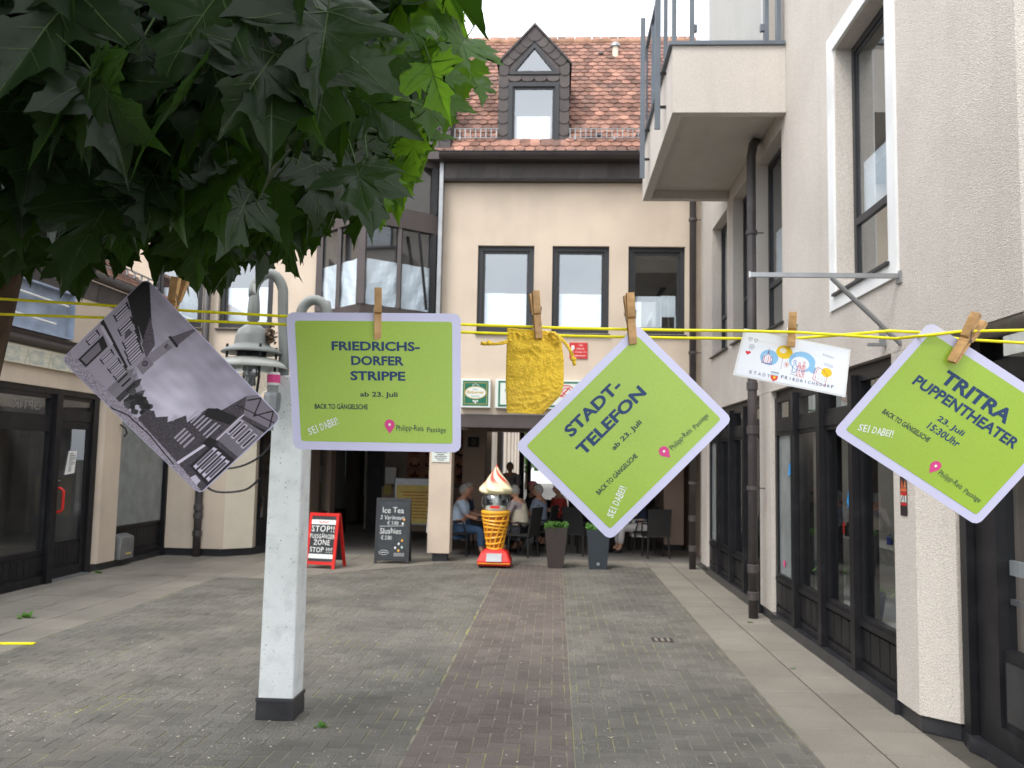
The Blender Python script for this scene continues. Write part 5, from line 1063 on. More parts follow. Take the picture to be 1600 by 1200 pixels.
def red_extra(t, F, W):
    fn = lambda a, b: F(a, b, .0); mb = MB(); H0 = .74
    for b0, b1, m in ((.145, .205, 1), (.62, .685, 1)): put_poly(mb, [(.035, b0), (W-.035, b0), (W-.035, b1), (.035, b1)], lambda a, b: F(a, b, -.002), m)
    c = W/2
    for s, w_, h_, y in (('STOP!!', .35, .085, .56), ('FUSSGÄNGER', .38, .075, .46), ('ZONE', .25, .072, .37), ('STOP !!!!', .34, .07, .265)): put_text(mb, s, w_, h_, lambda a, b: F(a, b, .001), cx=c, cy=y, bold=.006, spacing=1.12, wob=.05, mi=1)
    ring_pts = [(c-.08+k*.02, .65+.009*math.sin(k*1.9)) for k in range(9)]
    for (x0, y0), (x1, y1) in zip(ring_pts, ring_pts[1:]): put_poly(mb, [(x0, y0-.004), (x1, y1-.004), (x1, y1+.006), (x0, y0+.006)], lambda a, b: F(a, b, .001), 2)
    part('lettering', mb, ['chalk', 'white', 'red'], t)
aboard('stop_board', 'red framed folding board reading STOP with chalk lettering beside the lamp post', (-3.55, 12.33), (-3.1, 12.25), .78, .12, 'red', 'board', .042, red_extra, .06)
def ice_extra(t, F, W):
    mb = MB(); fn = lambda a, b: F(a, b, .002); c = W/2
    put_text(mb, 'İce Tea'.replace('İ', 'I'), .32, .085, fn, cx=c, cy=.80, bold=.0, wob=.04); put_text(mb, '2 Varianten', .36, .06, fn, cx=c-.01, cy=.69, wob=.05, shear=.2)
    put_text(mb, '€ 3.80', .17, .055, fn, cx=c, cy=.61, wob=.03); put_poly(mb, [(.06, .552), (W-.09, .566), (W-.09, .572), (.06, .558)], fn)
    put_text(mb, 'Slushies', .32, .085, fn, cx=c-.03, cy=.49, wob=.05); put_text(mb, '€ 2.80', .16, .06, fn, cx=c-.09, cy=.39, wob=.04)
    ring(mb, c-.12, .17, .075, .035, .005, fn); put_poly(mb, [(c-.17, .165), (c-.07, .168), (c-.07, .176), (c-.17, .173)], fn)
    for x_, y_, m in ((c+.05, .24, 1), (c+.1, .2, 2), (c+.15, .25, 3), (c+.1, .30, 1), (c+.15, .35, 2), (c+.17, .66, 2), (c+.15, .60, 1)): put_poly(mb, circ(x_, y_, .014, .018), fn, m)
    for k in range(4): ring(mb, c+.05+k*.04, .14, .016, .026, .005, fn)
    part('chalk_drawing', mb, ['chalk', 'white', 'waffle', 'mint_pot'], t)
aboard('chalk_board', 'black chalk board offering ice tea and slushies, left of the front pillar', (-2.70, 13.05), (-2.18, 13.08), .98, .10, 'board_frame', 'board', .04, ice_extra, .05)
kb = thing('menu_stand', 'grey rounded customer stopper with a yellow menu sheet behind the chalk board', 'sign board', (-2.55, 16.2, 0))
part('panel', B(-3.05, -2.2, 16.4, 16.44, .32, 1.22), 'zinc', kb, bevel=.03); part('sheet', B(-3.0, -2.26, 16.385, 16.398, .36, 1.08), 'yellow_sheet', kb)
for x_ in (-3.0, -2.26): part('leg', B(x_-.02, x_+.02, 16.38, 16.46, 0, .4), 'zinc', kb)
mb = MB()
for k in range(9): put_poly(mb, [(-.28+.04*(k % 3), -.01), (.25-.05*(k % 2), -.01), (.25-.05*(k % 2), .01), (-.28+.04*(k % 3), .01)], lambda a, b: (-2.63+a, 16.382, .95-k*.06+b))
part('lettering', mb, 'waffle_dark', kb)
setp(part('closed_parasol', MB().tube([(-2.12, 14.6, .35), (-2.1, 14.6, .75)], .03, 10), 'white', at=(-2.1, 14.6, .3)), 'short white rolled roll leaning behind the front pillar', 'roll')

# ================================================================== FURNITURE AND PEOPLE IN THE PASSAGE
def xf(x, y, ang):
    c, s = math.cos(ang), math.sin(ang)
    return lambda p: (x+c*p[0]-s*p[1], y+s*p[0]+c*p[1], p[2])
def tb(T, x0, x1, y0, y1, z0, z1):
    b = MB().box(x0, x1, y0, y1, z0, z1); b.v = [T(p) for p in b.v]; return b
def chair(label, x, y, ang, m='chair'):
    """faces local +x"""
    T = xf(x, y, ang); t = thing('cafe_chair', label, 'chair', (x, y, 0), 'cafe chairs in the passage')
    part('seat', tb(T, -.2, .2, -.2, .2, .35, .39), m, t)
    for a in (-.17, .17):
        for b in (-.17, .17): part('leg', MB().tube([T((a*1.12, b*1.1, 0)), T((a, b, .36))], .015, 8), m, t)
    bk = MB().add([T(p) for p in ((-.2, -.2, .39), (-.2, .2, .39), (-.27, .2, .82), (-.27, -.2, .82), (-.18, -.2, .39), (-.18, .2, .39), (-.25, .2, .82), (-.25, -.2, .82))], [(0, 1, 2, 3), (4, 7, 6, 5), (0, 4, 5, 1), (1, 5, 6, 2), (2, 6, 7, 3), (3, 7, 4, 0)])
    part('backrest', bk, m, t)
    for b in (-.2, .2): part('armrest', MB().tube([T((-.22, b, .57)), T((.12, b, .56)), T((.17, b, .38))], .014, 8), m, t)
def table(label, x, y):
    t = thing('cafe_table', label, 'table', (x, y, 0), 'cafe tables in the passage')
    part('tabletop', MB().lathe([(0, 0), (.36, 0), (.36, .03), (0, .03)], (x, y, .6), 24), 'gutter', t); part('column', MB().tube([(x, y, 0), (x, y, .6)], .03, 10), 'black_frame', t); part('foot', MB().lathe([(.22, 0), (.2, .02), (.03, .04)], (x, y, 0), 16), 'black_frame', t)
    setp(part('coffee_cup', MB().lathe([(0, 0), (.022, 0), (.033, .055), (.03, .055), (.02, .008)], (x-.1, y-.15, .631), 12), 'white', at=(x, y, .63)), 'white coffee cup standing on the '+label.split(' between')[0].split(' at')[0], 'cup', 'cups on the cafe tables')
def skin_mesh(pts, edges, rad, m, name, parent, sub=2):
    me = bpy.data.meshes.new('s'); me.from_pydata([tuple(Vector(p)*K) for p in pts], edges, []); o = bpy.data.objects.new('s', me); COL.objects.link(o)
    o.modifiers.new('k', 'SKIN'); lay = me.skin_vertices[0].data
    for i, r in enumerate(rad): lay[i].radius = (r[0]*K, r[1]*K) if isinstance(r, tuple) else (r*K, r*K)
    lay[0].use_root = True
    s = o.modifiers.new('ss', 'SUBSURF'); s.levels = sub; s.render_levels = sub
    dg = bpy.context.evaluated_depsgraph_get(); m2 = bpy.data.meshes.new_from_object(o.evaluated_get(dg)); bpy.data.objects.remove(o)
    base = LOC[parent.name]*K
    for v in m2.vertices: v.co -= base
    m2.materials.clear()
    for q in (m if isinstance(m, list) else [m]): m2.materials.append(M[q])
    m2.polygons.foreach_set('use_smooth', [True]*len(m2.polygons)); ob = bpy.data.objects.new(name, m2); COL.objects.link(ob); ob.parent = parent; LOC[ob.name] = LOC[parent.name]; return ob
def person(label, x, y, ang, shirt, trousers, hair='hair', hat=None, pose='sit', lean=.06, sleeves='short', arms=(.34, .60), long_hair=False, vest=None):
    T = xf(x, y, ang); t = thing('person', label, 'person', (x, y, 0))
    sit = pose == 'sit'; hz = .43 if sit else .80; L = lean
    sh = hz+.46; nk = sh+.05; hd = nk+.115
    legs = []
    def G(lst): return [T(p) for p in lst]
    # body: one continuous surface, pelvis root
    pts = [(0, 0, hz), (L*.4, 0, hz+.18), (L*.9, 0, hz+.36), (L, 0, sh), (L*1.15, 0, nk), (L*1.4+.01, 0, hd-.05)]
    rad = [(.125, .145), (.115, .13), (.12, .15), (.085, .12), .046, .045]
    E = [(0, 1), (1, 2), (2, 3), (3, 4), (4, 5)]
    for s in (1, -1):
        b = len(pts)
        if sit: pts += [(.04, s*.085, hz), (.38, s*.11, hz+.005), (.40, s*.12, .10), (.47, s*.13, .035)]
        else: pts += [(0, s*.08, hz-.06), (.03+.06*s, s*.09, .42), (.0+.1*s, s*.09, .09), (.1+.1*s, s*.1, .035)]
        rad += [.085, .065, .038, (.03, .035)]; E += [(0, b), (b, b+1), (b+1, b+2), (b+2, b+3)]
        b = len(pts); ex, ez = arms
        pts += [(L, s*.16, sh-.005), (L+.08, s*.2, sh-.22), (ex+L*.2, s*.12, ez), (ex+.07, s*.1, ez+.0)]; rad += [.052, .038, .026, .022]; E += [(3, b), (b, b+1), (b+1, b+2), (b+2, b+3)]
    body = skin_mesh(G(pts), E, rad, 'skin', 'body', t)
    # trousers and shirt hug the body
    tp = [(0, 0, hz)]; tr = [(.135, .155)]; te = []
    for s in (1, -1):
        b = len(tp)
        tp += ([(.04, s*.085, hz), (.38, s*.11, hz+.005), (.40, s*.12, .14)] if sit else [(0, s*.08, hz-.06), (.03+.06*s, s*.09, .42), (.0+.1*s, s*.09, .11)]); tr += [.096, .078, .056]; te += [(0, b), (b, b+1), (b+1, b+2)]
    skin_mesh(G(tp), te, tr, trousers, 'trousers', t)
    sp = [(0, 0, hz+.02), (L*.4, 0, hz+.18), (L*.9, 0, hz+.36), (L, 0, sh+.005)]; sr = [(.14, .165), (.132, .15), (.134, .165), (.09, .13)]; se = [(0, 1), (1, 2), (2, 3)]
    for s in (1, -1):
        b = len(sp); ex, ez = arms; a1 = (L, s*.165, sh-.01); a2 = (L+.08, s*.205, sh-.22)
        sp += [a1, a2]; sr += [.068, .056]; se += [(3, b), (b, b+1)]
        if sleeves == 'long': sp += [(ex+L*.2-.02, s*.125, ez)]; sr += [.04]; se += [(b+1, b+2)]
    skin_mesh(G(sp), se, sr, shirt, 'shirt', t)
    if vest: skin_mesh(G([(0, 0, hz+.03), (L*.4, 0, hz+.18), (L*.9, 0, hz+.36), (L, 0, sh)]), [(0, 1), (1, 2), (2, 3)], [(.15, .175), (.145, .165), (.148, .18), (.10, .15)], vest, 'vest', t)
    # hands
    for s in (1, -1):
        ex, ez = arms; hp = Vector((ex+.09, s*.095, ez+.0)); P = [hp-Vector((.03, 0, 0)), hp, hp+Vector((.035, 0, 0))]; R_ = [.02, (.028, .014), (.026, .012)]; E2 = [(0, 1), (1, 2)]
        for q in range(4):
            f0 = hp+Vector((.04, (q-1.5)*.013, 0)); l = [.05, .06, .057, .045][q]; b = len(P); P += [f0, f0+Vector((l*.55, 0, -.003)), f0+Vector((l, 0, -.018))]; R_ += [.008, .0075, .006]; E2 += [(2, b), (b, b+1), (b+1, b+2)]
        b = len(P); P += [hp+Vector((.0, -s*.028, 0)), hp+Vector((.03, -s*.045, -.005))]; R_ += [.009, .007]; E2 += [(1, b), (b, b+1)]
        skin_mesh(G(P), E2, R_, 'skin', 'hand', t, 1)
    # head with face
    hx = L*1.4+.02; hm = MB(); nn, mm = 22, 16
    for j in range(mm+1):
        th = PI*j/mm
        for i in range(nn):
            ph = 2*PI*i/nn; dx, dy, dz = math.sin(th)*math.cos(ph), math.sin(th)*math.sin(ph), math.cos(th)
            r = 1.0; px, pyy, pz = dx*.088, dy*.068*(1-.18*max(0, -dz)), dz*.108
            if dx > .0 and dz < -.1: px *= 1-.12*(-dz)
            if dx > .85: px += .02*math.exp(-((dz+.12)/.16)**2)*math.exp(-(dy/.16)**2)    # nose
            if dx > .6: px -= .007*math.exp(-((dz-.1)/.1)**2)*math.exp(-((abs(dy)-.38)/.17)**2)   # eye sockets
            if dx > .7: px -= .004*math.exp(-((dz+.45)/.06)**2)
            hm.v.append(T((hx+px, pyy, hd+.01+pz)))
    hm.f = [(j*nn+i, (j+1)*nn+i, (j+1)*nn+(i+1) % nn, j*nn+(i+1) % nn) for j in range(mm) for i in range(nn)]; hm.m = [0]*len(hm.f)
    head = part('head', hm, 'skin', t, smooth=True)
    for s in (1, -1):
        part('eye', MB().lathe([(0, -.008), (.008, 0), (0, .008)], T((hx+.078, s*.026, hd+.02)), 8), 'black_frame', head); part('ear', MB().lathe([(0, -.022), (.012, 0), (0, .022)], T((hx, s*.068, hd+.0)), 8), 'skin', head)
    part('mouth', tb(T, hx+.076, hx+.083, -.02, .02, hd-.045, hd-.04), 'red_dull', head)
    hr = MB()
    for j in range(9):
        th = PI*.62*j/8
        for i in range(nn):
            ph = 2*PI*i/nn; dx, dy, dz = math.sin(th)*math.cos(ph), math.sin(th)*math.sin(ph), math.cos(th); lim = 1
            if dx > .3: dz = max(dz, .42+.1*dx)
            jt = 1+.04*math.sin(ph*9+j*2); low = -.05 if (long_hair and dx < .2) and j == 8 else 0
            hr.v.append(T((hx-.006+dx*.093*jt, dy*.076*jt, hd+.016+dz*.110*jt+low)))
    hr.f = [(j*nn+i, (j+1)*nn+i, (j+1)*nn+(i+1) % nn, j*nn+(i+1) % nn) for j in range(8) for i in range(nn)]; hr.m = [0]*len(hr.f); part('hair', hr, hair, t, smooth=True)
    if hat: hp_ = T((hx, 0, hd+.05)); h_ = part('cap', MB().lathe([(.094, 0), (.09, .04), (.06, .075), (0, .085)], hp_, 18), hat, t, smooth=True); part('brim', MB().add([T((hx+a, b, hd+.055)) for a, b in ((.05, -.07), (.15, -.045), (.17, 0), (.15, .045), (.05, .07))], [(0, 1, 2, 3, 4)]), hat, h_)
    for s in (1, -1): 
        fx, fy = (.46, s*.128) if sit else (.06+.1*s, s*.1)
        b = MB().lathe([(0, 0), (.045, 0), (.05, .02), (.035, .05), (0, .055)], (0, 0, 0), 12); b.v = [T((fx+p[0]*1.9, fy+p[1]*.9, p[2])) for p in b.v]; part('shoe', b, 'black_frame', t, smooth=True)
    return t
for nm, c in (('light_blue', (.42, .52, .64)), ('jeans', (.045, .09, .17)), ('beige', (.40, .36, .28)), ('grey_blue', (.24, .28, .36)), ('dark_cloth', (.025, .025, .03)), ('mauve', (.30, .26, .27)), ('red_cloth', (.42, .05, .04)), ('white_cloth', (.6, .58, .56)), ('navy_cloth', (.03, .04, .08)), ('bright_blue', (.03, .10, .45)), ('pink_cap', (.75, .25, .30)), ('dark_hair', (.06, .045, .035)), ('white_hair', (.5, .49, .46))):
    M[nm] = mat(nm, c, .85, .12, 9, .25, 60)
person('grey haired man in light blue shirt and jeans sitting left behind the ice cream cone', -1.60, 14.5, 0, 'light_blue', 'jeans', hair='hair')
chair('dark chair under the man in the light blue shirt', -1.62, 14.5, 0)
person('person in dark clothes seated beyond the man in the light blue shirt', -1.62, 15.4, -.1, 'navy_cloth', 'dark_cloth', hair='white_hair')
chair('dark chair of the person in dark clothes beside the brown column', -1.64, 15.4, -.1)
person('grey haired person in beige vest sitting with back turned beside the ice cream cone', -.53, 14.5, PI*.86, 'mauve', 'dark_cloth', vest='beige', sleeves='long', lean=.1)
chair('dark chair under the person in the beige vest', -.51, 14.49, PI*.86)
person('grey haired man in grey blue shirt sitting behind the beige vest', -.25, 15.3, PI*.9, 'grey_blue', 'dark_cloth', lean=.02)
chair('dark chair under the man in the grey blue shirt', -.23, 15.3, PI*.9)
table('brown cafe table between the light blue shirt and the beige vest', -1.05, 14.62); table('brown cafe table farther back in the passage', -.95, 15.6)
person('person with a pink and white cap seated farther back in the passage', -.35, 17.2, PI*1.2, 'dark_cloth', 'dark_cloth', hair='dark_hair', hat='pink_cap')
chair('dark chair under the person with the pink cap', -.33, 17.2, PI*1.2)
person('grey haired person standing far back in the passage behind the ice cream swirl', -.92, 18.4, PI*1.4, 'mauve', 'dark_cloth', pose='stand')
person('person in a red top seated between the two planters and the green card', .15, 16.6, PI*1.1, 'red_cloth', 'dark_cloth', hair='dark_hair', arms=(.3, .66))
chair('dark chair under the person in the red top', .17, 16.6, PI*1.1)
person('person in white trousers and sandals seated at the right of the passage', 1.55, 15.7, PI*1.05, 'navy_cloth', 'white_cloth', hair='dark_hair')
chair('dark chair under the person in white trousers', 1.57, 15.7, PI*1.05)
chair('empty dark chair beside the right stub pillar', 1.72, 14.9, PI*.55); chair('empty dark chair behind the anthracite planter', .45, 15.0, PI*.3)
table('dark cafe table at the right of the passage', 1.0, 15.75)
setp(part('blue_bag', B(-.36, -.30, 14.62, 14.78, .36, .52), 'bright_blue', at=(-.33, 14.7, .36)), 'bright blue bag hanging beside the beige vest', 'bag')
setp(part('piano', MB().box(-1.3, -.85, 16.4, 16.9, 0, .95), 'black_frame', at=(-1.1, 16.6, 0), bevel=.01), 'black upright cabinet behind the ice cream cone', 'cabinet')

# ================================================================== THE CLOTHES LINE AND WHAT HANGS ON IT
def bil(c, bend=0.004):
    TL, TR, BR, BL = [Vector(p) for p in c]; nrm = (TR-TL).cross(BL-TL).normalized()
    if nrm.y > 0: nrm = -nrm
    def fn(a, b, e=0.0):       # a 0..1 left to right, b 0..1 top to bottom, e towards the viewer
        p = TL*(1-a)*(1-b)+TR*a*(1-b)+BR*a*b+BL*(1-a)*b
        return tuple(p+nrm*(e+bend*math.sin(PI*a)*(.4+.6*b)))
    return fn
def rgrid(fn, w_, h_, r, n, m, e, x0=0, y0=0, W=1, H=1):
    """rectangle x0..x0+w_, y0..y0+h_ in card units, corners rounded by r; W, H card size"""
    mb = MB()
    for j in range(m+1):
        for i in range(n+1):
            x, y = w_*i/n, h_*j/m; cx_ = min(max(x, r), w_-r); cy_ = min(max(y, r), h_-r); dx, dy = x-cx_, y-cy_; d = math.hypot(dx, dy)
            if d > r: x, y = cx_+dx/d*r, cy_+dy/d*r
            mb.v.append(fn((x0+x)/W, (y0+y)/H, e))
    for j in range(m):
        for i in range(n): k = j*(n+1)+i; mb.f.append((k, k+n+1, k+n+2, k+1)); mb.m.append(0)
    return mb
CW, CH = 269., 213.
def card(name, label, corners, at, bend=.003, border='card', w_=CW, h_=CH, r=11):
    fn = bil(corners, bend); t = thing(name, label, 'card', at)
    f = rgrid(fn, w_, h_, r, 30, 24, 0, W=w_, H=h_); bk = rgrid(fn, w_, h_, r, 30, 24, -.0009, W=w_, H=h_); o = len(f.v); f.v += bk.v; f.f += [[i+o for i in q[::-1]] for q in bk.f]; f.m += bk.m
    n, m = 30, 24; per = [i for i in range(n+1)]+[j*(n+1)+n for j in range(1, m+1)]+[m*(n+1)+i for i in range(n-1, -1, -1)]+[j*(n+1) for j in range(m-1, 0, -1)]
    for a, b in zip(per, per[1:]+per[:1]): f.f.append((a, b, b+o, a+o)); f.m.append(0)
    part('sheet', f, border, t, smooth=False)
    return t, fn
def green_card(name, label, corners, at, lines, bend=.003):
    t, fn = card(name, label, corners, at, bend)
    part('print', rgrid(fn, 243, 187, 3, 40, 32, .0004, 13, 13, CW, CH), 'green', t)
    P = lambda x, y, e=.0008: fn(x/CW, -y/CH, e)       # y measured downwards as negative
    navy, ink, white, pink, place, dot, date = MB(), MB(), MB(), MB(), MB(), MB(), MB()
    for s, cx_, cy_, w_, h_, dst, bo in lines: put_text(date if '2' in s or 'Uhr' in s else navy, s, w_, h_, P, cx=cx_, cy=-cy_, bold=bo)
    put_text(ink, 'BACK TO GÄNGELSCHE', 85, 9.5, P, cx=80.5, cy=-145.2, bold=.02)
    # hand-lettered words
    x = 27.5
    for k, (ch, w_) in enumerate(zip('SEIDABEI!', (6, 5, 1.6, 6, 6.5, 5.5, 4.6, 1.6, 1.8))):
        gx = [-22, -15, -9.7, -1, 6.2, 12.6, 18.4, 22.4, 26][k]; a = math.radians(21); hh = 10.5+(k % 3)*.9
        bx, by = 49+gx*math.cos(a), 177-gx*math.sin(a); put_text(white, ch, w_, hh, P, a+math.radians((-6, 4, 2, -3, 5, -2, 3, 0, 6)[k]), bx, -by, bold=.012)
    put_text(place, 'Philipp-Reis', 43, 11.5, P, cx=189, cy=-178.4, wob=.05); put_text(place, 'Passage', 30, 10.5, P, cx=231, cy=-180.3, wob=.05)
    c, d_ = 157, 172.5
    pin_ = [(c+8*math.cos(a), -(d_)+8*math.sin(a)) for a in [math.radians(-35+i*250/18) for i in range(19)]]+[(c, -(d_+14))]
    put_poly(pink, pin_, P); put_poly(dot, circ(c, -d_, 2.1, n=12), lambda a, b: P(a, b, .0012))
    part('title_lettering', navy, 'navy', t)
    part('slogan_lettering', ink, 'ink', t); part('date_lettering', date, 'navy' if len(lines) == 4 and lines[2][0] == '23. Juli' else 'ink', t); part('place_lettering', place, 'ink', t); part('pin_dot', dot, 'whiteink', t); part('hand_lettering', white, 'whiteink', t); part('map_pin', pink, 'pink', t)
    return t
C1 = [(-.3857, 1.232, 1.8026), (-.1391, 1.235, 1.8084), (-.1346, 1.236, 1.6087), (-.3811, 1.245, 1.6088)]
def ray(u, v):
    d = cf+cr*((u-800)/FPX)-cu*((v-600)/FPX); return d/d.y
def at_px(pts, ys): return [tuple(ray(u, v)*y+Vector((0, 0, 1.6))) for (u, v), y in zip(pts, ys)]
C1 = at_px([(447, 488), (720, 490), (720, 707), (459, 702)], [1.235, 1.235, 1.235, 1.24])
green_card('green_card', 'upright green card announcing the Strippe from 23 July, second from left on the line', C1, (-.26, 1.24, 1.8),
    [('FRIEDRICHS-', 137.5, 52, 137, 14.5, 'navy', .03), ('DORFER', 140, 74.5, 82, 14.5, 'navy', .03), ('STRIPPE', 140, 98, 86, 14.5, 'navy', .03), ('ab 23. Juli', 141, 127.5, 59, 10, 'ink', .02)])
C2 = at_px([(804, 697), (996, 507), (1145, 655), (953, 845)], [1.232, 1.238, 1.24, 1.235])
green_card('green_card', 'green card tilted left announcing the Stadt-Telefon, hanging right of the yellow bag', C2, (.1, 1.24, 1.8),
    [('STADT-', 127, 45, 112, 20, 'navy', .035), ('TELEFON', 133, 79.5, 139, 20, 'navy', .035), ('ab 23. Juli', 134, 114, 61, 10.5, 'ink', .02)])
C3 = at_px([(1453, 502), (1683, 652), (1527, 822), (1301, 675)], [1.215, 1.215, 1.23, 1.24])
green_card('green_card', 'green card tilted right announcing the puppet theatre, cut by the right picture edge', C3, (.55, 1.22, 1.8),
    [('TRITRA', 133, 55, 122, 22, 'navy', .035), ('PUPPENTHEATER', 136, 82, 187, 17, 'navy', .03), ('23. Juli', 133, 112, 47, 11, 'navy', .02), ('15:30Uhr', 134, 127.5, 56, 11, 'navy', .02)])
# black and white photograph card
def px_canvas():
    W_, H_ = 400, 244; c = Canvas(W_, H_, (.60, .585, .62)); A = W_/H_
    c.a += ((c.Y-.5)*-.10)[..., None]; c.soft(.035, 11, 1.6)
    cl = (c.X > .30) & (c.X < .86); g = np.exp(-((c.X-.55)/.17)**2-((c.Y-.42)/.22)**2); c.a += (g*.12)[..., None]; c.soft(.03, 4, 3.2, g)
    rc = np.random.RandomState(5); cl_ = 0
    for k in range(70):
        x, y, r = .50+rc.randn()*.10, .46+rc.randn()*.10, .02+.035*rc.rand(); cl_ = cl_+np.exp(-((c.X-x)**2+((c.Y-y)/1.5)**2)/(r*r))
    c.a += (np.clip(cl_, 0, 2.2)*.022)[..., None]; c.soft(.02, 14, 6)
    dk, md, lt = (.13, .12, .13), (.36, .34, .36), (.66, .64, .67)
    rr = random.Random(3)
    # church tower with spire
    c.poly([(.295, .55), (.345, .535), (.36, .78), (.31, .79)], (.50, .48, .50)); c.poly([(.30, .79), (.372, .775), (.372, .80), (.305, .815)], dk); c.poly([(.312, .81), (.366, .80), (.375, 1.0), (.362, 1.0)], (.33, .31, .33))
    for k in range(4): c.poly([(.322+k*.008, .70), (.326+k*.008, .70), (.327+k*.008, .745), (.323+k*.008, .745)], dk)
    c.poly([(.285, .42), (.352, .40), (.352, .535), (.29, .55)], (.46, .44, .46)); c.ell(.318, .485, .014, .026, dk); c.ell(.318, .485, .010, .018, md)
    # left street front
    c.poly([(0, 0), (0, 1), (.03, .98), (.285, .62), (.30, .40), (.42, .30), (.43, .12), (0, .05)], (.56, .54, .57))
    c.poly([(0, 1), (.03, 1), (.215, .735), (.235, .60), (.12, .70), (0, .83)], dk); c.poly([(.16, .80), (.225, .735), (.285, .66), (.30, .53), (.235, .58), (.2, .68)], (.30, .28, .30))
    c.noise(.16, 5, 1, c.mask_poly([(.16, .80), (.225, .735), (.285, .66), (.30, .53), (.235, .58)]))
    c.poly([(.0, .83), (.22, .60), (.22, .57), (.0, .78)], dk); c.poly([(.1, .60), (.17, .48), (.225, .46), (.225, .60)], (.30, .29, .3))
    def win(x, y, w_, h_, s=-.5):
        c.poly([(x, y), (x+w_, y+s*w_), (x+w_, y+h_*.95+s*w_), (x, y+h_)], dk)
        for q in range(3): xx = x+w_*(q+.15)/3; c.poly([(xx, y+h_*.08+s*(xx-x)), (xx+w_*.2, y+h_*.08+s*(xx-x+w_*.2)), (xx+w_*.2, y+h_*.88+s*(xx-x+w_*.2)), (xx, y+h_*.88+s*(xx-x))], lt)
    for x, y in ((.02, .58), (.09, .52), (.155, .47), (.195, .43), (.235, .40)): win(x, y, .04, .17)
    for x, y in ((.015, .26), (.14, .23), (.20, .22), (.25, .21)): win(x, y, .035, .14, -.25)
    c.poly([(0, .50), (.27, .36), (.27, .34), (0, .46)], dk); c.poly([(.06, .10), (.12, .10), (.12, .36), (.06, .40)], dk); c.poly([(.07, .12), (.11, .12), (.11, .3), (.07, .33)], (.42, .4, .42))
    c.poly([(.02, .46), (.13, .41), (.13, .385), (.02, .43)], lt)
    for x in (.28, .31, .345, .375, .40):
        h_ = .34-.55*(x-.28)+rr.uniform(-.02, .03); g = rr.uniform(.2, .62); c.poly([(x, .08), (x+.035, .08), (x+.035, h_), (x+.018, h_+.06), (x, h_)], (g, g*.97, g)); c.poly([(x+.008, .2), (x+.018, .2), (x+.018, h_-.02), (x+.008, h_-.01)], dk)
    # trees and far houses
    for k in range(60): x = rr.uniform(.38, .52); c.ell(x, .12+rr.random()*(.14-.12*abs(x-.45)), .013, .025, (rr.uniform(.08, .3),)*3)
    # right street front
    R_ = [(.50, .06), (.50, .2), (.53, .25), (.56, .22), (.60, .30), (.62, .26), (.66, .42), (.69, .38), (.71, .60), (.745, .66), (.75, .56), (.80, .92), (.835, 1.0), (1, 1), (1, .0), (.6, .0)]
    c.poly(R_, (.25, .235, .25)); c.noise(.16, 9, 1, c.mask_poly(R_)); 
    c.poly([(.71, .60), (.745, .66), (1.0, .83), (1.0, .76), (.72, .52)], dk); c.poly([(.80, .92), (.835, 1.0), (1, 1), (1, .86), (.86, .78)], (.42, .40, .42)); c.line([(.82, .9), (.86, 1.0), (.90, .84), (.95, 1.0), (1.0, .86)], .012, dk, A); c.line([(.80, .80), (1, .93)], .01, dk, A)
    c.poly([(.85, .74), (1, .80), (1, .48), (.85, .46)], (.40, .385, .40)); c.noise(.08, 2, 1, c.mask_poly([(.85, .74), (1, .80), (1, .48), (.85, .46)]))
    for x in (.865, .895, .93, .965): c.poly([(x, .56), (x+.022, .565), (x+.022, .745), (x, .735)], lt); c.poly([(x+.005, .575), (x+.017, .578), (x+.017, .73), (x+.005, .725)], dk)
    for x in (.68, .70, .72, .74, .76, .79, .81): c.poly([(x, .40), (x+.008, .40), (x+.008, .53+(x-.7)*.4), (x, .52+(x-.7)*.4)], (.62, .6, .63))
    for x in (.70, .72, .74, .765): c.poly([(x, .20), (x+.011, .20), (x+.011, .33), (x, .33)], (.58, .56, .58))
    c.poly([(.86, .12), (1, .10), (1, .44), (.86, .42)], (.15, .14, .15))
    for x in (.875, .905, .935, .965): c.poly([(x, .14), (x+.02, .135), (x+.02, .40), (x, .39)], (.70, .68, .72)); c.poly([(x+.004, .17), (x+.016, .17), (x+.016, .37), (x+.004, .365)], (.32, .31, .33))
    c.poly([(.80, .05), (.815, .05), (.85, .42), (.838, .42)], (.75, .73, .76)); c.poly([(.82, .34), (.87, .36), (.87, .45), (.82, .43)], dk); c.line([(.86, .46), (.86, .78)], .014, (.7, .68, .7), A); c.poly([(.62, .30), (.635, .30), (.635, .36), (.62, .36)], lt)
    c.poly([(.9, .0), (.96, .0), (.955, .09), (.915, .1)], (.68, .67, .7))
    # road with cobbles
    c.poly([(0, 0), (1, 0), (1, .03), (.84, .06), (.50, .10), (.30, .09), (0, .10)], (.52, .50, .53)); rm_ = c.mask_poly([(0, 0), (1, 0), (1, .03), (.84, .06), (.50, .10), (.30, .09), (0, .10)])
    c.noise(.34, 7, 1, rm_); c.noise(.12, 8, 2, rm_); c.line([(.36, .0), (.45, .06), (.60, .07), (.8, .03)], .012, dk, A)
    c.noise(.035, 21, 1); c.a = np.clip((c.a-.42)*1.3+.43, 0.05, 1)**.8*1.05*np.array((.99, .975, 1.01)); return c
CP = at_px([(228, 434), (440, 653), (312, 773), (95, 562)], [1.225, 1.24, 1.245, 1.235])
pt, pfn = card('photo_card', 'black and white photograph of an old street with church tower hanging diagonally', CP, (-.6, 1.23, 1.8), .002, 'card', 269, 161, 9)
cvp = px_canvas()
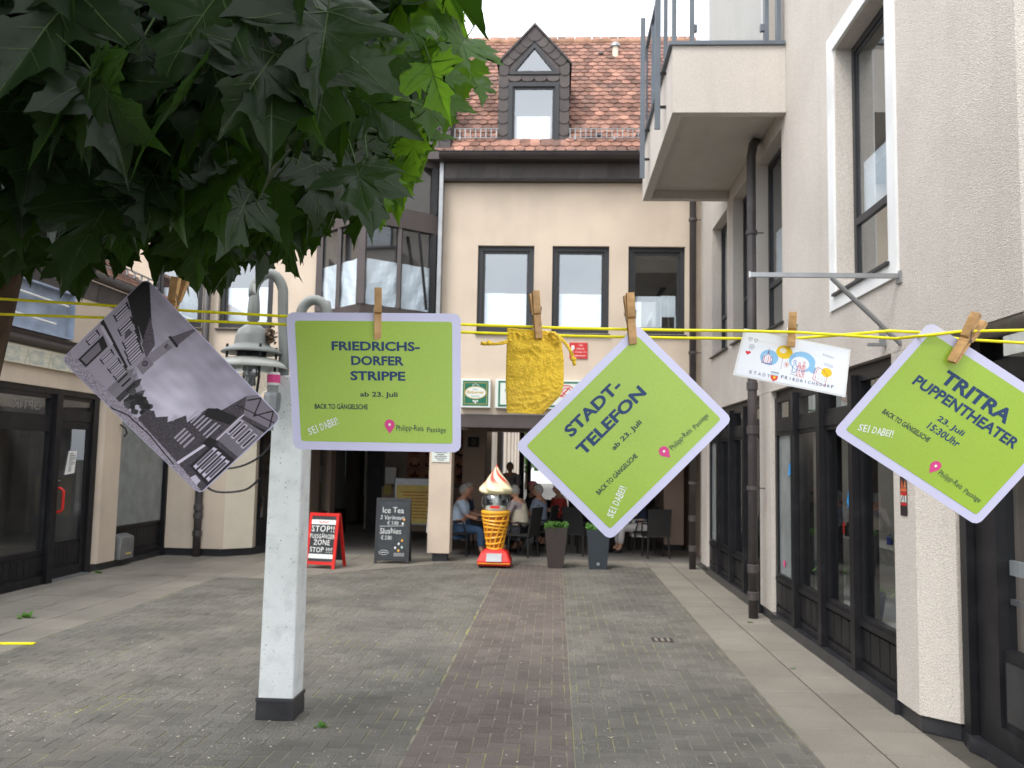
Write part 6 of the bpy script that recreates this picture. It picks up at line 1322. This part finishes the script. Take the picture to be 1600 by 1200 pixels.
def clampr(a, b, w_=269., h_=161., r=9.):
    x, y = a*w_, b*h_; cx_ = min(max(x, r), w_-r); cy_ = min(max(y, r), h_-r); dx, dy = x-cx_, y-cy_; d = math.hypot(dx, dy)
    if d > r: x, y = cx_+dx/d*r, cy_+dy/d*r
    return x/w_, y/h_
part('picture', cvp.mesh(lambda a, b: pfn(.004+.992*clampr(a, 1-b)[0], .006+.988*clampr(a, 1-b)[1], .0006)), 'print', pt)
# drawn postcard
CD = at_px([(1163, 513), (1329, 546), (1321, 621), (1145, 586)], [1.26, 1.262, 1.256, 1.258])
dfn = bil(CD, .002); dt = thing('drawn_postcard', 'small white postcard with a coloured drawing and town name, pegged at the right', 'postcard', (.34, 1.26, 1.8))
f = rgrid(dfn, 170, 75, .3, 16, 8, 0, W=170, H=75); f2 = rgrid(dfn, 170, 75, .3, 16, 8, -.0006, W=170, H=75); part('sheet', f.add(f2.v, f2.f), 'white', dt)
c = Canvas(340, 150, (.93, .94, .96)); A = 340/150
bl, ye, rd, dn = (.56, .76, .90), (.95, .80, .15), (.80, .25, .30), (.30, .34, .48)
c.ell(.27, .50, .085, .17, bl); c.ell(.255, .47, .045, .10, (.93, .94, .96)); c.ell(.40, .68, .078, .15, ye); c.ell(.385, .71, .033, .06, (.93, .9, .8)); c.ell(.58, .55, .125, .22, bl); c.ell(.565, .50, .085, .15, (.93, .94, .96)); c.poly([(.66, .5), (.72, .48), (.71, .33), (.66, .36)], bl); c.ell(.82, .42, .05, .1, ye)
for x in (.225, .245, .265, .285): c.line([(x, .36), (x+.0, .52)], .012, rd, A)
c.line([(.21, .36), (.215, .5), (.25, .56), (.255, .66), (.262, .56), (.30, .5), (.305, .36), (.21, .36)], .012, (.5, .3, .5), A); c.line([(.256, .62), (.256, .70)], .01, dn, A)
c.line([(.395, .55), (.395, .30)], .01, (.5, .35, .2), A)
for k in range(9): a = k*.7; c.line([(.44, .42), (.44+.025*math.cos(a), .42+.07*math.sin(a))], .009, (.8, .5, .4), A)
for x0, hh in ((.56, .36), (.60, .4)):
    for dx in (-.014, 0, .014): c.line([(x0+dx, .2), (x0+dx*.7, .2+hh*.7)], .011, rd, A)
    c.ell(x0, .2+hh*.82, .012, .03, rd, 1, .4); c.line([(x0-.025, .2+hh*.6), (x0, .2+hh*.7), (x0+.03, .2+hh*.5)], .01, rd, A)
c.line([(.50, .28), (.50, .42), (.525, .48), (.545, .38), (.53, .28), (.50, .28)], .011, (.25, .45, .7), A); c.ell(.512, .52, .014, .035, (.25, .45, .7), 1, .4); c.line([(.49, .24), (.56, .22)], .009, dn, A)
c.line([(.70, .22), (.705, .42), (.735, .50), (.79, .46), (.83, .36), (.82, .12), (.70, .22)], .011, (.75, .3, .25), A); c.line([(.72, .22), (.725, .42), (.75, .49)], .010, (.75, .3, .25), A)
for k in range(14): c.ell(.75+.02*(k % 4), .20+.055*(k//4)+.01*(k % 2), .003, .007, dn)
for x, y in ((.06, .83), (.115, .82)): c.line([(x, y-.05), (x-.018, y), (x-.008, y+.03), (x, y), (x+.012, y+.03), (x+.018, y), (x, y-.05)], .009, (.4, .4, .4), A)
for k in range(5): c.ell(.09+.018*math.cos(k*1.26), .66+.04*math.sin(k*1.26), .011, .025, dn, 1, .55)
c.poly([(.065, .47), (.04, .52), (.05, .56), (.065, .54), (.08, .57), (.095, .52)], (.85, .2, .25))
for k in range(24): x = .14+k*.026; c.line([(x, .80-.25*max(0, x-.45)), (x+.012, .84-.25*max(0, x-.45))], .008, (.85, .8, .72), A)
for k in range(7): c.line([(.765+k*.016, .78-k*.006), (.77+k*.016, .82-k*.006)], .01, dn, A)
for k in range(4): c.ell(.80+.02*k, .60-.01*k, .012, .028, (.35, .45, .65), 1, .6)
c.poly([(.315, .13), (.385, .13), (.38, .05), (.35, .0), (.32, .05)], (.85, .3, .25)); c.poly([(.315, .13), (.385, .13), (.385, .22), (.315, .22)], (.8, .85, .88)); c.line([(.315, .2), (.385, .2)], .014, dn, A); c.ell(.352, .09, .012, .03, ye); c.noise(.02, 5, 2)
part('drawing', c.mesh(lambda a, b: dfn(.02+.96*a, .97-.94*b, .0005)), 'matt_print', dt)
mb = MB(); DP = lambda x, y: dfn(x/170, -y/75, .0009)
for i, ch in enumerate('STADT'): put_text(mb, ch, 4, 4.6, DP, cx=24.5+i*6.9, cy=-65.2-.2*i, ang=-.02)
for i, ch in enumerate('FRIEDRICHSDORF'):
    if ch == 'I': put_text(mb, ch, .7, 4.6, DP, cx=72.5+i*5.85, cy=-63.6+.02*(i-6)**2*.6)
    else: put_text(mb, ch, 3.7, 4.6, DP, cx=72.5+i*5.85, cy=-63.6+.02*(i-6)**2*.6)
part('town_lettering', mb, 'navy', dt)
# yellow drawstring bag
bg_ = thing('drawstring_bag', 'small yellow cotton drawstring bag pegged at the middle of the line', 'bag', (-.03, 1.25, 1.79))
oL = [(792, 512), (792, 530), (791, 560), (790, 600), (791, 630), (792, 645)]; oR = [(868, 518), (877, 532), (881, 560), (881, 600), (876, 618), (848, 647)]
mb = MB(); n_, m_ = 46, 60
def bagpt(i, j, side):
    t = j/m_*(len(oL)-1); k = min(int(t), len(oL)-2); f_ = t-k; l = np.array(oL[k])*(1-f_)+np.array(oL[k+1])*f_; r = np.array(oR[k])*(1-f_)+np.array(oR[k+1])*f_; a = i/n_
    u, v = l*(1-a)+r*a; s = math.sin(PI*a)**.5 if 0 < a < 1 else 0
    sm = min(1, a*8, (1-a)*8, (m_-j)/6)
    wr = mnoise.noise(Vector((a*4+side*9+j/m_*2, j/m_*9, 1)))*.003+(1-abs(mnoise.noise(Vector((a*5+j/m_*3, j/m_*13, 5+side)))))**3*.0028-.0017+abs(mnoise.noise(Vector((a*22, j/m_*30, 5+side))))*.0012+(math.sin(a*60)*.0016 if 5 < j < 12 else 0)
    return tuple(ray(u, v)*(1.25-side*(.0075*s+wr*sm)*(1 if j > 0 else .5))+Vector((0, 0, 1.6)))
for side in (1, -1):
    o = len(mb.v); mb.v += [bagpt(i, j, side) for j in range(m_+1) for i in range(n_+1)]
    mb.f += [(o+j*(n_+1)+i, o+j*(n_+1)+i+1, o+(j+1)*(n_+1)+i+1, o+(j+1)*(n_+1)+i) for j in range(m_) for i in range(n_)]; mb.m += [0]*(n_*m_)
part('cloth', mb, 'bag', bg_, smooth=True)
Q = lambda u, v, y=1.238: tuple(ray(u, v)*y+Vector((0, 0, 1.6)))
part('drawstring', MB().tube([Q(794, 535), Q(785, 537), (Q(775, 538)), Q(765, 538)], .0016, 8).tube([Q(794, 532), Q(784, 535), Q(774, 537), Q(764, 536)], .0016, 8), 'bag', bg_, smooth=True)
part('knot', MB().lathe([(0, -.003), (.004, -.002), (.0048, .001), (.003, .004), (0, .005)], Q(764, 537), 12), 'bag', bg_, smooth=True); part('tassel', MB().tube([Q(763, 537), Q(757, 537), Q(751, 536)], [.0022, .003, .0024], 10), 'bag', bg_, smooth=True)
part('drawstring', MB().tube([Q(874, 527), Q(882, 536), Q(889, 545), Q(895, 560)], .0017, 8).tube([Q(870, 522), Q(880, 531), Q(888, 541), Q(896, 556)], .0016, 8), 'bag', bg_, smooth=True)
part('knot', MB().lathe([(0, -.004), (.0042, -.002), (.0042, .002), (0, .004)], Q(896, 561), 12), 'bag', bg_, smooth=True); part('tassel', MB().tube([Q(896, 562), Q(897, 566), Q(898, 571)], [.0022, .003, .0024], 10), 'bag', bg_, smooth=True)
part('gathered_edge', MB().tube([Q(858, 520), Q(866, 521), Q(872, 526), Q(876, 533), Q(870, 536)], .0028, 8), 'bag', bg_, smooth=True)
# the two cords
def cord(name, label, pts):
    o = []
    for i in range(len(pts)-1):
        for k in range(4): o.append(tuple(Vector(pts[i])*(1-k/4)+Vector(pts[i+1])*(k/4)))
    o.append(pts[-1]); return setp(part(name, MB().tube(o, .0021, 8), 'line', at=pts[0], smooth=True), label, 'cord')
Lc = lambda u, v, y=1.25: tuple(ray(u, v)*y+Vector((0, 0, 1.6)))
cord('clothes_line', 'upper yellow plastic clothes line stretched across the lane', [(-1.5, 2.1, 1.92), Lc(-260, 455), Lc(0, 467), Lc(150, 476), Lc(300, 486, 1.252), Lc(442, 494), Lc(590, 500, 1.252), Lc(720, 507), Lc(900, 513), Lc(1060, 516), Lc(1160, 517, 1.244), Lc(1240, 519, 1.244), Lc(1320, 524), Lc(1400, 529), Lc(1440, 525, 1.212), Lc(1500, 518, 1.206), Lc(1600, 516, 1.21), Lc(1850, 512), (3.9, 2.66, 2.3)])
cord('clothes_line', 'lower yellow plastic clothes line, crossing the upper one beside the postcard', [(-1.52, 2.1, 1.88), Lc(-260, 486), Lc(0, 491), Lc(150, 496), Lc(300, 501, 1.254), Lc(442, 507), Lc(590, 513, 1.254), Lc(720, 519), Lc(900, 525), Lc(1060, 528), Lc(1160, 529, 1.27), Lc(1240, 529, 1.27), Lc(1320, 523, 1.262), Lc(1390, 517, 1.245), Lc(1450, 520, 1.245), Lc(1500, 530, 1.26), Lc(1600, 536), Lc(1850, 545), (3.9, 2.68, 2.2)])
# pegs
def peg(label, top, bot, y, wpx=11, open_=0, tilt=0.0):
    a, b = Vector(Lc(*top, y)), Vector(Lc(*bot, y)); ax = (b-a); L_ = ax.length; ax.normalize(); wd = wpx*y/FPX; side = ax.cross(Vector((0, 1, 0))).normalized(); side = side if side.x > 0 else -side; dp = Vector((0, -1, 0))
    if tilt: c, s = math.cos(tilt), math.sin(tilt); side, dp = side*c+dp*s, dp*c-side*s
    t = thing('clothes_peg', label, 'clothes peg', tuple(a), 'wooden clothes pegs on the line')
    for s in (1, -1):
        mb = MB(); pf = [(0, .011), (.12, .0115), (.35, .009), (.47, .0075), (.5, .0055), (.53, .0075), (.58, .0065), (.86, .0055), (1, .003)] if s == 1 else [(0, .011), (.12, .0115), (.35, .009), (.47, .0075), (.5, .0055), (.53, .0075), (.58, .0065), (.86, .0055), (1, .003)]
        for t_, e in pf:
            e2 = e*.75; inn = (.003 if t_ < .5 else .0008)+ (.0035*(1-t_*2) if t_ < .5 else 0)
            c_ = a+ax*L_*t_
            for q in (-1, 1):
                mb.v.append(tuple(c_+side*q*wd/2+dp*s*inn)); mb.v.append(tuple(c_+side*q*wd/2+dp*s*(inn+e2)))
        n = len(pf)
        for k in range(n-1):
            o = 4*k; mb.f += [(o, o+4, o+5, o+1), (o+2, o+3, o+7, o+6), (o+1, o+5, o+7, o+3), (o, o+2, o+6, o+4)]; mb.m += [0]*4
        mb.f += [(0, 1, 3, 2), (4*n-4, 4*n-2, 4*n-1, 4*n-3)]; mb.m += [0, 0]
        part('prong', mb, 'wood', t, bevel=.0006)
    c_ = a+ax*L_*.5
    part('spring', MB().tube([c_-side*(wd/2+.0012)-dp*.001, c_+side*(wd/2+.0012)-dp*.001], .0024, 10).tube([c_+side*(wd/2+.001), c_+side*(wd/2+.001)-ax*L_*.16+dp*.011], .0007, 6).tube([c_-side*(wd/2+.001), c_-side*(wd/2+.001)-ax*L_*.16-dp*.011], .0007, 6), 'steel', t)
peg('tilted light brown peg on the black and white photograph', (282, 436), (262, 508), 1.236, 14, tilt=.12)
peg('upright peg at the top of the FRIEDRICHS card', (591, 452), (590, 531), 1.236, 11.5, tilt=-.2)
peg('peg clamping the yellow drawstring bag', (834, 457), (842, 529), 1.238, 11.5, tilt=-.25)
peg('peg holding the Stadt-Telefon card at its top corner', (982, 460), (989, 538), 1.236, 12.5, tilt=-.1)
peg('short peg clamping the drawn postcard', (1239, 490), (1236, 542), 1.25, 12, tilt=.25)
peg('slanted peg with spread prongs on the puppet theatre card', (1531, 496), (1487, 566), 1.206, 14, tilt=.9)

# ================================================================== THE MAPLE
mp_t = thing('maple_tree', 'maple tree at the left whose dark leafy branches hang over the lane', 'tree', (-1.62, 2.2, 0))
part('trunk', MB().tube([(-2.0, 2.25, 0), (-1.82, 2.22, .8), (-1.62, 2.2, 1.6), (-1.49, 2.15, 2.15), (-1.5, 2.1, 3.0), (-1.3, 2.2, 4.2)], [.13, .11, .10, .095, .08, .05], 12), 'bark', mp_t, smooth=True)
for pts, r in ((((-1.58, 2.15, 2.2), (-1.1, 2.1, 2.45), (-.75, 2.0, 2.55), (-.5, 2.0, 2.56)), (.045, .03, .018, .008)), (((-1.5, 2.1, 2.8), (-1.0, 1.6, 2.9), (-.5, 1.3, 2.75), (-.3, 1.2, 2.6)), (.04, .026, .014, .006)), (((-1.55, 2.1, 2.5), (-1.2, 2.8, 2.6), (-1.0, 3.0, 2.65), (-.85, 3.15, 2.7)), (.04, .028, .015, .006)), (((-1.5, 2.1, 3.0), (-1.0, 2.2, 3.4), (-.3, 2.3, 3.5)), (.04, .025, .01)), (((-.95, 1.65, 2.85), (-.9, 1.5, 2.3), (-.85, 1.45, 2.0)), (.012, .008, .004)), (((-.6, 2.0, 2.6), (-.55, 1.9, 2.3), (-.5, 1.8, 2.1)), (.01, .007, .004))):
    part('branch', MB().tube(pts, r, 8), 'bark', mp_t, smooth=True)
HALF = [(.03, 0), (.15, -.07), (.34, -.12), (.30, .0), (.42, .05), (.62, .06), (.54, .20), (.68, .30), (.80, .50), (.60, .48), (.42, .52), (.25, .50), (.215, .62), (.27, .68), (.345, .83), (.21, .84), (.15, .93), (.08, 1.02), (0, 1.22)]
OUT0 = [(x, y) for x, y in HALF]+[(-x*.96, y) for x, y in HALF[-2::-1]]
OUT = []
for (xa, ya), (xb, yb) in zip(OUT0, OUT0[1:]):
    OUT.append((xa, ya)); l_ = math.hypot(xb-xa, yb-ya)
    if l_ > .08: mx_, my_ = (xa+xb)/2, (ya+yb)/2; dd = math.hypot(mx_, my_-.35)+1e-6; OUT.append((mx_-mx_/dd*l_*.13, my_-(my_-.35)/dd*l_*.13))
OUT.append(OUT0[-1])
LOBES = [(0, 1.12, .25), (.68, .46, .2), (-.66, .46, .2), (.36, -.02, .1), (-.35, -.02, .1)]
def leaf_shape(seed):
    r = random.Random(seed); return dict(fold=r.uniform(.05, .5), droop=r.uniform(.12, .45), twist=r.uniform(-.35, .35), w=r.uniform(.88, 1.1), curl=r.uniform(-.2, .5), ph=r.uniform(0, 6), asym=r.uniform(-.12, .12))
def leaf_z(x, y, s):
    d = math.hypot(x, y-.25)
    return s['fold']*abs(x)*(1-.3*abs(x))-s['droop']*max(0, y-.1)**2*.6-s['curl']*x*x*.35+s['twist']*x*y+.025*math.sin(9*x+s['ph'])*math.cos(8*y)+.014*math.sin(11*math.atan2(x, y-.25)+s['ph'])*d
def leaf_mb(seed, veins=True, rings=3):
    s = leaf_shape(seed); C_ = (0, .28); mb = MB(); n = len(OUT); jr = random.Random(seed+5)
    out = [((x+jr.uniform(-.022, .022))*(s['w']+s['asym']*(1 if x > 0 else -1)), y+jr.uniform(-.03, .03)) for x, y in OUT]
    P = lambda x, y, e=0: (x, y, leaf_z(x, y, s)+e)
    mb.v.append(P(*C_))
    for k in range(1, rings+1):
        t = k/rings; mb.v += [P(C_[0]+(x-C_[0])*t, C_[1]+(y-C_[1])*t) for x, y in out]
    for i in range(n-1):
        mb.f.append((0, 1+i, 2+i)); mb.m.append(0)
        for k in range(rings-1): a = 1+k*n+i; mb.f.append((a, a+n, a+n+1, a+1)); mb.m.append(0)
    mb.f.append((0, n, 1)); mb.m.append(0)
    for k in range(rings-1): a = 1+k*n; mb.f.append((a+n-1, a+2*n-1, a+n, a)); mb.m.append(0)
    if veins:
        for lx, ly, _ in LOBES:
            lx *= s['w']
            for e in (.006, -.006):
                for q in range(5):
                    t0, t1 = q/5, (q+1)/5; w0, w1 = .009*(1-t0*.8), .009*(1-t1*.8); L_ = math.hypot(lx, ly); nx, ny = -ly/L_, lx/L_
                    a, b = (lx*t0, .03+(ly-.03)*t0), (lx*t1, .03+(ly-.03)*t1)
                    mb.add([P(a[0]+nx*w0, a[1]+ny*w0, e), P(a[0]-nx*w0, a[1]-ny*w0, e), P(b[0]-nx*w1, b[1]-ny*w1, e), P(b[0]+nx*w1, b[1]+ny*w1, e)], [(0, 1, 2, 3)], 1)
        # side veins of the middle lobe
        for q in range(3):
            for sx in (1, -1):
                y0 = .3+q*.2; a, b = (0, y0), (sx*.17*s['w'], y0+.17); 
                for e in (.005, -.005): mb.add([P(a[0], a[1]-.005, e), P(b[0], b[1]-.002, e), P(b[0], b[1]+.002, e), P(a[0], a[1]+.005, e)], [(0, 1, 2, 3)], 1)
        mb.tube([(0, 0, 0), (0, -.25, .04), (.02, -.55, .15)], .011, 5, 1)     # stalk
    return mb
LS = .106
shapes = [leaf_mb(k) for k in range(10)]
def scaled(mb, k): 
    o = MB(); o.v = [tuple(Vector(p)*k) for p in mb.v]; o.f = mb.f; o.m = mb.m; return o
leaf_me = {(k, mt): mesh_of('leaf', scaled(shapes[k], LS), [mt, 'vein'], smooth=True) for k in range(10) for mt in ('leaf', 'leaf_edge')}
simple = [leaf_mb(20+k, False, 1) for k in range(5)]
# crown outline as seen from the lane: the lower right edge of the foliage
EDGE = [(-400, 470), (0, 452), (60, 445), (110, 468), (140, 478), (170, 440), (215, 428), (250, 400), (300, 470), (335, 484), (370, 440), (400, 440), (420, 400), (450, 425), (478, 440), (492, 400), (500, 355), (520, 372), (560, 385), (600, 370), (635, 350), (655, 290), (690, 235), (700, 190), (730, 175), (778, 165), (780, 100), (762, 60), (745, 0), (740, -300)]
poly_ = EDGE+[(-400, -300)]
def inside(u, v, P=poly_):
    c = False; n = len(P)
    for i in range(n):
        x1, y1 = P[i]; x2, y2 = P[(i+1) % n]
        if (y1 > v) != (y2 > v) and u < (x2-x1)*(v-y1)/(y2-y1)+x1: c = not c
    return c
def proj(p):
    d = Vector(p)-Vector((0, 0, 1.6)); z = d.dot(cf); return 800+FPX*d.dot(cr)/z, 600-FPX*d.dot(cu)/z
def leaf_matrix(rnd, spread=1.0):
    # blade hangs from its stalk: +y of the leaf points down, normal roughly towards the open side
    yaw = rnd.uniform(-1, 1)*1.1*spread; tip = rnd.gauss(0, .38)*spread; out = rnd.uniform(.0, .75)
    dn = Vector((math.sin(tip), 0, -math.cos(tip))); nrm = Vector((math.sin(yaw), -math.cos(yaw), 0))
    y = (dn*math.cos(out)+nrm*math.sin(out)).normalized(); x = y.cross(nrm).normalized(); z = x.cross(y)
    return Matrix((x, y, z)).transposed()
rnd = random.Random(21); leaves = []
tries = 0
while len(leaves) < 900 and tries < 90000:
    tries += 1
    u, v = rnd.uniform(-120, 790), rnd.uniform(-160, 490); y = .95+1.9*rnd.random()**1.25
    if u > 560: y = rnd.uniform(1.25, 2.6)
    if v < 120 and u < 520: y = rnd.uniform(.75, 2.0)
    if 380 < v: y = rnd.uniform(1.3, 2.3)
    sc = rnd.uniform(.62, 1.15)
    mtx = leaf_matrix(rnd); o = ray(u, v)*y+Vector((0, 0, 1.6))
    ok = True
    for q in (mtx @ Vector((0, 1.2*LS*sc, -.25*LS*sc)), mtx @ Vector((.75*LS*sc, .5*LS*sc, 0)), mtx @ Vector((-.75*LS*sc, .5*LS*sc, 0)), mtx @ Vector((0, .6*LS*sc, 0)), Vector((0, 0, 0))):
        pu, pv = proj(o+q)
        if not inside(pu, pv): ok = False; break
    if not ok: continue
    leaves.append((o, mtx, sc, u, v, y))
# leaves placed right on the outline so that their tips form it
EP = []
for (a, b), (c_, d_) in zip(EDGE[1:-2], EDGE[2:-1]):
    n_ = max(1, int(math.hypot(c_-a, d_-b)/28))
    EP += [(a+(c_-a)*k/n_, b+(d_-b)*k/n_) for k in range(n_)]
for (u, v) in EP:
    got = 0
    for _t in range(400):
        y = rnd.uniform(1.25, 2.2); sc = rnd.uniform(.7, 1.05); mtx = leaf_matrix(rnd, .8)
        o = ray(u+rnd.uniform(-35, 25), v-rnd.uniform(30, 190)/y)*y+Vector((0, 0, 1.6)); tip = proj(o+mtx @ Vector((0, 1.2*LS*sc, -.2*LS*sc))); sd_ = [proj(o+mtx @ Vector((q*.7*LS*sc, .5*LS*sc, 0))) for q in (1, -1)]
        if math.hypot(tip[0]-u, tip[1]-v) < 26 and inside(tip[0]+5, tip[1]-9) and sum(inside(p_[0], p_[1]-14) for p_ in sd_) >= (1 if _t > 90 and u < 600 else 2): leaves.append((o, mtx, sc, u, v, y)); got += 1
        if got == 2: break
leaves.sort(key=lambda l: l[5]*(1 if -60 < l[3] < 800 and l[4] > -60 else 3))
print('leaves', len(leaves), tries)
far_l = [MB(), MB()]
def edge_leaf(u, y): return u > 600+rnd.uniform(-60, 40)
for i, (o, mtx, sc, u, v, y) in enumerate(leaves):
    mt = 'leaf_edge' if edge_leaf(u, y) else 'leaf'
    if i < 298:
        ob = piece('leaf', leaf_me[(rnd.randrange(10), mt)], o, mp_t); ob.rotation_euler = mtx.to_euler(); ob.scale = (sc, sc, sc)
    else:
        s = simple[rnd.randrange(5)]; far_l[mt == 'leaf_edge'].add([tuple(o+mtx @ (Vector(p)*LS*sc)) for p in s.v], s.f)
# the rest of the crown: above, behind and to the left, out of the picture but shading what hangs below
for k in range(15000):
    p = Vector((rnd.uniform(-4.4, .05), rnd.uniform(-2.8, 4.6), rnd.uniform(1.75, 5.2)))
    if p.x > -.45 and p.z > 2.45: continue
    d = ((p.x+2.05)/2.3)**2+((p.y-.9)/3.7)**2+((p.z-3.4)/1.75)**2
    if d > 1 or (d < .3 and k % 3): continue
    if p.y > .2:
        pu, pv = proj(p)
        if not (inside(pu+45, pv+60) and inside(pu, pv+60)) and -60 < pv: continue
        if (p-Vector((0, 0, 1.6))).length < .9: continue
    elif (p-Vector((0, 0, 1.6))).length < .8 or p.z < 2.15: continue
    sc = rnd.uniform(.9, 1.5)*(1.7 if p.y < .1 else 1); mtx = leaf_matrix(rnd, 1.6); s = simple[rnd.randrange(5)]; far_l[0].add([tuple(p+mtx @ (Vector(q)*LS*sc)) for q in s.v], s.f)  # unseen leaves behind the camera enlarged to block more light
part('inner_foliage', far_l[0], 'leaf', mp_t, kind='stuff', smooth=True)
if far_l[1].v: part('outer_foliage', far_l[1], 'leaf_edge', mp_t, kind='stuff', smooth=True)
